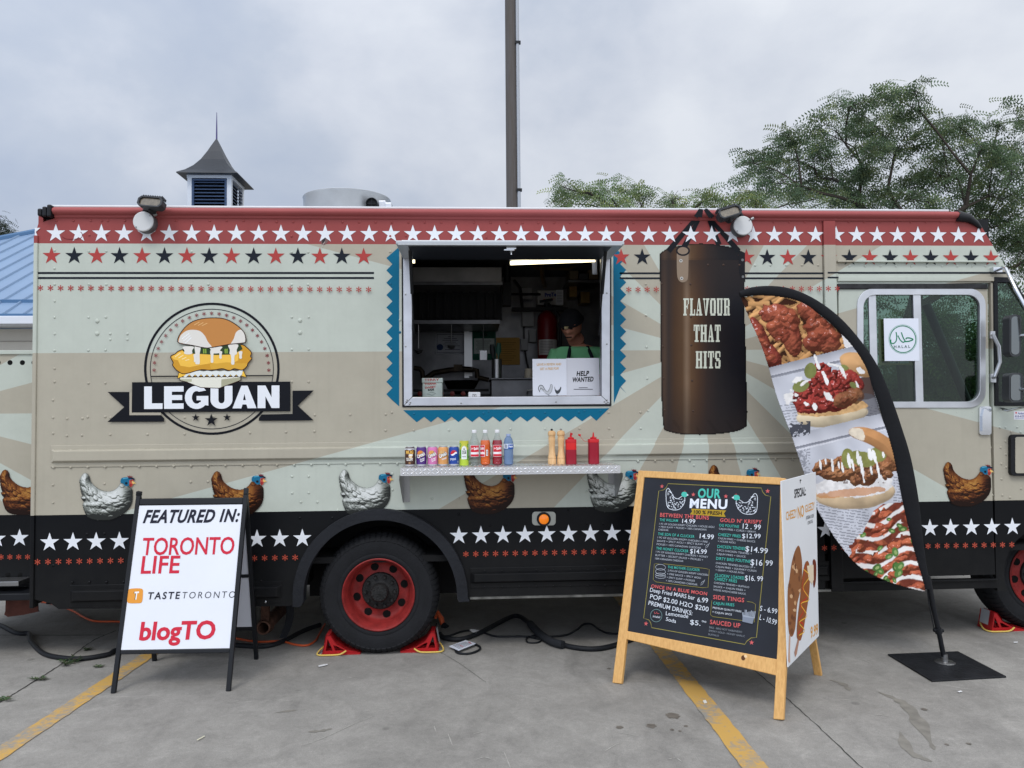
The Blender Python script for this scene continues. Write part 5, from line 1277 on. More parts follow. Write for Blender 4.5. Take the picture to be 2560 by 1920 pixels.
lines([('1 PC OF GOLDEN KRISPY CHICKEN + FIRE', 355, 572, 738, 608), ('SAUCE + SPICY AIOLI + SPICY SLAW +', 350, 598, 720, 628), ('PICKLES + 100% CANADIAN CHEDDAR', 348, 624, 688, 654)])
t('THE HONEY CLUCKER', 344, 658, 590, 682, 20, AQ, bold=0.004, space=1.05); t('$14.99', 604, 688, 732, 694, 34, W_, bold=0.006)
lines([('1 PC OF GOLDEN KRISPY CHICKEN + HONEY', 342, 682, 742, 724), ('BUTTER + SECRET SAUCE + PICKLES +', 338, 708, 704, 746), ('100% CANADIAN CHEDDAR', 336, 734, 552, 756)])
pr.pxline([zk(*q) for q in ((372, 772), (348, 768), (330, 770), (322, 890), (345, 908), (700, 952), (742, 950), (752, 812), (720, 804), (400, 768))], 1.0, YL_, False)
t('THE MOTHER CLUCKER', 433, 802, 678, 826, 19, AQ, bold=0.004, space=1.05)
lines([('2 PCS OF GOLDEN KRISPY CHICKEN', 433, 826, 742, 862), ('+ FIRE SAUCE + SPICY AIOLI', 428, 852, 686, 884), ('+ SPICY SLAW + PICKLES', 424, 878, 640, 906), ('+ 100% CANADIAN CHEDDAR', 418, 904, 660, 936)])
for ry, yy in ((1, 795), (1, 828), (0.7, 852), (0.7, 868)): pr.pxline([zk(378 + 38 * math.cos(a), yy + 0.04 * 38 * math.cos(a) + (22 if ry == 1 else 12) * math.sin(a)) for a in np.linspace(0, 2 * math.pi, 24)], 0.9, GY, True)
for x, y in ((742, 625), (706, 908)): pr.pxline([zk(x + 12, y - 18), zk(x + 6, y - 4), zk(x - 4, y + 14), zk(x - 20, y + 26), zk(x - 14, y + 4), zk(x + 4, y - 8)], 0.9, GY)
t('ONCE IN A BLUE MOON', 305, 950, 734, 1012, 24, CO, bold=0.02, space=1.1)
t('Deep Fried MARS bar', 296, 982, 640, 1046, 30, W_, bold=0.004); t('6.99', 660, 1062, 742, 1068, 36, W_, bold=0.004)
t('POP $2.00 H2O $200', 296, 1034, 744, 1136, 34, W_, bold=0.004); t('PREMIUM DRINKS:', 284, 1082, 620, 1164, 32, W_, bold=0.004)
t('Lemonade', 418, 1162, 590, 1186, 30, W_, bold=0.002); t('Soda', 418, 1204, 496, 1224, 28, W_, bold=0.002); t('$5.', 604, 1232, 684, 1244, 36, W_, bold=0.004); t('oo', 694, 1214, 728, 1222, 20, W_)
pr.pxline([zk(345 + 44 * math.cos(a), 1166 + 48 * math.sin(a)) for a in np.linspace(0, 6.2, 40)], 1.1, (120, 150, 150), True); t('Halal', 320, 1180, 374, 1186, 16, W_); pr.pxline([zk(*q) for q in ((330, 1136), (334, 1152), (344, 1150), (348, 1136), (354, 1152), (368, 1150))], 1.2, CO)
t('OG POUTINE', 827, 482, 980, 494, 20, AQ, bold=0.004, space=1.05); t('12 . 99', 1008, 498, 1146, 508, 38, W_, bold=0.006)
lines([('CAJUN FRIES + CURDS + GRAVY.', 826, 506, 1112, 532)])
t('CHEEZY FRIES', 820, 554, 992, 568, 21, AQ, bold=0.004, space=1.05); t('$12.99', 1004, 572, 1146, 574, 34, W_, bold=0.008)
lines([('CAJUN FRIES + CHEESE SAUCE', 820, 578, 1104, 606), ('+ HOUSE AIOLI.', 817, 602, 956, 614)])
t('CHICKEN TENDIES', 812, 646, 1028, 664, 22, AQ, bold=0.004, space=1.05); t('$14.99', 1028, 672, 1200, 692, 40, W_, bold=0.006)
lines([('3 PCS CHICKEN TENDIES +', 811, 670, 1078, 700), ('CAJUN FRIES + SAUCE.', 808, 698, 1034, 722)])
t('DIRTY BIRD POUTINE', 805, 738, 1066, 762, 22, AQ, bold=0.004, space=1.05); t('$16', 1068, 778, 1160, 784, 44, W_, bold=0.008); t('99', 1184, 782, 1240, 784, 40, W_, bold=0.006)
lines([('CHICKEN TENDIES SAUCED UP +', 802, 768, 1104, 806), ('CAJUN FRIES + SQUEAKY CURDS', 800, 796, 1114, 832), ('+ GRAVY + HOUSE AIOLI', 800, 822, 1018, 846)])
t('CLUCKIN\u2019 LOADED', 795, 866, 1020, 890, 22, AQ, bold=0.004, space=1.05); t('CHEEZY FRIES', 792, 894, 964, 914, 22, AQ, bold=0.004, space=1.05); t('$16. 99', 1026, 896, 1164, 904, 38, W_, bold=0.006)
lines([('CHICKEN TENDIES + BUFFALO', 788, 920, 1058, 956), ('SAUCE + CAJUN FRIES +', 785, 948, 1030, 980), ('HOUSE AIOLI+CHEESE SAUCE.', 785, 974, 1034, 1008)])
t('SIDE TINGS', 782, 1038, 1020, 1064, 30, CO, bold=0.02, space=1.1)
pr.pxline([zk(*q) for q in ((1042, 1058), (1084, 1064), (1108, 1080), (1098, 1216), (1050, 1210), (780, 1174), (762, 1160), (772, 1050))], 1.0, YL_)
t('CAJUN FRIES', 782, 1080, 944, 1096, 21, AQ, bold=0.004, space=1.05); lines([('PREMIUM QUALITY FRIES', 779, 1112, 998, 1142), ('+ CAJUN SPICE', 776, 1144, 926, 1166)], c=W_)
pr.px([zk(*q) for q in ((1010, 1160), (1098, 1180), (1084, 1230), (1006, 1212))], (128, 136, 150)); rr = random.Random(2)
for i in range(11): x = 1012 + i * 8.6; pr.pxline([zk(x, 1175 + i * 1.2), zk(x - 4 + i * 1.2, 1128 + rr.uniform(-8, 14))], 1.6, (172, 180, 192))
t('SAUCED UP', 758, 1230, 990, 1260, 32, CO, bold=0.02, space=1.1)
lines([('BBQ - BBQ HOT HABANERO', 752, 1262, 1004, 1300), ('SMOKY GOLD - HONEY GARLIC', 749, 1288, 1026, 1332), ('BUFFALO', 746, 1316, 826, 1328)], c=(132, 138, 146))
t('S - 6.99', 1140, 1128, 1272, 1154, 38, W_, bold=0.004); t('L - 10.99', 1136, 1196, 1266, 1240, 40, W_, bold=0.004)
pr.build('chalk_writing', CHALK, chalk)

# ------------------------------------------------------------------ special poster closing the side of the menu board
dirp = (mRR - mFR).normalized(); PF = Frame(mFR + Vector((dirp.y, -dirp.x, 0)) * 0.03, dirp, (0, 0, 1))
mb = MB(); mb.slab(PF, [PF.p(*q) for q in ((1952, 1203), (2038, 1180), (2046, 1590), (1969, 1668))], 0.003, -0.003)
post = mb.build('poster', mat('white_poster', (224, 226, 228), 0.5, var=0.02), None, bevel=0.001)
tag(post, 'tall white SPECIAL poster with corn dogs propped against the menu board', 'poster')
pr = Print(PF, base=0.0034, step=0.00005); r8 = T(1920, 960, 0.28933); r9 = T(1920, 1440, 0.28933)
q_ = lambda st, a, b, h, c, f=r8, **k: pr.ptext(st, f(*a), f(*b), h * 0.28933, c, **k)
q_('SPECIAL:', (222, 985), (322, 958), 72, (24, 24, 28), bold=0.03); OR = (214, 152, 54)
q_('CHEEZY', (150, 1178), (244, 1148), 72, OR, bold=0.015); q_('NO', (252, 1160), (306, 1142), 98, OR, bold=0.02); q_('GLEEZY', (316, 1112), (398, 1078), 64, OR, bold=0.01)
q_('(KOREAN CHEESE', (324, 1172), (392, 1150), 30, (50, 50, 54)); q_('CORN DOG)', (338, 1216), (382, 1196), 28, (50, 50, 54)); pr.px([r8(*a) for a in ((268, 828), (282, 824), (281, 836), (275, 838), (275, 862), (271, 852))], (30, 30, 32))
q_('9.99', (362, 536), (426, 498), 92, OR, r9, bold=0.02)
pr.build('lettering', PAPER, post)
pr = Print(PF, base=0.0034, step=0.00005)
def Q8(pts, c, f=r8): pr.px([f(*a) for a in pts], c)
dog = smooth_path([(250, 1400), (228, 1440), (212, 1490), (196, 1560), (178, 1690), (164, 1790), (164, 2000), (172, 2120), (182, 2170), (205, 2180), (228, 2120), (238, 2020), (248, 1900), (282, 1740), (290, 1560), (276, 1440), (264, 1402)], 4, True)
Q8([(176, 2170), (190, 2172), (184, 2300), (186, 2400), (176, 2412), (168, 2390)], (196, 158, 138))
Q8(dog, (142, 92, 56)); rr = random.Random(6)
for i in range(26):
    x, y = rr.uniform(175, 280), rr.uniform(1440, 2150)
    if inside(np.array([x]), np.array([y]), dog)[0]:
        w_, h_ = rr.uniform(7, 16), rr.uniform(14, 36); Q8([(x - w_, y - h_ * .3), (x, y - h_), (x + w_, y - h_ * .2), (x + w_ * .5, y + h_), (x - w_ * .6, y + h_ * .7)], rr.choice([(212, 170, 128), (206, 158, 112), (112, 68, 42), (122, 76, 46)]))
dog2 = smooth_path([(300, 1600), (318, 1540), (338, 1530), (352, 1570), (356, 1640), (350, 1800), (320, 2000), (296, 2140), (276, 2210), (256, 2210), (242, 2180), (246, 2060), (268, 1860), (284, 1700)], 4, True)
Q8([(250, 2205), (264, 2207), (242, 2330), (228, 2360), (220, 2320)], (176, 132, 112)); Q8(dog2, (146, 84, 44))
Q8(smooth_path([(380, 1530), (398, 1516), (410, 1560), (408, 1690), (392, 1760), (384, 1720), (386, 1640)], 3, True), (112, 50, 30)); Q8([(330, 1570), (386, 1560), (388, 1690), (374, 1730), (344, 1690)], (226, 208, 180))
pr.pxline([r8(*a) for a in smooth_path([(318, 1560), (300, 1680), (290, 1760), (330, 1840), (270, 1900), (300, 1960), (258, 2040), (300, 2080), (250, 2160)], 4)], 3.0, (196, 44, 34))
pr.pxline([r8(*a) for a in smooth_path([(300, 1600), (350, 1660), (296, 1760), (350, 1860), (276, 1900), (330, 2000), (262, 2060), (310, 2130), (262, 2170)], 4)], 2.6, (236, 184, 66))
pr.build('corn_dog_print', PAPER, post)

# ------------------------------------------------------------------ feather flag
FY = -0.43; FF = wall(FY); f7 = T(1820, 700, 520 / 1078)
flag = thing('feather_flag', (2.914, FY, 0), 'curved feather flag printed with chicken and burgers on a square black base', 'flag')
outer = smooth_path([(58, 62), (110, 40), (200, 30), (300, 38), (400, 72), (500, 130), (600, 213), (700, 330), (780, 452), (840, 590), (900, 762), (950, 930), (990, 1150), (1012, 1350), (1032, 1500), (1046, 1600)], 5)
inner = smooth_path([(66, 90), (150, 80), (230, 84), (320, 100), (400, 131), (480, 182), (560, 252), (620, 322), (690, 424), (740, 532), (790, 682), (830, 832), (870, 1000), (905, 1152), (940, 1302), (975, 1452), (1014, 1600)], 5)
lefte = smooth_path([(70, 91), (110, 202), (170, 352), (215, 480), (260, 622), (310, 772), (360, 922), (410, 1052), (450, 1160), (490, 1242), (550, 1340), (620, 1430), (700, 1500), (800, 1552), (900, 1586), (1000, 1609), (1014, 1606)], 5)
N_ = 60
def resample(p, n):
    p = np.array(p); d = np.r_[0, np.cumsum(np.hypot(*np.diff(p, axis=0).T))]; s = np.linspace(0, d[-1], n); return np.stack([np.interp(s, d, p[:, i]) for i in (0, 1)], -1)
A_, B_ = resample(outer, N_), resample(inner, N_)
mb = MB(); seg = 12; vs = []
for i in range(N_):
    a = FF.w(*FF.p(*f7(*A_[i]))); b = FF.w(*FF.p(*f7(*B_[i]))); c = (a + b) / 2; h = (a - b) / 2; th = 0.016 + 0.003 * math.sin(i * 0.9)
    for j in range(seg): q = 2 * math.pi * j / seg; vs.append(c + h * math.cos(q) + Vector((0, th * math.sin(q), 0)))
mb.add(vs, [(i * seg + j, i * seg + (j + 1) % seg, (i + 1) * seg + (j + 1) % seg, (i + 1) * seg + j) for i in range(N_ - 1) for j in range(seg)] + [tuple(range(seg))[::-1], tuple(range((N_ - 1) * seg, N_ * seg))], smooth=True)
mb.build('sleeve', mat('black_polyester', (19, 20, 24), 0.85, bump=0.3, bscale=35), flag)
pole = [FF.w(*FF.p(*q)) for q in ((2319, 1440), (2332, 1510), (2346, 1575), (2356, 1625), (2362, 1650))] + [Vector((2.914, FY, 0.012))]
mb = MB(); mb.tube(pole, [0.016, 0.016, 0.0145, 0.0145, 0.0145, 0.0145]); c = pole[2]; mb.tube([c + Vector((-0.03, 0, 0.0)), c + Vector((0.03, 0, -0.004))], 0.011); mb.tube([c + Vector((-0.005, 0, 0.012)), c + Vector((0.003, 0, -0.02))], 0.021)
mb.tube([pole[0] + Vector((-0.02, -0.012, -0.02)), pole[1] + Vector((-0.03, -0.01, 0)), c + Vector((-0.03, -0.005, 0.006))], 0.003)
mb.build('pole', BLACKM, flag)
mb = MB(); z_ = pole[-1]; mb.tube([z_ + Vector((0, 0, 0.05)), z_ - Vector((0, 0, 0.002))], [0.018, 0.02]); mb.lathe([(0.06, 0), (0.05, 0.006), (0.022, 0.008)], z_, 'z', 20); mb.build('pole_socket', STEEL, flag)
mb = MB(); q = [Vector((2.653, -0.245, 0)), Vector((3.131, -0.226, 0)), Vector((3.119, -0.694, 0)), Vector((2.647, -0.730, 0))]
mb.add([p + Vector((0, 0, 0.001)) for p in q] + [p + Vector((0, 0, 0.011)) for p in q], [(0, 1, 2, 3), (7, 6, 5, 4), (0, 4, 5, 1), (1, 5, 6, 2), (2, 6, 7, 3), (3, 7, 4, 0)]); mb.build('base_plate', mat('dusty_black_plate', (30, 31, 34), 0.55, bump=0.4, bscale=50, var=0.35, vscale=9), flag, bevel=0.002)
# the printed cloth
fab = lefte + [tuple(q) for q in B_[::-1]]
fab = [tuple(map(float, q)) for q in fab]
st_ = 3.6; xs = np.arange(62, 1034, st_); ys = np.arange(76, 1616, st_)
X, Y = np.meshgrid((xs[:-1] + xs[1:]) / 2, (ys[:-1] + ys[1:]) / 2)
nz_ = lambda s, seed, o=4: vnoise(X / s, Y / s, seed, o)
img = np.zeros(X.shape + (3,)); LC = lambda c: np.array(lin(c))
def lay(mask, c):
    m = np.clip(mask, 0, 1)[..., None]; img[:] = img * (1 - m) + np.asarray(c) * m
def shade(h, base, amb=0.42, spec=0.0, k=1.0):
    gy, gx = np.gradient(h, st_); nn = np.sqrt((gx * k) ** 2 + (gy * k) ** 2 + 1); l = (-gx * k * -0.35 - gy * k * -0.6 + 0.72) / nn
    d = np.clip(l, 0, 1)[..., None]; o = base * (amb + (1.15 - amb) * d)
    if spec: s = np.clip((l - 0.93) / 0.07, 0, 1)[..., None] ** 2; o = o + spec * s * (nz_(9, 77, 2)[..., None] > 0.52)
    return o
def ell(cx, cy, rx, ry, a=0.0, wob=0.0, seed=1):
    a = math.radians(a); u = (X - cx) * math.cos(a) + (Y - cy) * math.sin(a); v = -(X - cx) * math.sin(a) + (Y - cy) * math.cos(a)
    d = 1 - np.sqrt((u / rx) ** 2 + (v / ry) ** 2)
    return d + (wob * (nz_(30, seed, 4) - 0.5) if wob else 0)
def soft(d, s=0.04): return np.clip(d / s + 0.5, 0, 1)
# newspaper ground
img[:] = LC((196, 198, 208)) * (0.8 + 0.35 * nz_(120, 2)[..., None])
rot = Y - 0.22 * (X - 300) * -1
for (x0, x1, y0, y1, ang) in ((180, 420, 640, 1080, 0.1), (600, 900, 650, 760, -0.2), (850, 1000, 960, 1160, -0.12), (440, 720, 1120, 1420, -0.15), (100, 400, 880, 1200, 0.12)):
    r_ = Y + ang * X; ln = ((r_ % 15) < 7) & (nz_(9, 11, 2) > 0.42); lay((inside(X, Y, [(x0, y0), (x1, y0), (x1, y1), (x0, y1)]) & ln) * 0.55, LC((90, 92, 104)))
def stroke_text(st, x0, y0, x1, y1, h, c):
    pass
# section 1: fries and sauced wings
sec1 = Y < 462 - 0.272 * (X - 205)
b = np.zeros_like(X); cc = np.zeros_like(img)
rs = np.random.RandomState(11); hh = np.full(X.shape, -50.0); ci = np.zeros(X.shape + (3,))
for i in range(120):
    cx, cy = rs.uniform(60, 620), rs.uniform(80, 470); a = rs.choice([-35, 20, 5, 50, 150]) + rs.uniform(-20, 20); L_, w_ = rs.uniform(40, 85), rs.uniform(9, 14)
    u = (X - cx) * math.cos(math.radians(a)) + (Y - cy) * math.sin(math.radians(a)); v = -(X - cx) * math.sin(math.radians(a)) + (Y - cy) * math.cos(math.radians(a))
    z0 = rs.uniform(-25, 10); q = np.where(np.abs(u) < L_, z0 + 14 * np.sqrt(np.clip(1 - (v / w_) ** 2, 0, 1)), -99); q = np.where(np.abs(v) < w_, q, -99)
    up = q > hh; hh = np.where(up, q, hh); tone = rs.uniform(0.7, 1.1); ci[up] = LC((206, 146, 74)) * tone * (0.6 + (z0 + 25) / 50)
ci[hh < -40] = LC((66, 34, 18)); f1 = shade(hh, ci, 0.35, 0, 0.7)
lay(sec1, f1)
def wings(bl, base, seed, spec=0.5, rough=16, sc=22):
    h = np.full(X.shape, -40.0)
    for (cx, cy, rx, ry, a) in bl: h = np.maximum(h, 70 * np.sqrt(np.clip(ell(cx, cy, rx, ry, a, 0.35, seed) * 1.6, 0, 1)) - np.where(ell(cx, cy, rx, ry, a, 0.35, seed) > 0, 0, 40))
    hz_ = h + rough * nz_(sc, seed + 3, 5) + 5 * nz_(8, seed + 9, 2); m = soft(h, 6)
    n1 = nz_(45, seed + 5)[..., None]; bc = LC(base[0]) * n1 * 1.0 + LC(base[1]) * (1 - n1)
    return m, shade(hz_, bc * 1.25, 0.25, spec, 0.9)
m, c = wings([(265, 190, 105, 62, 20), (330, 300, 50, 105, -12), (255, 240, 60, 70, 0)], ((176, 84, 44), (122, 40, 24)), 21); lay(m * sec1, c)
m, c = wings([(420, 165, 80, 50, 35), (480, 270, 75, 110, -25), (530, 300, 45, 80, -20), (440, 330, 60, 40, 20)], ((178, 88, 46), (120, 38, 24)), 31); lay(m * sec1, c)
m, c = wings([(165, 300, 35, 120, -22), (225, 400, 45, 70, -30)], ((170, 66, 38), (110, 32, 22)), 41); lay(m * sec1, c)
def chunks(cx, cy, rx, ry, a, n, s0, s1, seed):
    r = np.random.RandomState(seed); o = []; a = math.radians(a)
    for i in range(n):
        t, q = r.uniform(0, 6.28), math.sqrt(r.uniform(0, 1)); u, v = rx * q * math.cos(t), ry * q * math.sin(t); s_ = r.uniform(s0, s1)
        o.append((cx + u * math.cos(a) - v * math.sin(a), cy + u * math.sin(a) + v * math.cos(a), s_, s_ * r.uniform(.5, .8), r.uniform(-60, 60)))
    return o
for args, sd_ in (((285, 240, 70, 90, 10, 16, 22, 38), 91), ((475, 250, 80, 80, 20, 16, 22, 40), 92), ((190, 350, 28, 90, -22, 8, 18, 30), 93)):
    m, c = wings(chunks(*args, sd_), ((190, 92, 44), (128, 42, 24)), sd_, 0.6, 14, 14); lay(m * sec1 * 0.75, c)
lay(inside(X, Y, [(585, 280), (680, 330), (650, 400), (600, 345)]), LC((222, 218, 216)))
# grey tray edges
def strip(x0, y0, x1, y1, th, c0, c1):
    s = (y1 - y0) / (x1 - x0); d = Y - (y0 + s * (X - x0)); m = (d > 0) & (d < th)
    lay(m, (LC(c0) + (LC(c1) - LC(c0)) * np.clip(d / th, 0, 1)[..., None]) * (0.92 + 0.16 * nz_(70, 8)[..., None]))
strip(205, 455, 640, 345, 62, (150, 152, 162), (206, 206, 214)); strip(205, 500, 640, 400, 14, (120, 122, 134), (150, 152, 162))
# section 2: sauced chicken burger
lay(soft(ell(720, 560, 90, 60, 0, 0.4, 5)), LC((86, 66, 60))); lay(soft(ell(700, 650, 110, 60, 0, 0.5, 6)) * 0.8, LC((84, 82, 88)))
m = soft(ell(672, 440, 105, 58, 20, 0.08, 7)); lay(m, shade(60 * np.sqrt(np.clip(ell(672, 440, 105, 58, 20), 0, 1)), LC((214, 158, 92)) * (0.8 + 0.4 * nz_(60, 12)[..., None]), 0.45))
m = soft(ell(535, 700, 185, 62, -6, 0.06, 8)); lay(m, shade(60 * np.sqrt(np.clip(ell(535, 700, 185, 62, -6), 0, 1)), LC((226, 204, 164)) * (0.8 + 0.4 * nz_(40, 13)[..., None]), 0.5))
m = soft(ell(535, 668, 182, 34, -7, 0.3, 9)); lay(m, LC((214, 164, 96)) * (0.6 + 0.7 * nz_(16, 14)[..., None]))
m, c = wings([(440, 610, 115, 85, -15), (560, 590, 95, 75, 10), (480, 500, 55, 70, 15), (620, 520, 85, 50, 25), (545, 630, 120, 50, -10)], ((196, 50, 34), (104, 24, 18)), 51, 0.55, 22, 18); lay(m, c)
m, c = wings(chunks(500, 590, 170, 75, -5, 46, 16, 34, 95) + chunks(500, 500, 60, 60, 0, 12, 14, 28, 96), ((186, 52, 34), (92, 24, 18)), 97, 0.6, 16, 12); lay(m, c)
m, c = wings([(590, 620, 60, 40, -20), (650, 600, 50, 45, 0)], ((176, 112, 58), (92, 46, 26)), 61, 0.2, 22, 16); lay(m * 0.85, c)
for cx, cy, rx, ry, a in ((424, 470, 30, 42, 10), (375, 550, 44, 30, -20), (590, 455, 26, 15, 10), (640, 545, 22, 14, 30)): lay(soft(ell(cx, cy, rx, ry, a, 0.1)), LC((126, 132, 62)) * (0.7 + 0.5 * nz_(25, 15)[..., None]))
for cx, cy, rx, ry, a in ((320, 600, 34, 44, 20), (355, 520, 40, 18, -25), (460, 430, 10, 40, -15), (500, 510, 12, 46, -20), (580, 470, 14, 60, -25), (515, 605, 36, 18, 35), (400, 640, 32, 14, 20), (445, 660, 16, 30, -10), (400, 530, 44, 10, -30), (680, 470, 28, 16, 40), (660, 540, 12, 30, -30), (540, 440, 30, 10, 10)): lay(soft(ell(cx, cy, rx * .75, ry * .75, a, 2.2, int(cx)), 0.15), LC((234, 230, 226)) * (0.85 + 0.25 * nz_(20, 16)[..., None]))
# section 3
strip(330, 800, 800, 690, 90, (172, 174, 184), (214, 214, 222)); strip(350, 862, 800, 760, 13, (118, 120, 132), (150, 152, 162))
lay(inside(X, Y, [(200, 760), (420, 730), (420, 800), (240, 830)]) & (nz_(14, 19) > 0.45), LC((70, 72, 82)))
m = soft(ell(655, 1108, 205, 78, -4, 0.05, 18)); lay(m, shade(70 * np.sqrt(np.clip(ell(655, 1108, 205, 78, -4), 0, 1)), LC((222, 190, 144)) * (0.8 + 0.4 * nz_(40, 23)[..., None]), 0.5))
m = soft(ell(650, 1066, 205, 60, -4, 0.35, 19)); lay(m, LC((226, 222, 220)) * (0.72 + 0.5 * nz_(18, 24)[..., None])); lay(soft(ell(640, 1100, 170, 20, -6, 0.8, 29)) * 0.8, LC((204, 132, 60)))
m, c = wings([(540, 985, 105, 55, 8), (700, 990, 60, 60, 0), (800, 945, 85, 55, 10), (650, 950, 120, 50, 0), (705, 1020, 60, 48, 0)], ((190, 122, 64), (112, 58, 30)), 71, 0.15, 26, 15); lay(m, c)
m, c = wings(chunks(640, 985, 190, 55, 6, 56, 16, 34, 98), ((196, 130, 70), (104, 54, 30)), 99, 0.15, 20, 11); lay(m, c)
lay((nz_(14, 101) > 0.62) * soft(ell(640, 1000, 200, 60, 6)) * .7, LC((84, 44, 26)))
for cx, cy, rx, ry, a in ((620, 925, 34, 52, 0), (700, 930, 60, 40, 10), (770, 905, 45, 38, 0), (660, 905, 30, 20, -20)): lay(soft(ell(cx, cy, rx, ry, a, 0.1)), LC((140, 142, 62)) * (0.7 + 0.5 * nz_(25, 26)[..., None]))
bp_ = smooth_path([(620, 792), (640, 765), (720, 763), (800, 798), (852, 850), (866, 950), (810, 905), (745, 862), (690, 836), (645, 818)], 4, True)
bd_ = np.where(inside(X, Y, bp_), edge_dist(X, Y, bp_), 0); lay(np.clip(bd_ / 4, 0, 1), shade(60 * np.sqrt(np.clip(bd_ / 50, 0, 1)), LC((208, 142, 72)) * (0.8 + 0.35 * nz_(50, 27)[..., None]), 0.5, 0.1))
bp_ = smooth_path([(624, 792), (640, 768), (690, 770), (708, 800), (700, 832), (652, 815)], 4, True); lay(inside(X, Y, bp_) * 1.0, LC((230, 214, 188)) * (0.8 + 0.3 * nz_(16, 28)[..., None]))
for x, y0, y1, w_ in ((476, 930, 980, 8), (505, 925, 960, 6), (540, 930, 990, 8), (572, 940, 980, 6), (590, 940, 1000, 7), (628, 900, 985, 12), (646, 930, 990, 8), (672, 880, 960, 10), (690, 900, 1040, 10), (730, 880, 930, 16), (752, 880, 950, 12), (768, 940, 1020, 9), (735, 960, 1010, 8), (800, 890, 920, 8)): lay(soft(ell(x, (y0 + y1) / 2, w_ * .8, (y1 - y0) / 2, -8, 1.0, x), 0.15), LC((236, 234, 230)))
# section 4: loaded fries
s4 = inside(X, Y, [(700, 1290), (745, 1195), (800, 1160), (1000, 1140), (1100, 1700), (800, 1600), (640, 1440), (660, 1370)]) | (ell(780, 1420, 150, 160, 0, 0.3, 35) > 0)
s4 = s4 & (Y > 1150)
bl = [(rs.uniform(640, 1010), rs.uniform(1180, 1600), rs.uniform(28, 55), rs.uniform(16, 30), rs.uniform(-60, 30)) for i in range(60)]
m, c = wings(bl, ((206, 104, 48), (150, 44, 24)), 81, 0.45, 16, 18); lay(s4 * 1.0, LC((128, 52, 30)) * (0.6 + 0.7 * nz_(20, 36)[..., None])); lay(m * s4, c)
w4 = (Y + 0.30 * X + 26 * np.sin(X / 45.0) + 30 * (nz_(60, 37) - 0.5)) % 72
lay(s4 * soft((11 - np.abs(w4 - 36)) / 11, 0.5) * (X > 655) * (nz_(40, 38, 2) > 0.33), LC((232, 228, 224)))
for i in range(24):
    cx, cy = rs.uniform(665, 985), rs.uniform(1200, 1590); a = rs.uniform(0, 180); r_ = rs.uniform(14, 26); d = ell(cx, cy, r_, r_ * 0.65, a); lay(s4 * soft(d, 0.2), LC((76, 122, 50)) * rs.uniform(0.7, 1.3)); lay(s4 * soft(ell(cx + 2, cy + 2, r_ * .5, r_ * .3, a), 0.2), LC((150, 178, 96)))
keep = inside(X, Y, fab)
Pg = np.zeros((len(ys), len(xs), 3))
XX, YY = np.meshgrid(xs, ys)
for j, y in enumerate(ys):
    a, b_ = FF.w(*FF.p(*f7(xs[0], y))), FF.w(*FF.p(*f7(xs[-1], y))); Pg[j, :, 0] = np.linspace(a.x, b_.x, len(xs)); Pg[j, :, 2] = np.linspace(a.z, b_.z, len(xs))
Pg[:, :, 1] = FY - 0.004 + 0.010 * np.sin(XX / 85 + YY / 130) + 0.004 * np.sin(XX / 26 - YY / 40)
cl = grid_mesh('printed_cloth', Pg, np.clip(img * 0.8 + 0.2 * img.mean(-1, keepdims=True), 0, 0.9), keep, CLOTH, flag, True)
sm = cl.modifiers.new('thickness', 'SOLIDIFY'); sm.thickness = 0.0012; sm.offset = 1
# ------------------------------------------------------------------ drinks and condiments on the shelf
IY = -0.155; ZS = zs + 0.0018
def cyl_wrap(R_): return lambda u, v, k: Vector((math.sin(u / R_) * (R_ + k), -math.cos(u / R_) * (R_ + k), v))
def local(o, par): o.parent = par; return o
PAINT = colmat('printed_tin', 0.25, 0.5)
DECAL = colmat('printed_label', 0.4, 0.4)
def can(px, col, label, deco, Rr=0.0325, H=0.122):
    x = W(px, 1150, IY).x
    t_ = thing('drink_can', (x, IY, ZS), label, 'drink can')
    mb = MB(); mb.lathe([(Rr * 0.8, 0.0), (Rr * 0.84, 0.002), (Rr, 0.010), (Rr, H - 0.013), (Rr * 0.85, H - 0.004)], (0, 0, 0), 'z', 28, cols=[lin((190, 190, 194)), lin((190, 190, 194)), lin(col), lin(col)])
    local(mb.build('can_body', PAINT), t_)
    mb = MB(); mb.lathe([(Rr * 0.85, H - 0.004), (Rr * 0.86, H), (Rr * 0.8, H), (Rr * 0.78, H - 0.006), (0.0001, H - 0.006)], (0, 0, 0), 'z', 28); mb.lathe([(0.009, H - 0.003), (0.007, H - 0.0045), (0.0001, H - 0.0045)], (0, -0.006, 0), 'z', 10)
    local(mb.build('can_lid', ALU), t_)
    pr = Print(None, base=0.0004, step=0.00006, wrap=cyl_wrap(Rr)); deco(pr); local(pr.build('can_print', DECAL), t_)
def arcpts(cx, cy, rx, ry, a0, a1, n=20): return [(cx + rx * math.cos(t), cy + ry * math.sin(t)) for t in np.linspace(math.radians(a0), math.radians(a1), n)]
def d_mug(p):
    p.poly([(-.045, .098), (-.02, .106), (0, .1), (.02, .106), (.045, .098), (.05, .112), (-.05, .112)], (206, 206, 210)); p.disc(.006, .062, .012, (226, 196, 150)); p.disc(.008, .07, .014, (240, 236, 226), ry=.006)
    p.text('MUG', (-.025, .078), (.025, .078), .02, (226, 176, 78), bold=.05); p.text('ROOT BEER', (-.022, .044), (.022, .044), .008, (236, 230, 220), bold=.04); p.text('RACINETTE', (-.02, .034), (.02, .034), .008, (236, 230, 220), bold=.04); p.disc(0, .02, .007, (150, 110, 70))
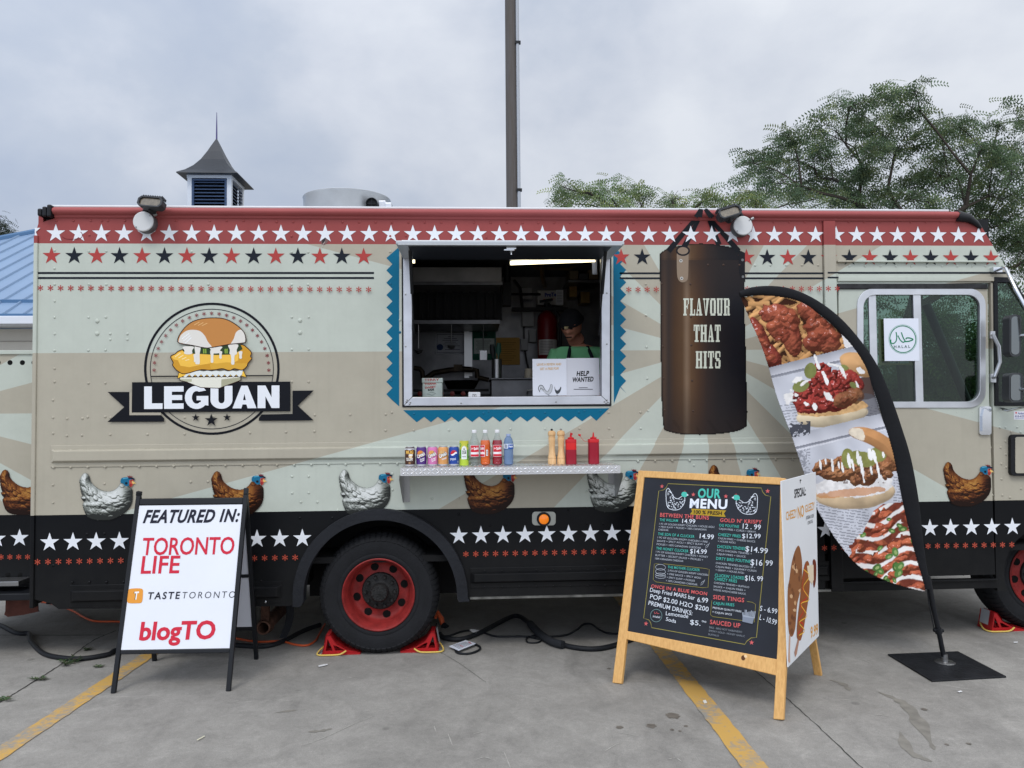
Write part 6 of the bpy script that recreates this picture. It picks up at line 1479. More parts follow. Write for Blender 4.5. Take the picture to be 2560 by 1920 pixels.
def d_crush(orb, edge, sub):
    def f(p):
        p.disc(-.004, .078, .022, orb, ry=.02); p.line([(-.004, .058), (-.004, .098)], .001, edge); 
        p.text('Crush', (-.024, .047), (.028, .07), .024, (20, 30, 40), bold=.1); p.text('Crush', (-.024, .048), (.028, .071), .022, (240, 240, 236), bold=.05)
        for i, s in enumerate(sub): p.text(s, (-.006 + .004 * i, .036 - .011 * i), (.024, .048 - .011 * i), .009, (236, 232, 236), bold=.03)
    return f
def d_pepsi(p):
    c = (0, .076); r = .022; p.disc(*c, r, (236, 238, 242))
    p.poly([(c[0] + r * math.cos(t), c[1] + r * math.sin(t)) for t in np.linspace(math.radians(20), math.radians(195), 24)] + [(-.012, .072), (0, .078), (.01, .088)], (196, 30, 48))
    p.poly([(c[0] + r * math.cos(t), c[1] + r * math.sin(t)) for t in np.linspace(math.radians(200), math.radians(360), 24)] + [(.012, .076), (0, .066), (-.01, .063)], (20, 64, 150))
    p.text('pepsi', (-.026, .036), (.012, .036), .016, (220, 228, 240), bold=.01); p.rect if False else None
    p.poly([(.027, .018), (.031, .018), (.031, .03), (.027, .03)], (220, 228, 240))
def d_chill(p):
    p.poly([(-.05, .1), (.05, .1), (.05, .157), (-.05, .157)], (196, 196, 70)); p.poly([(-.05, .0), (.05, .0), (.05, .03), (-.05, .05)], (176, 200, 60))
    for u, v in ((-.03, .13), (.03, .125), (.036, .04), (-.034, .06)): p.disc(u, v, .012, (88, 158, 48)); p.disc(u, v, .008, (150, 196, 80))
    p.poly([(-.018, .04), (.018, .04), (.018, .1), (.012, .118), (.006, .12), (0, .126), (-.006, .12), (-.012, .118), (-.018, .1)], (232, 236, 232)); p.poly([(-.005, .104), (0, .112), (.005, .104), (.003, .1), (-.003, .1)], (20, 24, 24))
    p.text('COUNTRY', (-.014, .088), (.014, .088), .007, (30, 40, 40), bold=.03); p.text('Chill', (-.013, .072), (.013, .074), .014, (20, 26, 26), bold=.03); p.poly([(-.012, .056), (.012, .056), (.012, .06), (-.012, .06)], (90, 96, 96)); p.poly([(-.01, .048), (.01, .048), (.01, .05), (-.01, .05)], (120, 126, 126))
can(1025, (72, 42, 28), 'brown root beer can at the end of the row of drinks', d_mug); can(1053.5, (70, 34, 116), 'purple grape soda can on the serving shelf', d_crush((222, 136, 60), (170, 90, 30), ['Grape', 'Raisin']))
can(1081.5, (206, 116, 170), 'pink cream soda can on the serving shelf', d_crush((222, 160, 90), (180, 110, 50), ['Cream', 'Soda'])); can(1108, (214, 152, 86), 'orange tan soda can between the pink and blue cans', d_crush((216, 170, 110), (170, 110, 60), ['Orange']))
can(1135, (10, 62, 150), 'blue cola can with a round red white and blue emblem', d_pepsi); can(1160.5, (98, 168, 56), 'tall green can with a white label, taller than the other cans', d_chill, 0.029, 0.157)
def liquidmat(name, col, tr=0.6, rough=0.08):
    m = mat(name, col, rough); b = m.node_tree.nodes['Principled BSDF']; b.inputs['Transmission Weight'].default_value = tr; b.inputs['IOR'].default_value = 1.33
    return m
CLEAR = glassmat('clear_plastic', (0.9, 0.92, 0.93), 1.6, 0.05)
def soda(px, lcol, label, deco, H=0.225, Rr=0.0325, tr=0.5, name='soda_bottle'):
    x = W(px, 1150, IY).x; t_ = thing(name, (x, IY, ZS), label, 'bottle', 'glassy soda bottles with red labels on the shelf')
    pf = [(0.0001, 0.0), (0.022, 0.0), (0.03, 0.004), (Rr, 0.014), (Rr, 0.03), (Rr * .95, 0.05), (Rr, 0.06), (Rr, 0.125), (Rr * 1.02, 0.138), (Rr * .92, 0.155), (Rr * .62, 0.175), (0.0155, 0.19), (0.0135, 0.208)]
    mb = MB(); mb.lathe(pf, seg=28); local(mb.build('bottle_shell', CLEAR), t_)
    lv = 0.158; q = [(r - 0.0016 if r > 0.01 else r, h + (0.0016 if h < 0.01 else 0)) for r, h in pf if h < lv] + [(Rr * .86, lv), (0.0001, lv)]
    if tr < 0.8: mb = MB(); mb.lathe(q, seg=28); local(mb.build('drink', mat('liquid_' + label.split()[0], lcol, 0.15)), t_)
    mb = MB(); mb.lathe([(0.0148, 0.205), (0.0152, 0.206), (0.0152, 0.222), (0.014, 0.2245), (0.0001, 0.225)], seg=24); local(mb.build('cap', mat('white_plastic', (226, 226, 228), 0.4)), t_)
    pr = Print(None, base=0.0012, step=0.0001, wrap=cyl_wrap(Rr)); deco(pr); local(pr.build('label_print', DECAL), t_)
def strip_poly(p, x0, x1, y0, y1, c, n=10):
    for i in range(n):
        a = x0 + (x1 - x0) * i / n; b = x0 + (x1 - x0) * (i + 1) / n; p.add([p.pt(a, y0), p.pt(b, y0), p.pt(b, y1), p.pt(a, y1)], [(0, 1, 2, 3)], col=lin(c))
    p.k += p.st
def d_solo(shift=0.0, bar=False):
    def f(p):
        for s in (0, 0.1):
            o = shift + s * (1 if shift < 0 else -1)
            if abs(o) > .075: continue
            strip_poly(p, o - .030, o + .030, .054, .128, (236, 232, 234)); strip_poly(p, o - .028, o + .028, .084, .126, (206, 34, 52)); strip_poly(p, o - .028, o + .028, .056, .070, (206, 34, 52))
            p.text('Solo', (o - .006, .097), (o + .026, .102), .017, (240, 236, 236), bold=.04); p.disc(o + .017, .078, .008, (240, 220, 220)); p.poly([(o - .024, .1), (o - .008, .104), (o - .012, .11), (o - .022, .112)], (236, 190, 190))
        if bar: strip_poly(p, .004, .016, .06, .098, (236, 236, 236)); [strip_poly(p, .006, .014, .065 + .006 * i, .068 + .006 * i, (40, 40, 40), 2) for i in range(5)]
    return f
soda(1186, (200, 204, 204), 'clear soda bottle with a red label and white cap', d_solo(0.004), tr=0.9); soda(1213.5, (240, 106, 20), 'bright orange soda bottle with white cap', d_solo(-0.034, True), tr=0.25); soda(1243.5, (160, 20, 40), 'dark red soda bottle with white cap', d_solo(0.0), tr=0.25)
x = W(1271.5, 1150, IY).x; t_ = thing('water_bottle', (x, IY, ZS), 'blue tinted water bottle beside the red soda bottle', 'bottle')
Rr = 0.0315; pf = [(0.0001, 0.001), (0.024, 0.0), (Rr, 0.006)] + [(Rr - (0.0016 if i % 2 else 0), 0.016 + 0.011 * i) for i in range(8)] + [(Rr, 0.106), (Rr, 0.13), (Rr * .98, 0.142), (Rr * .8, 0.165), (0.0135, 0.182), (0.0135, 0.186)]
mb = MB(); mb.lathe(pf, seg=28); local(mb.build('bottle_shell', liquidmat('water_blue_plastic', (140, 166, 204), 0.55, 0.1)), t_)
mb = MB(); mb.lathe([(0.0145, 0.184), (0.0145, 0.196), (0.0001, 0.197)], seg=20); local(mb.build('cap', mat('pale_blue_cap', (156, 172, 206), 0.4)), t_)
pr = Print(None, base=0.0008, step=0.0001, wrap=cyl_wrap(Rr)); strip_poly(pr, -.07, .07, .100, .134, (214, 224, 238)); strip_poly(pr, -.004, .05, .102, .13, (30, 84, 170)); pr.text('Nestle', (-.0, .112), (.03, .112), .012, (230, 236, 246), bold=.04); strip_poly(pr, -.07, .07, .100, .104, (24, 60, 130)); [strip_poly(pr, -.024 + .004 * i, -.022 + .004 * i, .108, .13, (60, 70, 90), 1) for i in range(4)]
local(pr.build('label_print', DECAL), t_)
MILL = woodmat('turned_beech', (222, 182, 132), (30, 30, 6))
for px, nm, top in ((1380, 'turned wooden pepper mill with a black knob', BLACKM), (1403, 'turned wooden salt mill with a silver knob', CHROME)):
    x = W(px, 1150, IY).x; t_ = thing('spice_mill', (x, IY, ZS), nm, 'spice mill', 'wooden mills on the serving shelf')
    mb = MB(); mb.lathe([(0.0001, 0), (0.026, 0), (0.0265, 0.003), (0.0265, 0.03), (0.0245, 0.033), (0.026, 0.036), (0.026, 0.046), (0.0235, 0.05), (0.0195, 0.085), (0.0185, 0.105), (0.0215, 0.15), (0.0225, 0.165), (0.021, 0.168), (0.0225, 0.171), (0.0225, 0.174), (0.02, 0.178)], seg=28); local(mb.build('mill_body', MILL), t_)
    mb = MB(); mb.lathe([(0.019, 0.178), (0.024, 0.183), (0.0255, 0.195), (0.023, 0.208), (0.014, 0.214), (0.0001, 0.215)], seg=28); local(mb.build('mill_head', MILL), t_)
    mb = MB(); mb.lathe([(0.005, 0.214), (0.0075, 0.218), (0.0075, 0.224), (0.004, 0.227), (0.0001, 0.227)], seg=14); local(mb.build('knob', top), t_)
def squeeze(px, full, label, strap):
    x = W(px, 1150, IY).x; t_ = thing('squeeze_bottle', (x, IY, ZS), label, 'squeeze bottle', 'red sauce bottles on the serving shelf')
    a = 0.0345; mb = MB(); b8 = lambda r: [(r * math.copysign(abs(math.cos(t)) ** .5, math.cos(t)), r * math.copysign(abs(math.sin(t)) ** .5, math.sin(t))) for t in np.linspace(0, 2 * math.pi, 25)[:-1]]
    def loft(levels, mbx):
        vs = [(x_, y_, h) for r, h in levels for x_, y_ in b8(r)]; n = 24
        mbx.add(vs, [(i * n + j, i * n + (j + 1) % n, (i + 1) * n + (j + 1) % n, (i + 1) * n + j) for i in range(len(levels) - 1) for j in range(n)], smooth=True)
    loft([(0.0001, 0.0), (a * .96, 0), (a, 0.004), (a, full)], mb); local(mb.build('sauce_fill', mat('ketchup_dark', (148, 28, 46), 0.35)), t_)
    if full < 0.13: mb = MB(); loft([(a, full), (a, 0.136), (a * .97, 0.141)], mb); local(mb.build('bottle_wall', mat('ketchup_red_plastic', (206, 34, 34), 0.35)), t_)
    mb = MB(); loft([(a * 1.02, 0.136), (a * 1.02, 0.154), (a * .96, 0.158), (0.021, 0.158)], mb); mb.lathe([(0.021, 0.157), (0.021, 0.168), (0.019, 0.17), (0.009, 0.17), (0.0065, 0.178), (0.0035, 0.2), (0.0001, 0.201)], seg=20)
    if strap: mb.tube([(0.0, -0.004, 0.184), (0.008, -0.004, 0.19), (0.006, -0.004, 0.198)], 0.005, 8)
    else:
        mb.tube(smooth_path([(-0.03, -0.01, 0.143), (-0.05, -0.014, 0.142), (-0.068, -0.016, 0.152), (-0.082, -0.016, 0.17), (-0.09, -0.016, 0.184)], 4), 0.0012, 6); mb.tube([(-0.085, -0.016, 0.182), (-0.1, -0.016, 0.188)], [0.008, 0.005], 8)
    local(mb.build('nozzle_cap', mat('red_cap_plastic', (190, 30, 38), 0.35)), t_)
squeeze(1427.5, 0.092, 'half full red squeeze bottle beside the wooden mills', True); squeeze(1484, 0.135, 'full dark red squeeze bottle standing apart with its cap hanging', False)

# ------------------------------------------------------------------ kitchen seen through the hatch
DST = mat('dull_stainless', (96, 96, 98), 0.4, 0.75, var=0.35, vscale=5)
BKS = mat('black_iron', (20, 20, 22), 0.6)
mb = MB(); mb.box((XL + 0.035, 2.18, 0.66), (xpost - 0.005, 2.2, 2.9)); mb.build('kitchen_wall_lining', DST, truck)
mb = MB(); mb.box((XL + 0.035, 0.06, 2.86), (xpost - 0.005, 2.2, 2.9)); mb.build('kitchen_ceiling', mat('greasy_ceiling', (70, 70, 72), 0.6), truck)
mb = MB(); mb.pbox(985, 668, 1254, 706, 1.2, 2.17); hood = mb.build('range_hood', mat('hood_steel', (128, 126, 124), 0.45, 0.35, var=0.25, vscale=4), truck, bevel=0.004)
mb = MB(); mb.pbox(985, 704, 1256, 712, 1.18, 1.2); mb.pbox(985, 800, 1250, 810, 1.45, 2.1); mb.build('hood_rail', DST, hood)
mb = MB(); mb.pbox(985, 712, 1254, 800, 1.75, 1.8)
for i in range(12): mb.pbox(1005 + i * 21, 716, 1010 + i * 21, 796, 1.7, 1.75)
mb.build('grease_filter', BKS, hood)
mb = MB(); mb.pbox(985, 985, 1228, 1004, 1.0, 1.9); mb.pbox(985, 972, 1222, 980, 1.15, 1.2); cook = mb.build('cook_line', BKS, truck, bevel=0.004)
mb = MB(); mb.pbox(1229, 949, 1340, 1030, 0.85, 1.4); mb.pbox(1226, 944, 1345, 949, 0.82, 1.4); prep = mb.build('prep_cabinet', DST, truck, bevel=0.003)
mb = MB(); mb.tube([W(1318, 985, 0.83), W(1318, 976, 0.81), W(1345, 974, 0.81)], 0.006); mb.build('cabinet_handle', STEEL, prep)
gp = MB(); Yp = 1.9
gp.tube([W(1035, 920, Yp), W(1050, 922, Yp), W(1056, 930, Yp), W(1058, 950, Yp)], 0.022); gp.tube([W(1060, 950, Yp), W(1085, 932, Yp), W(1120, 926, Yp), W(1150, 922, Yp), W(1180, 924, Yp)], 0.026); gp.tube([W(1180, 924, Yp), W(1192, 926, Yp), W(1194, 945, Yp)], 0.024); gp.pbox(1134, 911, 1156, 928, Yp - 0.03, Yp + 0.03); gp.tube([W(1195, 944, Yp), W(1222, 950, Yp)], 0.022)
gp.build('gas_pipework', mat('brass_black_pipe', (58, 48, 36), 0.5, 0.5, var=0.5, vscale=9), cook)
mb = MB(); mb.pbox(1161, 814, 1172, 945, 2.1, 2.17); mb.pbox(1172, 830, 1180, 940, 2.12, 2.17); mb.build('wall_stanchion', STEEL, truck)
mb = MB(); mb.tube([W(1268, 560, 1.6), W(1268, 720, 1.6), W(1268, 760, 1.7)], 0.03); mb.pbox(1258, 705, 1278, 762, 1.5, 1.65); mb.tube([W(1262, 735, 1.55), W(1350, 736, 1.8)], 0.012); mb.tube([W(1285, 700, 1.9), W(1300, 720, 1.9), W(1306, 770, 1.9)], 0.014); mb.pbox(1280, 768, 1420, 776, 1.85, 1.95); mb.build('suppression_pipes', BKS, truck)
for a in ((1305, 720, 1330, 748), (1306, 776, 1334, 816), (1303, 847, 1319, 876), (1323, 824, 1340, 855)):
    mb = MB(); mb.pbox(*a, 2.08, 2.17); mb.build('electrical_box', mat('grey_electrical_box', (150, 150, 150), 0.5), truck, bevel=0.004)
mb = MB(); mb.pbox(1420, 700, 1500, 706, 1.7, 2.1); mb.build('wall_shelf', DST, truck)
for i, (x0_, y0_, x1_, y1_, c_) in enumerate(((1424, 676, 1446, 699, (96, 84, 66)), (1448, 684, 1470, 699, (60, 62, 66)), (1472, 668, 1496, 699, (110, 92, 70)))):
    bb = MB(); bb.pbox(x0_, y0_, x1_, y1_, 1.75 + .02 * i, 2.0); tag(bb.build('stored_box', mat('stored_%d' % i, c_, 0.7), None, bevel=0.004), ('brown carton nearest the control box on the kitchen shelf', 'small grey box between two cartons on the kitchen shelf', 'taller brown carton at the end of the kitchen shelf')[i], 'box', 'boxes on the kitchen shelf')
mb = MB(); mb.tube([W(1312, 876, 2.1), W(1316, 900, 2.1), W(1322, 925, 2.1)], 0.008); mb.tube([W(1310, 816, 2.1), W(1310, 847, 2.1)], 0.006); mb.build('wall_conduit', BKS, truck)
def sheet(name, x0, y0, x1, y1, yy, col, label, cat, deco=None, m=PAPER, t_=0.002):
    fr = wall(yy); mb = MB(); a, b = fr.p(x0, y1), fr.p(x1, y0)
    o = MB().box((a[0], yy, a[1]), (b[0], yy + t_, b[1])).build(name, mat('paper_%d_%d_%d' % col, col, 0.7), None)
    tag(o, label, cat)
    if deco: pr = Print(fr, base=0.0008); deco(pr); pr.build('printing', m, o)
    return o
def d_cert(p):
    p.pxline([(1093, 836), (1159, 836), (1159, 882), (1093, 882)], 1.6, (60, 66, 84), True); p.disc(*p.fr.p(1100, 868), 0.03, (40, 60, 100))
    for i, (a, b) in enumerate(((1120, 1134), (1110, 1142), (1106, 1146), (1112, 1140), (1108, 1144), (1112, 1150), (1116, 1136), (1112, 1150))): p.rect(a, 841 + 4.6 * i, b, 842.3 + 4.6 * i, (70, 72, 80))
sheet('certificate', 1090, 833, 1162, 885, 2.17, (176, 178, 184), 'framed white certificate on the kitchen wall below the hood', 'certificate', d_cert)
def d_pass(p):
    p.rect(1185, 846, 1236, 884, (190, 198, 192)); p.ptext('PASS', (1201, 840), (1218, 840), 6, (16, 40, 30), bold=0.04)
    for i in range(6): p.rect(1190 + 3 * (i % 2), 852 + 5 * i, 1228 - 4 * (i % 3), 853.2 + 5 * i, (80, 90, 84))
sheet('inspection_notice', 1182, 826, 1239, 900, 2.165, (22, 84, 66), 'green inspection notice headed PASS taped to the kitchen wall', 'notice', d_pass)
def d_yel(p):
    for i in range(9): p.rect(1246, 856 + 5.5 * i, 1290 - 5 * (i % 3), 857.3 + 5.5 * i, (130, 96, 40))
sheet('yellow_notice', 1241, 844, 1299, 912, 2.16, (172, 132, 64), 'yellow notice sheet on the kitchen wall next to the green notice', 'notice', d_yel)
def d_pt(p): p.ptext('ProTex', (1362, 742), (1398, 740), 9, (30, 50, 130), bold=0.05); p.rect(1390, 725, 1408, 763, (196, 196, 200)); [p.rect(1392, 730 + 4 * i, 1405, 731 + 4 * i, (90, 90, 96)) for i in range(7)]; p.pxline([(1358, 748), (1372, 750), (1386, 747)], 1.5, (190, 70, 60))
bx = MB(); bx.pbox(1344, 726, 1408, 762, 2.0, 2.16); bo = tag(bx.build('control_box', mat('cream_box', (176, 172, 168), 0.5), None, bevel=0.004), 'white control box with blue lettering high on the kitchen wall', 'control box')
pr = Print(wall(2.0), base=0.001); d_pt(pr); pr.build('printing', PAPER, bo)
# fire extinguisher
c = W(1369, 905, 1.9); t_ = thing('fire_extinguisher', c, 'red fire extinguisher with a white label hanging behind the cook', 'fire extinguisher')
rr_ = 25 / 1923 * 7.0; hh_ = 105 / 1923 * 7.0
mb = MB(); mb.lathe([(0.0001, 0), (rr_ * .9, 0), (rr_, 0.02), (rr_, hh_), (rr_ * .9, hh_ + 0.04), (rr_ * .5, hh_ + 0.075), (0.025, hh_ + 0.09), (0.025, hh_ + 0.11)], seg=28); local(mb.build('cylinder_body', mat('extinguisher_red', (112, 18, 24), 0.4)), t_)
mb = MB(); mb.tube([(0, 0, hh_ + 0.1), (0, 0, hh_ + 0.16)], 0.028); mb.tube([(-0.07, -0.02, hh_ + 0.17), (0.05, -0.02, hh_ + 0.19)], 0.012); mb.tube([(0.02, -0.02, hh_ + 0.14), (0.12, -0.05, hh_ + 0.02), (0.11, -0.05, 0.1)], 0.014); local(mb.build('valve_handle', BLACKM), t_)
pr = Print(None, base=0.002, step=0.0002, wrap=cyl_wrap(rr_)); strip_poly(pr, -.1, .1, .06, .2, (196, 192, 186)); [strip_poly(pr, -.08, .04, .08 + .014 * i, .084 + .014 * i, (120, 110, 110)) for i in range(8)]; local(pr.build('label_print', DECAL), t_)
# wok, canister of utensils
c = W(1153, 962, 1.3); t_ = thing('wok', c, 'black round wok standing on the cook line', 'wok'); r_ = 44 / 1923 * 6.4
mb = MB(); mb.lathe([(0.0001, -0.085), (r_ * .45, -0.075), (r_ * .8, -0.03), (r_, 0.03), (r_ + 0.008, 0.034), (r_ - 0.005, 0.026), (r_ * .75, -0.03), (r_ * .4, -0.066), (0.0001, -0.074)], seg=36); local(mb.build('pan', mat('seasoned_iron', (26, 25, 25), 0.35, 0.5), None), t_); mb = MB(); mb.tube([(-r_, -0.02, 0.025), (-r_ - 0.04, -0.03, 0.03), (-r_ - 0.04, 0.04, 0.03), (-r_, 0.03, 0.025)], 0.008); local(mb.build('handle', BKS), t_)
c = W(1242, 945, 1.05); t_ = thing('utensil_canister', c, 'stainless canister on the prep cabinet', 'canister'); mb = MB(); mb.lathe([(0.0001, 0), (0.041, 0), (0.041, 0.145), (0.0415, 0.15), (0.038, 0.15), (0.037, 0.01), (0.0001, 0.01)], seg=28); local(mb.build('can_wall', STEEL), t_)
for i, (dx, col, lab, L_) in enumerate(((-0.025, (16, 18, 20), 'black tongs standing in the utensil canister', 0.27), (0.012, (26, 70, 56), 'green handled spatula standing in the utensil canister', 0.28))):
    mb = MB(); a = Vector((c.x + dx * .6, c.y, c.z + 0.015)); b = Vector((c.x + dx * 1.5, c.y - 0.01, c.z + L_)); mb.tube([a, a.lerp(b, .6), a.lerp(b, .75), b], [0.006, 0.008, 0.022, 0.016], 10, sy=0.4, ref=(0, 1, 0)); tag(mb.build('kitchen_utensil', mat('utensil_%d' % i, col, 0.5)), lab, 'utensil')
c = W(1322, 945, 1.1); mb = MB(); mb.lathe([(0.0001, 0), (0.034, 0), (0.034, 0.05), (0.03, 0.055), (0.03, 0.075), (0.0001, 0.075)], tuple(c), seg=20); tag(mb.build('sauce_tub', mat('cream_tub', (168, 158, 140), 0.5)), 'small cream tub on the prep cabinet behind the review poster', 'tub')
for i, (px, py, L_, lb) in enumerate(((1046, 812, 0.2, 'steel ladle hanging from the hood rail nearest the hatch corner'), (1128, 812, 0.16, 'small steel strainer hanging midway along the hood rail'), (1208, 812, 0.22, 'long steel spatula hanging near the hood rail end'))):
    a = W(px, py, 1.44); mb = MB(); mb.tube([a, a - Vector((0, 0, L_))], 0.005, 8); q = a - Vector((0, 0, L_ + 0.02))
    if i == 2: mb.box((q.x - .03, q.y - .002, q.z - .06), (q.x + .03, q.y + .002, q.z + .02))
    else: mb.lathe([(0.0001, -.03), (.025, -.02), (.036, .004), (.033, .004), (.0001, -.024)], q, 'z', 16)
    tag(mb.build('hanging_utensil', STEEL), lb, 'utensil', 'utensils hanging from the hood rail')
mb = MB()
for i in range(6): mb.lathe([(0.018, 0.0), (0.018, -0.02), (0.0001, -0.022)], W(1050 + 27 * i, 984, 0.99), 'y', 14)
mb.build('burner_knobs', mat('red_knobs', (120, 40, 36), 0.4), cook)
mb = MB(); mb.tube([W(1352, 640, 1.2), W(1356, 690, 1.5), W(1362, 716, 1.9)], 0.02); mb.tube([W(1310, 640, 1.5), W(1340, 670, 1.6), W(1420, 672, 1.7), W(1490, 640, 1.5)], 0.016); mb.pbox(1424, 716, 1442, 742, 1.9, 2.1); mb.pbox(1452, 730, 1474, 758, 1.9, 2.1); mb.build('wall_fittings', mat('dull_brass', (120, 96, 56), 0.4, 0.6, var=0.3, vscale=9), truck)
# counter items
def cpos(px, yy): return Vector((W(px, 1000, yy).x, yy, W(1280, 992, 0.052).z + 0.0005))
zc_ = W(1280, 992, 0.052).z
mb = MB(); a = W(1055, 945, 0.16).x; b = W(1106, 945, 0.16).x; zt = W(1080, 945, 0.16).z
tin = MB().box((a, 0.16, zc_), (b, 0.3, zt - 0.035)).build('thank_you_tin', mat('galvanised_tin', (168, 178, 172), 0.45, 0.5, var=0.15, vscale=15), None, bevel=0.006); tag(tin, 'square metal sugar tin with red hand lettering on the hatch counter', 'tin')
MB().box((a - 0.003, 0.157, zt - 0.0345), (b + 0.003, 0.303, zt)).build('tin_lid', MATS['galvanised_tin'], tin, bevel=0.005)
fr = wall(0.157); pr = Print(fr, base=0.001); pr.ptext('TERRY', (1061, 953), (1098, 952), 6, (150, 50, 50), bold=0.02); pr.k += 0.001
fr = wall(0.16); pr.fr = fr; pr.ptext('THANK', (1061, 963), (1092, 961), 5.5, (170, 44, 44), bold=0.02); pr.ptext('SWEET', (1063, 972), (1090, 969.5), 5, (170, 44, 44), bold=0.02); pr.ptext('SUGAR', (1070, 977), (1086, 976), 4.5, (40, 42, 44), bold=0.05); pr.pxline([(1068, 985), (1078, 980), (1090, 984), (1080, 988)], 0.8, (40, 42, 44), True); pr.build('hand_lettering', PAPER, tin)
a, b = cpos(1171, 0.12), cpos(1201, 0.12); rd = MB().box((a.x, 0.12, zc_), (b.x, 0.2, W(1186, 980, 0.12).z)).build('card_reader', mat('white_plastic', (226, 226, 228), 0.4), None, bevel=0.005); tag(rd, 'small white card reader on the hatch counter', 'card reader')
fr = wall(0.12); pr = Print(fr, base=0.001); pr.pxline([(1182, 986), (1190, 986), (1190, 993), (1182, 993)], 1.2, (30, 30, 34), True); pr.disc(*fr.p(1186, 989.5), 0.0035, (30, 30, 34)); pr.build('square_mark', PAPER, rd)
def d_review(p):
    p.ptext('LEAVE A REVIEW AND', (1342, 914), (1403, 913), 5.5, (222, 186, 140), bold=0.03); p.ptext('GET A FREE POP!', (1350, 925), (1397, 924), 5.5, (222, 186, 140), bold=0.03)
    INKG = (70, 74, 78)
    p.px([(1353, 975), (1348, 966), (1350, 963), (1356, 964), (1362, 972), (1368, 978), (1374, 970), (1378, 960), (1381, 966), (1380, 978), (1374, 986), (1364, 984)], (196, 198, 202)); p.pxline(smooth_path([(1362, 974), (1356, 964), (1349, 964), (1346, 972), (1350, 980)], 4), 1.6, INKG); p.pxline(smooth_path([(1360, 976), (1352, 970), (1350, 976)], 4), 1.2, INKG); p.pxline([(1372, 986), (1370, 989), (1376, 989)], 0.8, INKG); p.pxline(smooth_path([(1362, 974), (1369, 980), (1375, 968), (1377, 961), (1381, 964), (1379, 978), (1372, 986), (1364, 984)], 3), 0.7, INKG)
    p.px(smooth_path([(1386, 966), (1389, 974), (1394, 976), (1399, 972), (1401, 967), (1403, 970), (1400, 980), (1393, 985), (1388, 979)], 3, True), INKG); p.pxline([(1393, 985), (1392, 989), (1396, 989)], 0.8, INKG)
sheet('review_poster', 1332, 897, 1416, 989.5, 0.09, (226, 228, 236), 'white poster asking for a review in the hatch, next to the help wanted one', 'poster', d_review)
def d_help(p):
    p.ptext('HELP', (1441, 940), (1473, 939), 11.5, (16, 18, 22), bold=0.035, shear=0.25, space=1.1); p.ptext('WANTED', (1432, 955), (1484, 953), 11, (16, 18, 22), bold=0.035, shear=0.22, space=1.1)
    p.rect(1447, 968.5, 1469, 970, (60, 62, 66)); p.rect(1434, 972.5, 1482, 974, (60, 62, 66))
sheet('help_wanted_poster', 1416.5, 895, 1498, 989.5, 0.095, (214, 214, 220), 'glossy white HELP WANTED poster in the corner of the hatch', 'poster', d_help)
# strip light over the hatch
a, b = W(1276, 658, 0.35), W(1488, 650, 0.2); mb = MB(); mb.tube([a, b], 0.014)
lt = tag(mb.build('strip_light', emit('lit_tube', (1.0, 0.87, 0.55), 3.2)), 'lit warm strip light above the serving hatch', 'strip light')
mb = MB(); mb.tube([a + Vector((0, 0.03, 0.03)), b + Vector((0, 0.03, 0.03))], 0.016); mb.box((b.x - 0.02, b.y, b.z - 0.1), (b.x + 0.012, b.y + 0.02, b.z + 0.03)); mb.build('light_holder', ALU, lt)
mb = MB(); mb.pbox(1030, 649, 1037, 657, 0.2, 0.215); lt2 = tag(mb.build('small_lamp', MATS.get('x') or bpy.data.materials['lit_tube']), 'small square lit lamp in the corner of the hatch', 'lamp'); MB().pbox(1029.5, 646, 1037.5, 649, 0.19, 0.23).build('light_holder', ALU, lt2)

# ------------------------------------------------------------------ the cook
def skin(name, pts, edges, radii, m, parent=None, root=0, sub=2):
    me = bpy.data.meshes.new(name); me.from_pydata([tuple(p) for p in pts], edges, []); o = bpy.data.objects.new(name, me); C.objects.link(o)
    me.materials.append(m); sk = o.modifiers.new('skin', 'SKIN'); sk.use_smooth_shade = True
    if not me.skin_vertices: me.attributes.new if False else None
    lay_ = me.skin_vertices[0].data if len(me.skin_vertices) else None
    if lay_:
        for i, r in enumerate(radii): lay_[i].radius = r if isinstance(r, tuple) else (r, r); lay_[i].use_root = (i == root)
    sb = o.modifiers.new('subdivision', 'SUBSURF'); sb.levels = sub; sb.render_levels = sub
    if parent is not None: o.parent = parent
    return o
PY = 0.95; hd = W(1426, 815, PY); FZ = 0.641
PX = W(1445, 900, PY).x
cook_ = thing('person', (PX, PY, FZ), 'person in a green t-shirt, dark apron and backwards cap looking down in the hatch', 'person')
hz0 = hd.z - FZ; hx = hd.x - PX
SK = mat('skin', (186, 128, 104), 0.5); body_pts = []; ed = []; rad = []
def add(p, r, par=None):
    body_pts.append(Vector(p)); rad.append(r); i = len(body_pts) - 1
    if par is not None: ed.append((par, i))
    return i
HF = Vector((-0.42, -0.78, -0.46)).normalized(); HS = HF.cross(Vector((0, 0, 1))).normalized(); HU = HS.cross(HF).normalized(); HC = Vector((hx, -0.05, hz0 + 0.0))
hp_ = lambda f, s_, u: HC + HF * f + HS * s_ + HU * u
pel = add((0.02, 0.1, 0.86), (0.15, 0.11)); sp1 = add((0.02, 0.09, 1.02), (0.14, 0.1), pel); sp2 = add((0.01, 0.05, 1.2), (0.16, 0.11), sp1); ch = add((0.0, 0.0, hz0 - 0.27), (0.16, 0.105), sp2); nk = add((0.0, 0.0, hz0 - 0.15), (0.058, 0.058), ch); n2_ = add(hp_(-0.02, 0, -0.075), (0.06, 0.06), nk); hd1 = add(hp_(0.012, 0, -0.01), (0.078, 0.085), n2_); hd2 = add(hp_(0.0, 0, 0.07), (0.078, 0.09), hd1)
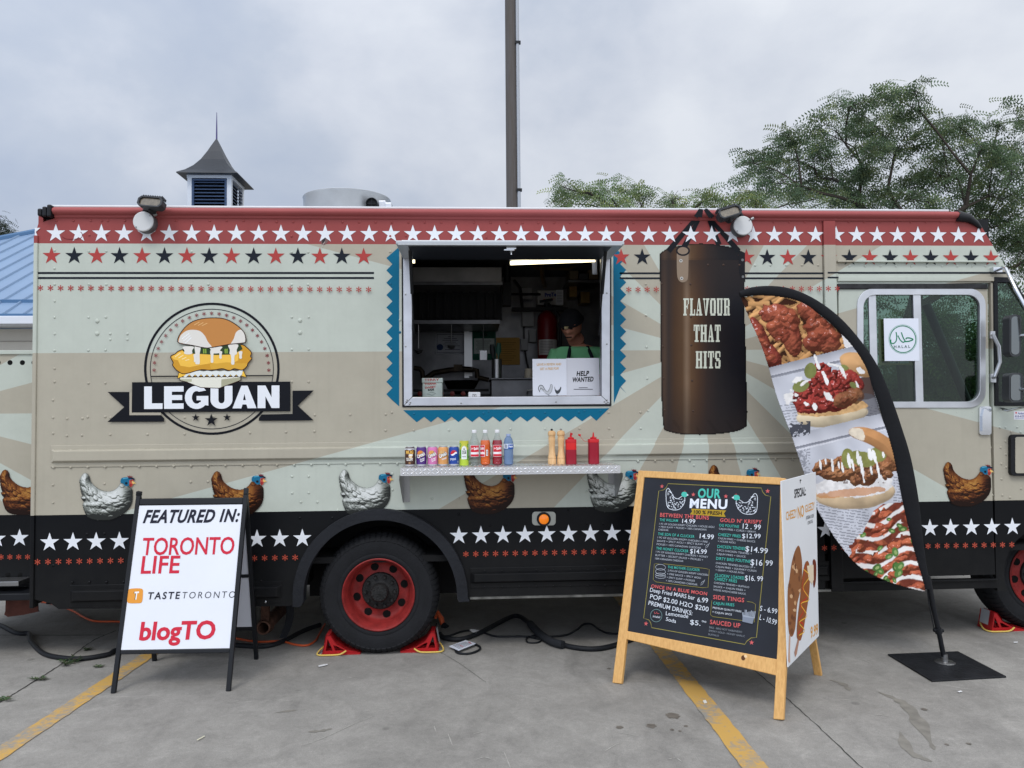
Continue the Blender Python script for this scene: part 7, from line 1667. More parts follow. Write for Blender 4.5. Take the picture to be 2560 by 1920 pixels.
jaw = add(hp_(0.062, 0, -0.062), (0.05, 0.04), hd1); chin = add(hp_(0.084, 0, -0.098), (0.026, 0.022), jaw); nose = add(hp_(0.112, 0, -0.022), 0.014, hd1); ear = add(hp_(-0.01, 0.082, -0.012), (0.024, 0.013), hd1); ear2 = add(hp_(-0.01, -0.082, -0.012), (0.024, 0.013), hd1)
for s in (-1, 1):
    sh = add((s * 0.17, 0.0, hz0 - 0.23), 0.06, ch); el = add((s * 0.235, -0.05, hz0 - 0.5), 0.043, sh); wr = add((s * 0.12, -0.29, hz0 - 0.58), 0.028, el); pm = add((s * 0.09, -0.36, hz0 - 0.6), (0.036, 0.016), wr)
    for k in range(4):
        o_ = Vector((s * (0.115 - 0.021 * k), -0.395, hz0 - 0.602)); L_ = (0.06, 0.07, 0.066, 0.05)[k]; f_ = add(o_, 0.0095, pm); f2 = add(o_ + Vector((0, -L_ * .55, -0.012)), 0.0085, f_); add(o_ + Vector((0, -L_ * .85, -0.038)), 0.0075, f2)
    th_ = add((s * 0.055, -0.345, hz0 - 0.61), 0.011, pm); add((s * 0.035, -0.385, hz0 - 0.625), 0.009, th_)
    hp = add((s * 0.085, 0.1, 0.8), 0.09, pel); kn = add((s * 0.1, 0.07, 0.46), 0.06, hp); an = add((s * 0.1, 0.1, 0.08), 0.042, kn); add((s * 0.11, -0.06, 0.035), 0.035, an)
skin('body', body_pts, ed, rad, SK, cook_)
# t-shirt, apron, cap, trousers
tp = [(0.02, 0.1, 0.9), (0.02, 0.09, 1.02), (0.01, 0.05, 1.2), (0, 0, hz0 - 0.27), (-0.01, -0.015, hz0 - 0.175), (-0.18, 0, hz0 - 0.235), (0.18, 0, hz0 - 0.235), (-0.235, -0.03, hz0 - 0.42), (0.235, -0.03, hz0 - 0.42)]
skin('t_shirt', tp, [(0, 1), (1, 2), (2, 3), (3, 4), (3, 5), (3, 6), (5, 7), (6, 8)], [(0.17, 0.13), (0.165, 0.125), (0.18, 0.13), (0.185, 0.13), (0.075, 0.07), 0.078, 0.078, 0.07, 0.07], mat('mint_green_cotton', (128, 204, 148), 0.85, bump=1.0, bscale=9), cook_)
APR = mat('navy_apron', (24, 27, 38), 0.8)
mb = MB(); n = 14; vs = []; rows = [(hz0 - 0.33, 0.11, -0.15), (hz0 - 0.42, 0.13, -0.15), (1.05, 0.19, -0.09), (0.9, 0.2, -0.06), (0.55, 0.2, -0.06)]
for z_, hw, y_ in rows:
    for j in range(n + 1): u = -1 + 2 * j / n; vs.append((u * hw, y_ + 0.06 * u * u - 0.005, z_))
mb.add(vs, [(i * (n + 1) + j, (i + 1) * (n + 1) + j, (i + 1) * (n + 1) + j + 1, i * (n + 1) + j + 1) for i in range(len(rows) - 1) for j in range(n)], smooth=True)
for s in (-1, 1): mb.tube([(s * 0.1, -0.15, hz0 - 0.34), (s * 0.09, -0.125, hz0 - 0.25), (s * 0.07, -0.06, hz0 - 0.175), (s * 0.05, 0.03, hz0 - 0.165)], 0.014, 8)
o = mb.build('apron', APR); o.parent = cook_; sd_ = o.modifiers.new('thickness', 'SOLIDIFY'); sd_.thickness = 0.006
skin('trousers', [(0.02, 0.1, 0.9), (-0.085, 0.1, 0.8), (0.085, 0.1, 0.8), (-0.1, 0.07, 0.46), (0.1, 0.07, 0.46), (-0.1, 0.1, 0.12), (0.1, 0.1, 0.12)], [(0, 1), (0, 2), (1, 3), (2, 4), (3, 5), (4, 6)], [(0.165, 0.125), 0.105, 0.105, 0.075, 0.075, 0.06, 0.06], mat('dark_trousers', (36, 38, 44), 0.85), cook_)
mb2 = MB(); mb2.sphere((0, 0, 0), 1.0, 24, 14)
mb3 = MB(); ff_ = [f for f in mb2.f if min(mb2.v[i][2] for i in f) > -0.001]
capp = lambda x, y, z: hp_(-0.008 + y * 0.108, x * 0.097, 0.028 + z * 0.098 - 0.012 * y)
mb3.add([capp(*v) for v in mb2.v], ff_, smooth=True)
mb3.tube([capp(math.cos(t) * 1.01, math.sin(t) * 1.01, 0.02) for t in np.linspace(0, 2 * math.pi, 25)], 0.008, 8, caps=False)
mb3.add([capp(0.8 * math.cos(t) * (1 if r < .5 else .9), -0.9 - r * 0.7 * math.sin(t), -0.02 - 0.3 * r) for r in (0.0, 1.0) for t in np.linspace(0.1, math.pi - 0.1, 10)], [(j, 10 + j, 11 + j, j + 1) for j in range(9)], smooth=True)
o = mb3.build('cap', mat('black_cap', (20, 21, 26), 0.85)); o.parent = cook_
mb = MB(); mb.tube([capp(0.15, 1.04, 0.06), capp(-0.15, 1.04, 0.06)], 0.012, 8); o = mb.build('cap_strap', mat('cap_strap_tan', (186, 170, 130), 0.6)); o.parent = cook_
mb = MB(); [mb.sphere(hp_(0.092, s * 0.032, 0.006), 0.011, 8, 6, (1.2, .6, .5)) for s in (-1, 1)]
for s in (-1, 1): mb.tube([hp_(0.092, s * 0.05, 0.022), hp_(0.1, s * 0.02, 0.022)], 0.004, 6)
mb.tube([hp_(0.094, -0.024, -0.062), hp_(0.104, 0, -0.06), hp_(0.094, 0.024, -0.062)], 0.005, 6)
o = mb.build('face_features', mat('dark_hair', (30, 22, 20), 0.6)); o.parent = cook_

# ------------------------------------------------------------------ signs in the cab window
def d_halal(p):
    gr = (24, 124, 88); c = p.fr.p(2257, 848)
    def ringp(r, w_, col): p.line([(c[0] + r * math.cos(t), c[1] + r * math.sin(t)) for t in np.linspace(0, 2 * math.pi, 60)], w_, col, True)
    ringp(0.091, 0.006, gr); ringp(0.099, 0.002, (90, 160, 130))
    z = T(1920, 480, 0.28933)
    p.pxline([z(*q) for q in smooth_path([(1060, 1275), (1062, 1300), (1080, 1310), (1105, 1290), (1112, 1250), (1106, 1210)], 5)], [3.2] * 6 + [2.6] * 20, gr)
    p.pxline([z(*q) for q in smooth_path([(1122, 1240), (1140, 1275), (1165, 1298), (1185, 1290)], 5)], 2.8, gr); p.pxline([z(*q) for q in smooth_path([(1152, 1212), (1164, 1250), (1185, 1290)], 5)], 2.8, gr)
    p.pxline([z(*q) for q in smooth_path([(1180, 1292), (1215, 1290), (1252, 1275), (1225, 1262), (1198, 1262), (1190, 1272)], 5)], 3.0, gr)
    p.ptext('HALAL', z(1088, 1348), z(1228, 1346), 22 * 0.2893, (52, 92, 82), space=1.5, bold=0.015)
hs = sheet('halal_sign', 2212, 796, 2296, 902.5, -0.012, (222, 226, 236), 'white HALAL sign with a green ring stuck on the cab window', 'sign', d_halal)
def d_hours(p):
    z = T(1920, 480, 0.28933)
    for i, s in enumerate(('A', 'W', 'T', 'F', 'S', 'SUN')): p.ptext(s, z(986, 1258 + (0 if i == 0 else 34 + 37 * i)), z(1006 if i < 5 else 1030, 1258 + (0 if i == 0 else 34 + 37 * i)), 5.5, (40, 34, 28), bold=0.03)
    p.px([z(*q) for q in ((1056, 1455), (1130, 1455), (1130, 1480), (1056, 1480))], (226, 226, 226)); p.ptext('11 - 00', z(1062, 1478), z(1124, 1477), 5, (40, 40, 40), bold=0.03); p.px([z(*q) for q in ((1138, 1458), (1216, 1458), (1216, 1480), (1138, 1480))], (206, 214, 222))
sheet('cardboard_sign', 2198, 797, 2281, 912.5, 0.016, (176, 152, 116), 'brown cardboard opening hours sign behind the cab window glass', 'sign', d_hours)

# ------------------------------------------------------------------ wheel chocks, cables, litter
CRED = mat('red_plastic', (172, 30, 34), 0.4, var=0.06); ROPE = mat('yellow_rope', (214, 184, 96), 0.8)
def chock(x, y, d, label, back=False):
    t_ = thing('wheel_chock', (x, y, 0), label, 'wheel chock', 'red wheel chocks')
    mb = MB(); L_, Hh, wd_ = 0.25, 0.128, 0.15
    for yy in (0.012, wd_ / 2 - 0.005, wd_ - 0.022):
        fr_ = Frame((x, y + yy, 0), (1, 0, 0), (0, 0, 1)); ofs = lambda q: [(d * a, b) for a, b in q]
        m2 = MB(); m2.slab(fr_, ofs([(0, 0.01), (L_, 0.01), (L_ * .62, 0.034), (L_ * .36, 0.07), (L_ * .2, Hh), (L_ * .1, Hh)]), 0.0, -0.01, [ofs([(0.022, 0.024), (0.07, 0.024), (0.05, 0.07), (0.036, Hh - 0.024)]), ofs([(0.084, 0.024), (0.15, 0.024), (0.09, 0.056), (0.072, 0.06)])])
        mb.add([(a - x, b - y, c_) for a, b, c_ in m2.v], m2.f)
    mb.box((0 if d > 0 else -L_, 0.0, 0.0), (L_ if d > 0 else 0, wd_, 0.012))
    pts = [(L_, 0.012), (L_ * .62, 0.036), (L_ * .36, 0.072), (L_ * .2, Hh)]
    for (a, b), (c, e) in zip(pts, pts[1:]): f = [(0, 1, 2, 3)]; mb.add([(d * a, 0.004, b + .004), (d * a, wd_ - .004, b + .004), (d * c, wd_ - .004, e + .004), (d * c, 0.004, e + .004)], f)
    mb.add([(d * 0.002, 0.0, 0.012), (d * 0.002, wd_, 0.012), (d * L_ * .1, wd_, Hh), (d * L_ * .1, 0.0, Hh)], [(0, 1, 2, 3)]); mb.add([(d * L_ * .1, 0.004, Hh + .001), (d * L_ * .1, wd_ - .004, Hh + .001), (d * L_ * .2, wd_ - .004, Hh + .001), (d * L_ * .2, .004, Hh + .001)], [(0, 1, 2, 3)])
    local(mb.build('wedge', CRED, None), t_)
    mb = MB(); mb.tube(smooth_path([(d * 0.0, 0.12, 0.03), (-d * 0.03, 0.04, 0.012), (-d * 0.02, -0.015, 0.008), (d * 0.05, -0.025, 0.008), (d * 0.12, -0.02, 0.01), (d * 0.16, -0.012, 0.03)], 6), 0.0055, 8); local(mb.build('rope', ROPE), t_)
    if back: mb = MB(); mb.add([(-d * 0.004, 0.03, 0.04), (-d * 0.004, wd_ - .03, 0.04), (d * 0.014, wd_ - .03, 0.14), (d * 0.014, 0.03, 0.14)], [(0, 1, 2, 3)]); local(mb.build('sticker', mat('silver_sticker', (176, 178, 182), 0.5)), t_)
    return t_
p = G(803, 1641); chock(p.x, 0.05, 1, 'red wheel chock wedged under the rear tyre on its side near the tailpipe')
p = G(1096, 1632); chock(p.x, 0.06, -1, 'red wheel chock with silver sticker between the rear tyre and the cables', True)
p = G(2456, 1570); chock(p.x, 0.2, 1, 'red wheel chock under the front tyre near the flag base', True)
def cable(name, pts, r, m, label, cat='cable', par=None, z=None):
    P_ = [G(q[0], q[1], r + (q[2] if len(q) > 2 else 0)) for q in pts]
    mb = MB(); mb.tube(smooth_path([tuple(v) for v in P_], 8), r, 10); return tag(mb.build(name, m), label, cat)
CBL = mat('black_cable', (24, 26, 30), 0.6, bump=0.3, bscale=120)
ORC = mat('orange_cord', (206, 92, 52), 0.55)
cable('power_cable', [(-40, 1556), (0, 1563), (40, 1582), (68, 1583), (74, 1586), (80, 1606), (110, 1634), (160, 1645), (210, 1646), (270, 1636), (300, 1624), (420, 1620), (560, 1612), (650, 1616), (700, 1606), (760, 1576), (800, 1562)], 0.016, CBL, 'thick black power cable curving over the concrete behind the white sandwich board')
cable('power_cable', [(1100, 1585), (1112, 1595), (1150, 1598), (1190, 1586), (1230, 1566), (1270, 1545), (1295, 1540), (1320, 1555), (1360, 1590), (1400, 1609), (1440, 1619), (1490, 1622), (1540, 1612), (1600, 1590)], 0.017, CBL, 'thick black power cable winding from the rear tyre to behind the menu board')
mb = MB(); P_ = [G(*q, 0.03) for q in ((1326, 1560), (1350, 1585), (1380, 1604), (1408, 1612))]; mb.tube(smooth_path([tuple(v) for v in P_], 6), 0.027, 10); tag(mb.build('cable_sleeve', mat('braided_sleeve', (36, 38, 42), 0.8, bump=0.8, bscale=160)), 'braided black cable sleeve lying under the truck', 'cable sleeve')
cable('extension_cord', [(1092, 1560), (1096, 1585), (1120, 1590), (1150, 1580), (1175, 1576), (1200, 1578), (1235, 1590), (1280, 1591), (1400, 1590), (1440, 1575), (1458, 1561), (1478, 1560), (1500, 1575), (1530, 1584), (1600, 1580)], 0.007, CBL, 'thin black extension cord looping on the concrete beneath the truck')
cable('extension_cord', [(1290, 1590), (1320, 1592), (1348, 1598), (1356, 1592), (1340, 1588), (1318, 1595), (1320, 1606), (1345, 1606), (1356, 1598)], 0.006, CBL, 'small coiled loop of thin black cord beside the braided sleeve')
cable('orange_cord', [(90, 1503), (130, 1509), (180, 1526), (210, 1543), (240, 1553), (300, 1554), (400, 1560), (560, 1590), (640, 1604), (700, 1603), (740, 1612), (768, 1613), (788, 1602), (800, 1582), (812, 1560)], 0.0075, ORC, 'orange extension cord lying beneath the rear of the truck')
mb = MB(); a = G(1088, 1545, 0.06); mb.tube([a, a + Vector((0.02, 0.0, 0.04)), a + Vector((0.045, -0.02, -0.0)), a + Vector((0.055, -0.03, -0.04))], [0.014, 0.017, 0.02, 0.018], 10); o = tag(mb.build('cord_plug', ORC), 'orange cord plug joined to a black socket next to the chock', 'plug'); mb = MB(); b = a + Vector((0.06, -0.035, -0.045)); mb.tube([b, b + Vector((0.03, -0.02, -0.01))], [0.024, 0.02], 10); mb.build('socket', CBL, o)
def flat(name, pts, col, label, cat, z=0.006, deco=None):
    P_ = [G(*q, z) for q in pts]; n = len(P_); mb = MB(); mb.add([tuple(p + Vector((0, 0, 0.0016))) for p in P_] + [tuple(p) for p in P_], [tuple(range(n))[::-1], tuple(range(n, 2 * n))] + [(i, i + n, (i + 1) % n + n, (i + 1) % n) for i in range(n)][::1])
    o = mb.build(name, mat('paper_%d_%d_%d' % col, col, 0.7)); tag(o, label, cat)
    if deco: pr = Print(Frame(P_[0] + Vector((0, 0, 0.0016)), (1, 0, 0), (0, 1, 0)), base=0.0006); deco(pr); pr.build('printing', PAPER, o)
    return o
def d_tag(p):
    for i in range(9): p.px([(1131 + 6 * i * .62, 1612.5 - i * 0.9 + 0.2), (1133.5 + 6 * i * .62, 1612.2 - i * 0.9), (1150 + 6 * i * .62, 1622 - i * 1.5), (1148 + 6 * i * .62, 1622.5 - i * 1.5)], (140, 142, 150))
    p.px([(1170, 1604), (1177, 1607), (1179, 1609.5), (1171, 1606.5)], (180, 40, 50)); p.px([(1150, 1613), (1158, 1616), (1158, 1617.5), (1150, 1614.5)], (180, 60, 60))
flat('warning_tag', [(1122, 1616), (1147, 1627), (1184, 1612), (1190, 1609), (1164, 1600.5), (1158, 1603)], (206, 210, 220), 'white printed warning tag lying by the cables in front of the rear tyre', 'tag', 0.02, d_tag)
P_ = [G(*q, 0.008) for q in ((1136, 1620), (1144, 1632), (1172, 1634), (1196, 1626), (1200, 1618), (1188, 1610))]; mb = MB(); mb.tube(smooth_path([tuple(v) for v in P_], 8), 0.0075, 8); tag(mb.build('cord_end', CBL), 'short black cord end bent round under the white warning tag', 'cord')
flat('cable_label', [(1174, 1575), (1176, 1573), (1198, 1576), (1196, 1580), (1190, 1583), (1180, 1580)], (206, 208, 212), 'small white label wrapped on the thin black cord', 'label', 0.03)
flat('litter_scrap', [(796, 1664), (810, 1661), (819, 1660), (819, 1662), (808, 1665), (797, 1667)], (214, 214, 214), 'crumpled white paper scrap on the concrete below the rear tyre', 'litter')
flat('litter_scrap', [(492, 1850), (511, 1839.5), (512, 1841), (494, 1851)], (206, 202, 176), 'pale straw bit on the concrete in front of the sandwich board', 'litter')
flat('litter_scrap', [(2394, 1729), (2402, 1727), (2406, 1729), (2398, 1731)], (222, 222, 222), 'tiny white paper bit on the concrete in front of the flag base', 'litter')
flat('litter_scrap', [(1757, 1752), (1764, 1750), (1768, 1757), (1761, 1759)], (216, 214, 206), 'white fleck of paper on the yellow line before the menu board', 'litter')
flat('litter_scrap', [(2534, 1605), (2544, 1604.5), (2544, 1606.5), (2535, 1607)], (222, 222, 222), 'thin white scrap on the concrete before the front wheel chock', 'litter')
# weeds in the joint
WEED = colmat('weed_leaf', 0.8, 0.2)
def weed(px, py, r, n, label, seed):
    q = random.Random(seed); c = G(px, py); mb = MB()
    for i in range(n):
        a = q.uniform(0, 6.28); L_ = r * q.uniform(0.5, 1.1); d = Vector((math.cos(a), math.sin(a) * .6, q.uniform(0.05, 0.35))); s = Vector((-math.sin(a), math.cos(a), 0)) * 0.003; g_ = q.uniform(.7, 1.2)
        mb.add([c + d * L_ * t + s * k + Vector((0, 0, 0.003 - 0.03 * t * t * r)) for t in (0, 0.5, 1.0) for k in (-1, 1)], [(0, 1, 3, 2), (2, 3, 5, 4)], col=tuple(v * g_ for v in (0.05, 0.075, 0.03)))
        for j in range(4):
            t = 0.3 + 0.2 * j; p0 = c + d * L_ * t + Vector((0, 0, 0.004)); e = (s.normalized() * (1 if j % 2 else -1) + d * .6) * 0.022; mb.add([p0, p0 + e * .5 + d * .006, p0 + e, p0 + e * .5 - d * .006], [(0, 1, 2, 3)], col=tuple(v * g_ * q.uniform(.7, 1.4) for v in (0.055, 0.08, 0.035)))
    tag(mb.build('weed', WEED), label, 'weed', 'weeds in the concrete joint')
weed(164, 1661, 0.11, 16, 'widest green weed in the joint by the black cable', 1); weed(98, 1700, 0.05, 9, 'small weed tuft midway down the concrete joint', 2); weed(14, 1751, 0.06, 10, 'weed tuft in the joint closest to the picture edge', 3); weed(212, 1626, 0.05, 8, 'low weed in the joint beneath the truck corner', 4); weed(246, 1668, 0.03, 6, 'dry brown weed scrap beside the yellow line', 5)

# ------------------------------------------------------------------ utility pole
yp = 9.0; a, b = W(1289, 1200, yp), W(1293, -60, yp); a.z = 0
pole_ = thing('utility_pole', a, 'weathered wooden utility pole rising behind the truck roof', 'utility pole')
PW = woodmat('grey_pole_wood', (90, 86, 84), (14, 14, 0.7)); PW.node_tree.nodes['Principled BSDF'].inputs['Roughness'].default_value = 0.9
r_ = 17 / 1923 * 14.1; h_ = 13.5
mb = MB(); mb.tube([(0.0, 0, h_ * t) for t in np.linspace(0, 1, 12)], [r_ * (1.08 - 0.16 * t) for t in np.linspace(0, 1, 12)], 24); local(mb.build('shaft', PW), pole_)
cx_ = W(1298.5, 500, yp - 0.14).x - a.x; mb = MB(); mb.tube([(cx_, -r_ + 0.004, 0), (cx_ - 0.01, -r_ + 0.004, h_)], 0.03, 12); local(mb.build('conduit', mat('grey_conduit', (168, 172, 178), 0.5)), pole_)
mb = MB()
for z_ in (3.0, 5.6, 8.35, 10.6): mb.box((cx_ - 0.05, -r_ - 0.03, z_), (cx_ + 0.05, -r_ + 0.03, z_ + 0.05))
local(mb.build('conduit_clamp', BLACKM), pole_)

# ------------------------------------------------------------------ building with the blue roof and louvred cupola
YB = 7.0
bld = thing('blue_roof_building', (W(-100, 1023, YB).x, YB + 2, 0), 'low beige building with a blue standing seam roof and louvred cupola', 'building')
eL, eR = -17.0, 6.0; ez = W(40, 798, YB - 0.25).z
ROOF = mat('blue_metal_roof', (130, 154, 182), 0.4, 0.3, var=0.04, vscale=2); RDK = mat('blue_metal_trim', (78, 112, 148), 0.45, 0.2)
mb = MB(); mb.box((eL + 0.4, YB, 0), (eR - 0.4, YB + 9, ez - 0.12)); mb.build('wall', mat('beige_siding', (186, 182, 172), 0.7, var=0.05), bld)
mb = MB()
for i in range(14): z_ = 0.3 + i * 0.2; mb.box((eL + 0.4, YB - 0.012, z_), (eR - 0.4, YB - 0.0005, z_ + 0.012)) if z_ < ez - 0.2 else None
mb.build('siding_seams', mat('beige_siding_shade', (150, 146, 138), 0.8), bld)
mb = MB(); mb.box((eL, YB - 0.42, ez - 0.09), (eR, YB - 0.30, ez + 0.03)); mb.box((eL, YB - 0.30, ez - 0.10), (eR, YB + 0.1, ez - 0.07)); mb.build('gutter', mat('white_gutter', (214, 218, 226), 0.45), bld, bevel=0.01)
# lower skirt of the roof then the main slope; hips at both ends
y0 = YB - 0.34; z0 = ez + 0.06
lowZ = W(40, 757, YB + 0.1).z
pl_o = Vector((0, YB + 0.16, W(40, 752, YB + 0.16).z)); sl_ = math.tan(math.radians(27))
def rp(x, y): return Vector((x, y, pl_o.z + (y - pl_o.y) * sl_))
def onroof(px, py):
    d = ray(px, py); n = Vector((0, -sl_, 1)); t = (pl_o - EYE).dot(n) / d.dot(n); return EYE + d * t
h1, h2 = onroof(0, 598), onroof(87, 581)
hd_ = (h2 - h1); yr = onroof(372, 525.5).y
t_r = (yr - h1.y) / hd_.y; apex = h1 + hd_ * t_r; t_e = (pl_o.y - h1.y) / hd_.y; foot = h1 + hd_ * t_e
mb = MB(); mb.add([foot, (eR, pl_o.y, pl_o.z), (eR - 2, yr, apex.z), apex], [(0, 1, 2, 3)]); mb.add([(foot.x, pl_o.y, pl_o.z - .001), (foot.x - 0.3, yr + 6, pl_o.z), apex], [(0, 2, 1)])
mb.add([(foot.x - .2, y0, z0), (eR, y0, z0), (eR, YB + 0.1, lowZ), (foot.x - .1, YB + 0.1, lowZ)], [(0, 1, 2, 3)])
rf = mb.build('roof', ROOF, bld)
mb = MB()
x = foot.x - 4
while x < eR:
    for (ya, yb2) in ((pl_o.y, yr),):
        if x > foot.x:
            # stop the seam at the hip
            tt_ = (x - foot.x) / max(apex.x - foot.x, 1e-3); ye = min(yr, pl_o.y + tt_ * (yr - pl_o.y))
            if ye > pl_o.y + 0.1: a = rp(x, pl_o.y); b = rp(x, ye); mb.add([a + Vector((-.02, 0, .002)), a + Vector((.02, 0, .002)), b + Vector((.02, 0, .002)), b + Vector((-.02, 0, .002)), a + Vector((-.008, 0, .03)), a + Vector((.008, 0, .03)), b + Vector((.008, 0, .03)), b + Vector((-.008, 0, .03))], [(4, 5, 6, 7), (0, 4, 7, 3), (1, 2, 6, 5), (0, 1, 5, 4)])
            a = Vector((x, y0, z0)); b = Vector((x, YB + .1, lowZ)); mb.add([a + Vector((-.02, 0, .002)), a + Vector((.02, 0, .002)), b + Vector((.02, 0, .002)), b + Vector((-.02, 0, .002)), a + Vector((-.008, 0, .03)), a + Vector((.008, 0, .03)), b + Vector((.008, 0, .03)), b + Vector((-.008, 0, .03))], [(4, 5, 6, 7), (0, 4, 7, 3), (1, 2, 6, 5), (0, 1, 5, 4)])
    x += 0.3
mb.build('roof_seams', ROOF, rf)
mb = MB(); mb.box((foot.x - .2, YB + 0.1, lowZ - 0.02), (eR, YB + 0.17, pl_o.z + 0.012)); mb.box((foot.x - .25, y0 - 0.02, z0 - 0.1), (eR, y0, z0 + 0.01)); mb.tube([foot, apex], 0.07, 8); mb.tube([apex, Vector((eR - 2, yr, apex.z))], 0.07, 8); mb.build('roof_flashing', RDK, rf)
# cupola
yc = apex.y + 0.15; fcl, fcr = W(468, 500, yc).x, W(578, 500, yc).x; wcu = fcr - fcl; ztop_ = W(520, 445, yc).z; zbot = apex.z - 0.5; xm = (fcl + fcr) / 2
yc2 = yc + wcu
WT = mat('white_trim', (206, 210, 216), 0.5); LV = mat('navy_louvre', (54, 74, 104), 0.5)
mb = MB(); pw = wcu * 0.1
for x_, y_ in ((fcl, yc), (fcr - pw, yc), (fcl, yc2 - pw), (fcr - pw, yc2 - pw)): mb.box((x_, y_, zbot), (x_ + pw, y_ + pw, ztop_))
mb.box((fcl - .01, yc - .01, ztop_), (fcr + .01, yc2 + .01, ztop_ + 0.07)); mb.box((fcl + .02, yc + .02, zbot), (fcr - .02, yc2 - .02, zbot + 0.3)); cu = mb.build('cupola', WT, bld)
mb = MB(); mb.box((fcl + .12, yc + .12, zbot), (fcr - .12, yc2 - .12, ztop_)); mb.build('cupola_core', mat('hole_black', (6, 6, 6), 0.9), cu)
mb = MB(); nl = 12; zz0 = zbot + .3
for i in range(nl):
    z_ = zz0 + (ztop_ - .03 - zz0) * i / nl; dz = (ztop_ - zz0) / nl * .62
    for (a, b, c_, d_) in (((fcl + pw, yc + .01), (fcr - pw, yc + .01), (0, .07), 0), ((fcr - .01, yc + pw), (fcr - .01, yc2 - pw), (-.07, 0), 0)):
        (x0_, y0_), (x1_, y1_) = a, b; mb.add([(x0_, y0_, z_), (x1_, y1_, z_), (x1_ + c_[0], y1_ + c_[1], z_ + dz), (x0_ + c_[0], y0_ + c_[1], z_ + dz), (x0_, y0_, z_ + .016), (x1_, y1_, z_ + .016)], [(0, 1, 2, 3), (0, 1, 5, 4), (4, 5, 2, 3)])
mb.box((fcl + pw, yc - .004, zz0), (fcl + pw + .05, yc + .05, ztop_ - .02)); mb.box((fcr - pw - .05, yc - .004, zz0), (fcr - pw, yc + .05, ztop_ - .02)); mb.box((fcl + pw, yc - .005, ztop_ - .06), (fcr - pw, yc + .05, ztop_ - .0205))
mb.build('louvre_slats', LV, cu)
mb = MB(); tip = W(540, 348, (yc + yc2) / 2).z; hb_ = ztop_ + 0.07; ym = (yc + yc2) / 2; hw = wcu / 2 + 0.19; vs = []; pfc = [(1.0, 0.0), (0.99, 0.02), (0.78, 0.12), (0.58, 0.26), (0.40, 0.44), (0.24, 0.66), (0.1, 0.88), (0.02, 1.0)]
for f, t in pfc: vs += [(xm + sx_ * hw * f, ym + sy_ * hw * f, hb_ + (tip - hb_) * t) for sx_, sy_ in ((-1, -1), (1, -1), (1, 1), (-1, 1))]
mb.add(vs, [(i * 4 + j, i * 4 + (j + 1) % 4, i * 4 + 4 + (j + 1) % 4, i * 4 + 4 + j) for i in range(len(pfc) - 1) for j in range(4)] + [(0, 3, 2, 1)]); mb.build('cupola_roof', mat('charcoal_metal', (50, 53, 58), 0.45, 0.3, var=0.08), cu)
mb = MB(); mb.tube([(xm, ym, tip - .02), (xm, ym, W(540, 318, ym).z), (xm, ym, W(540, 281, ym).z)], [0.02, 0.016, 0.006], 8); mb.build('finial', mat('purple_grey_metal', (84, 78, 120), 0.5, 0.3), cu)

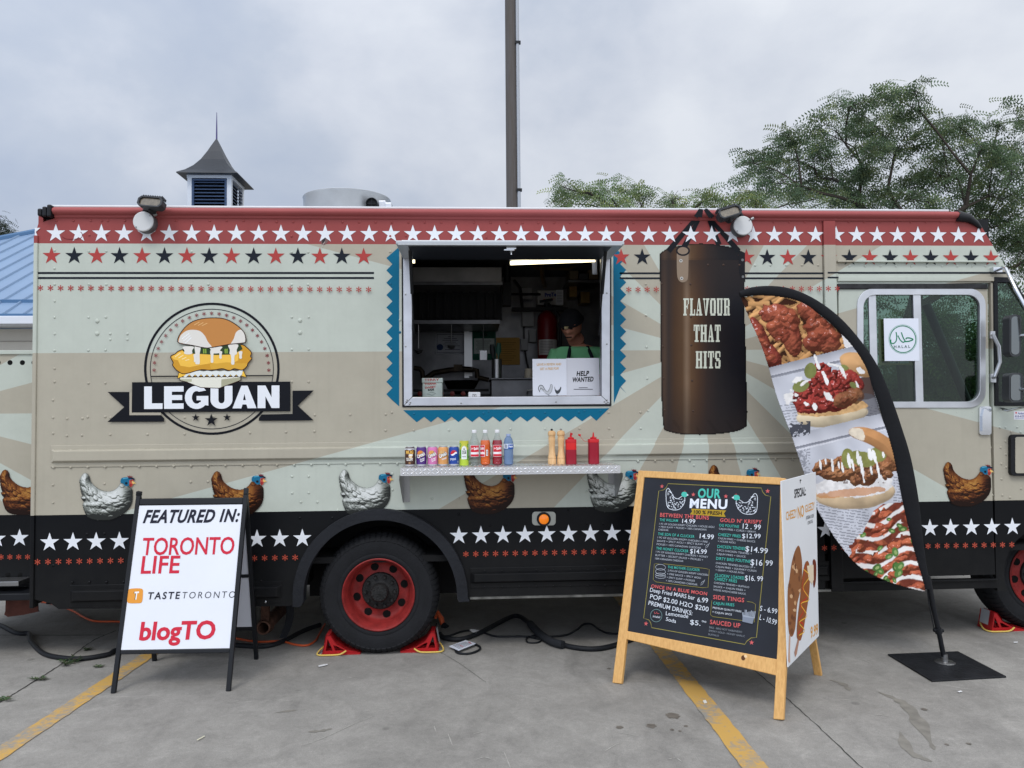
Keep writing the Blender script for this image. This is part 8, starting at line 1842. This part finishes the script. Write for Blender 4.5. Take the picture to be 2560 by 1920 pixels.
# ------------------------------------------------------------------ trees
LEAF = colmat('leaflets', 0.6, 0.25, 0.0, 0.5)
BARK = mat('tree_bark', (56, 50, 44), 0.9, bump=0.5, bscale=20, var=0.25)
def tree(name, label, base, clumps, lcol, seed, frond=0.26, dens=1.0, group=None, trunk_r=0.16, fork=2.2):
    q = random.Random(seed); t_ = thing(name, base, label, 'tree', group)
    b = Vector(base); nodes = [b, b + Vector((0.1, 0, fork * .5)), b + Vector((0.05, .1, fork))]; par = [-1, 0, 1]; run = [0.0, 0.0, 0.0]
    order = sorted(clumps, key=lambda c: (c[0] - nodes[2]).length)
    for c, r in order:
        best = min(range(2, len(nodes)), key=lambda i: (nodes[i] - c).length + 0.5 * max(0, nodes[i].z - c.z) + 0.55 * run[i])
        a = nodes[best]; d = c - a; L_ = d.length; n = max(2, int(L_ / 0.35)); prev = best
        for k in range(1, n + 1):
            t = k / n; p = a + d * t + Vector((q.uniform(-1, 1), q.uniform(-1, 1), q.uniform(-1, 1))) * 0.035 * min(1, L_) + Vector((0, 0, 0.03 * L_ * math.sin(math.pi * t)))
            run.append(run[prev] + L_ / n); nodes.append(p); par.append(prev); prev = len(nodes) - 1
        for k in range(5):
            e = c + Vector((q.gauss(0, .6), q.gauss(0, .6), q.gauss(0, .45))) * r
            nodes.append((c + e) / 2 + Vector((0, 0, 0.02))); par.append(prev); nodes.append(e); par.append(len(nodes) - 2); run += [99.0, 99.0]
    wgt = [0.0] * len(nodes); kids = [0] * len(nodes)
    for i in range(len(nodes)): kids[par[i]] += 1 if par[i] >= 0 else 0
    for i in range(len(nodes) - 1, -1, -1):
        wgt[i] = max(wgt[i], 1.0)
        if par[i] >= 0: wgt[par[i]] += wgt[i]
    rr_ = [max(0.005, trunk_r * (w_ / wgt[0]) ** 0.62) for w_ in wgt]
    mb = MB()
    for i in range(1, len(nodes)):
        p = par[i]; d = nodes[i] - nodes[p]
        if d.length < 1e-4: continue
        a_ = d.orthogonal().normalized(); b2 = d.normalized().cross(a_); s = 7 if rr_[i] > 0.03 else 4
        r0_ = min(rr_[p], rr_[i] * 1.35); vs = [nodes[p] + (a_ * math.cos(6.2832 * j / s) + b2 * math.sin(6.2832 * j / s)) * r0_ for j in range(s)] + [nodes[i] + (a_ * math.cos(6.2832 * j / s) + b2 * math.sin(6.2832 * j / s)) * rr_[i] for j in range(s)]
        mb.add(vs, [(j, (j + 1) % s, s + (j + 1) % s, s + j) for j in range(s)], smooth=True)
    mb.build('trunk', BARK, t_)
    V, Fc, Cc = [], [], []
    for c, r in clumps:
        subs = [c + Vector((q.gauss(0, .75), q.gauss(0, .75), q.gauss(0, .55))) * r for k in range(5)]
        for i in range(int(dens * 150 * (0.35 + 0.65 * (r / 0.25) ** 2))):
            o_ = q.choice(subs) + Vector((q.gauss(0, .42), q.gauss(0, .42), q.gauss(0, .3))) * r
            az = q.uniform(0, 6.283); d = Vector((math.cos(az), math.sin(az), q.uniform(-0.8, 0.35))); d.normalize(); sd2 = d.cross(Vector((q.uniform(-1, 1), q.uniform(-1.2, 1.2), q.uniform(-.3, 1)))).normalized(); L_ = frond * q.uniform(.6, 1.1)
            g_ = q.uniform(.45, 1.5); yl = q.uniform(0, 1) ** 3; col = (lcol[0] * g_ * (1 + .9 * yl), lcol[1] * g_ * (1 + .45 * yl), lcol[2] * g_)
            for k in range(6):
                t = k / 5.5; m_ = o_ + d * L_ * t + Vector((0, 0, -0.22 * L_ * t * t)); ll = L_ * .27 * (1 - .35 * t); wd2 = L_ * 0.055
                for s in (-1, 1):
                    e = (sd2 * s + d * .5).normalized(); f = d * wd2; n0 = len(V); V += [tuple(m_), tuple(m_ + e * ll * .5 + f), tuple(m_ + e * ll), tuple(m_ + e * ll * .5 - f)]; Fc.append((n0, n0 + 1, n0 + 2, n0 + 3)); Cc.append(col)
    me = bpy.data.meshes.new('crown'); me.from_pydata(V, [], Fc); at = me.color_attributes.new('Col', 'FLOAT_COLOR', 'CORNER'); arr = np.ones((len(Fc), 4, 4), dtype=np.float32); arr[:, :, :3] = np.array(Cc)[:, None, :]; at.data.foreach_set('color', arr.ravel()); me.materials.append(LEAF); me.update()
    o = bpy.data.objects.new('crown', me); C.objects.link(o); attach(o, t_)
    return t_
def clump(px, py, r, yy, jit=0.8, q=random.Random(4)):
    y_ = yy + q.uniform(-jit, jit); p = W(px, py, y_); return (p, r / 1923 * (y_ + 5.1))
zt7 = T(1280, 0, 1280 / 2212)
big = [(1450, 470, 70), (1570, 430, 60), (1640, 420, 50), (1740, 395, 45), (1330, 560, 60), (1400, 570, 60), (1500, 540, 70), (1580, 550, 70), (1680, 540, 70), (1760, 490, 60), (1850, 560, 75), (1930, 550, 55), (1150, 600, 60), (1210, 610, 45), (1050, 700, 55), (1130, 710, 70), (1220, 690, 60), (1300, 690, 70), (1370, 660, 50), (1480, 640, 60), (1560, 650, 50), (1660, 650, 60), (1750, 640, 70), (1850, 660, 80), (1950, 640, 60), (2020, 640, 50), (2100, 540, 45), (2190, 520, 55), (2150, 640, 60), (2080, 690, 70), (1090, 775, 50), (1180, 790, 60), (1260, 790, 60), (1350, 770, 60), (1430, 800, 60), (1520, 740, 50), (1550, 810, 60), (1620, 820, 60), (1700, 780, 60), (1760, 770, 70), (1850, 760, 70), (1930, 770, 70), (2010, 770, 60), (2160, 770, 70), (2060, 840, 60), (1480, 870, 60), (1590, 880, 50), (1720, 860, 50), (1820, 880, 60), (1960, 860, 60), (2120, 860, 70), (2060, 940, 70), (2140, 960, 70), (2190, 1040, 70), (2120, 1060, 60), (2180, 1140, 60)]
big += [(1750, 960, 70), (1850, 980, 70), (1950, 980, 70), (1650, 960, 60), (1550, 950, 60), (2260, 600, 70), (2300, 720, 80), (2290, 850, 80), (2300, 980, 80), (2400, 760, 80), (2400, 900, 80), (2260, 1100, 80), (2350, 1150, 80)]
cl_ = [clump(*zt7(x, y), r * 0.5787 * 0.95, 8.0, 1.1) for x, y, r in big]
b_ = W(2260, 1000, 8.0); b_.z = 0
tree('locust_tree', 'big feathery locust tree spreading behind the truck cab', b_, cl_, (0.1, 0.152, 0.085), 3, 0.29, 0.56, 'locust trees behind the truck', 0.125, 2.6)
low = [(190, 885, 40), (225, 825, 40), (285, 855, 45), (330, 850, 40), (370, 865, 55), (430, 880, 50), (480, 845, 50), (530, 850, 45), (575, 870, 50), (690, 885, 40), (725, 875, 35), (1000, 860, 45), (1060, 850, 50), (1130, 860, 50), (1230, 870, 50), (1310, 870, 50), (300, 960, 60), (420, 970, 60), (540, 960, 60), (680, 960, 60), (200, 960, 50), (820, 890, 45), (860, 860, 40), (910, 880, 40), (900, 960, 60), (1050, 950, 60), (1200, 960, 60), (1380, 880, 50)]
cl_ = [clump(*zt7(x, y - 16), r * 0.5787 * 0.9, 12.0, 1.0) for x, y, r in low]
b_ = W(1650, 1000, 12.0); b_.z = 0
tree('locust_tree', 'paler low locust tree top showing along the truck roof edge', b_, cl_, (0.165, 0.235, 0.115), 5, 0.33, 0.42, 'locust trees behind the truck', 0.11, 2.8)
# green seen through the cab windows
gq = random.Random(9); hd2_ = []
for i in range(90): p = Vector((gq.uniform(4.0, 15), gq.uniform(9.5, 13), gq.uniform(0.4, 3.6))); hd2_.append((p, gq.uniform(.5, .8)))
tree('hedge_tree', 'bushy green tree seen through the cab windows', Vector((9, 11.5, 0)), hd2_, (0.11, 0.17, 0.07), 6, 0.42, 0.3, None, 0.2, 1.0)
cl_ = [clump(x - 24, y + 6, r, 14.0, 0.5) for x, y, r in ((6, 566, 14), (10, 582, 16), (-8, 575, 22), (-30, 590, 40), (-50, 560, 45), (-80, 600, 60), (-90, 540, 60), (-130, 580, 70), (-60, 640, 60), (-120, 660, 70))]
b_ = W(-110, 1000, 14.0); b_.z = 0
tree('conifer_tree', 'dark tree tip poking in above the blue roof', b_, cl_, (0.03, 0.045, 0.028), 8, 0.22, 1.0, None, 0.15, 2.6)
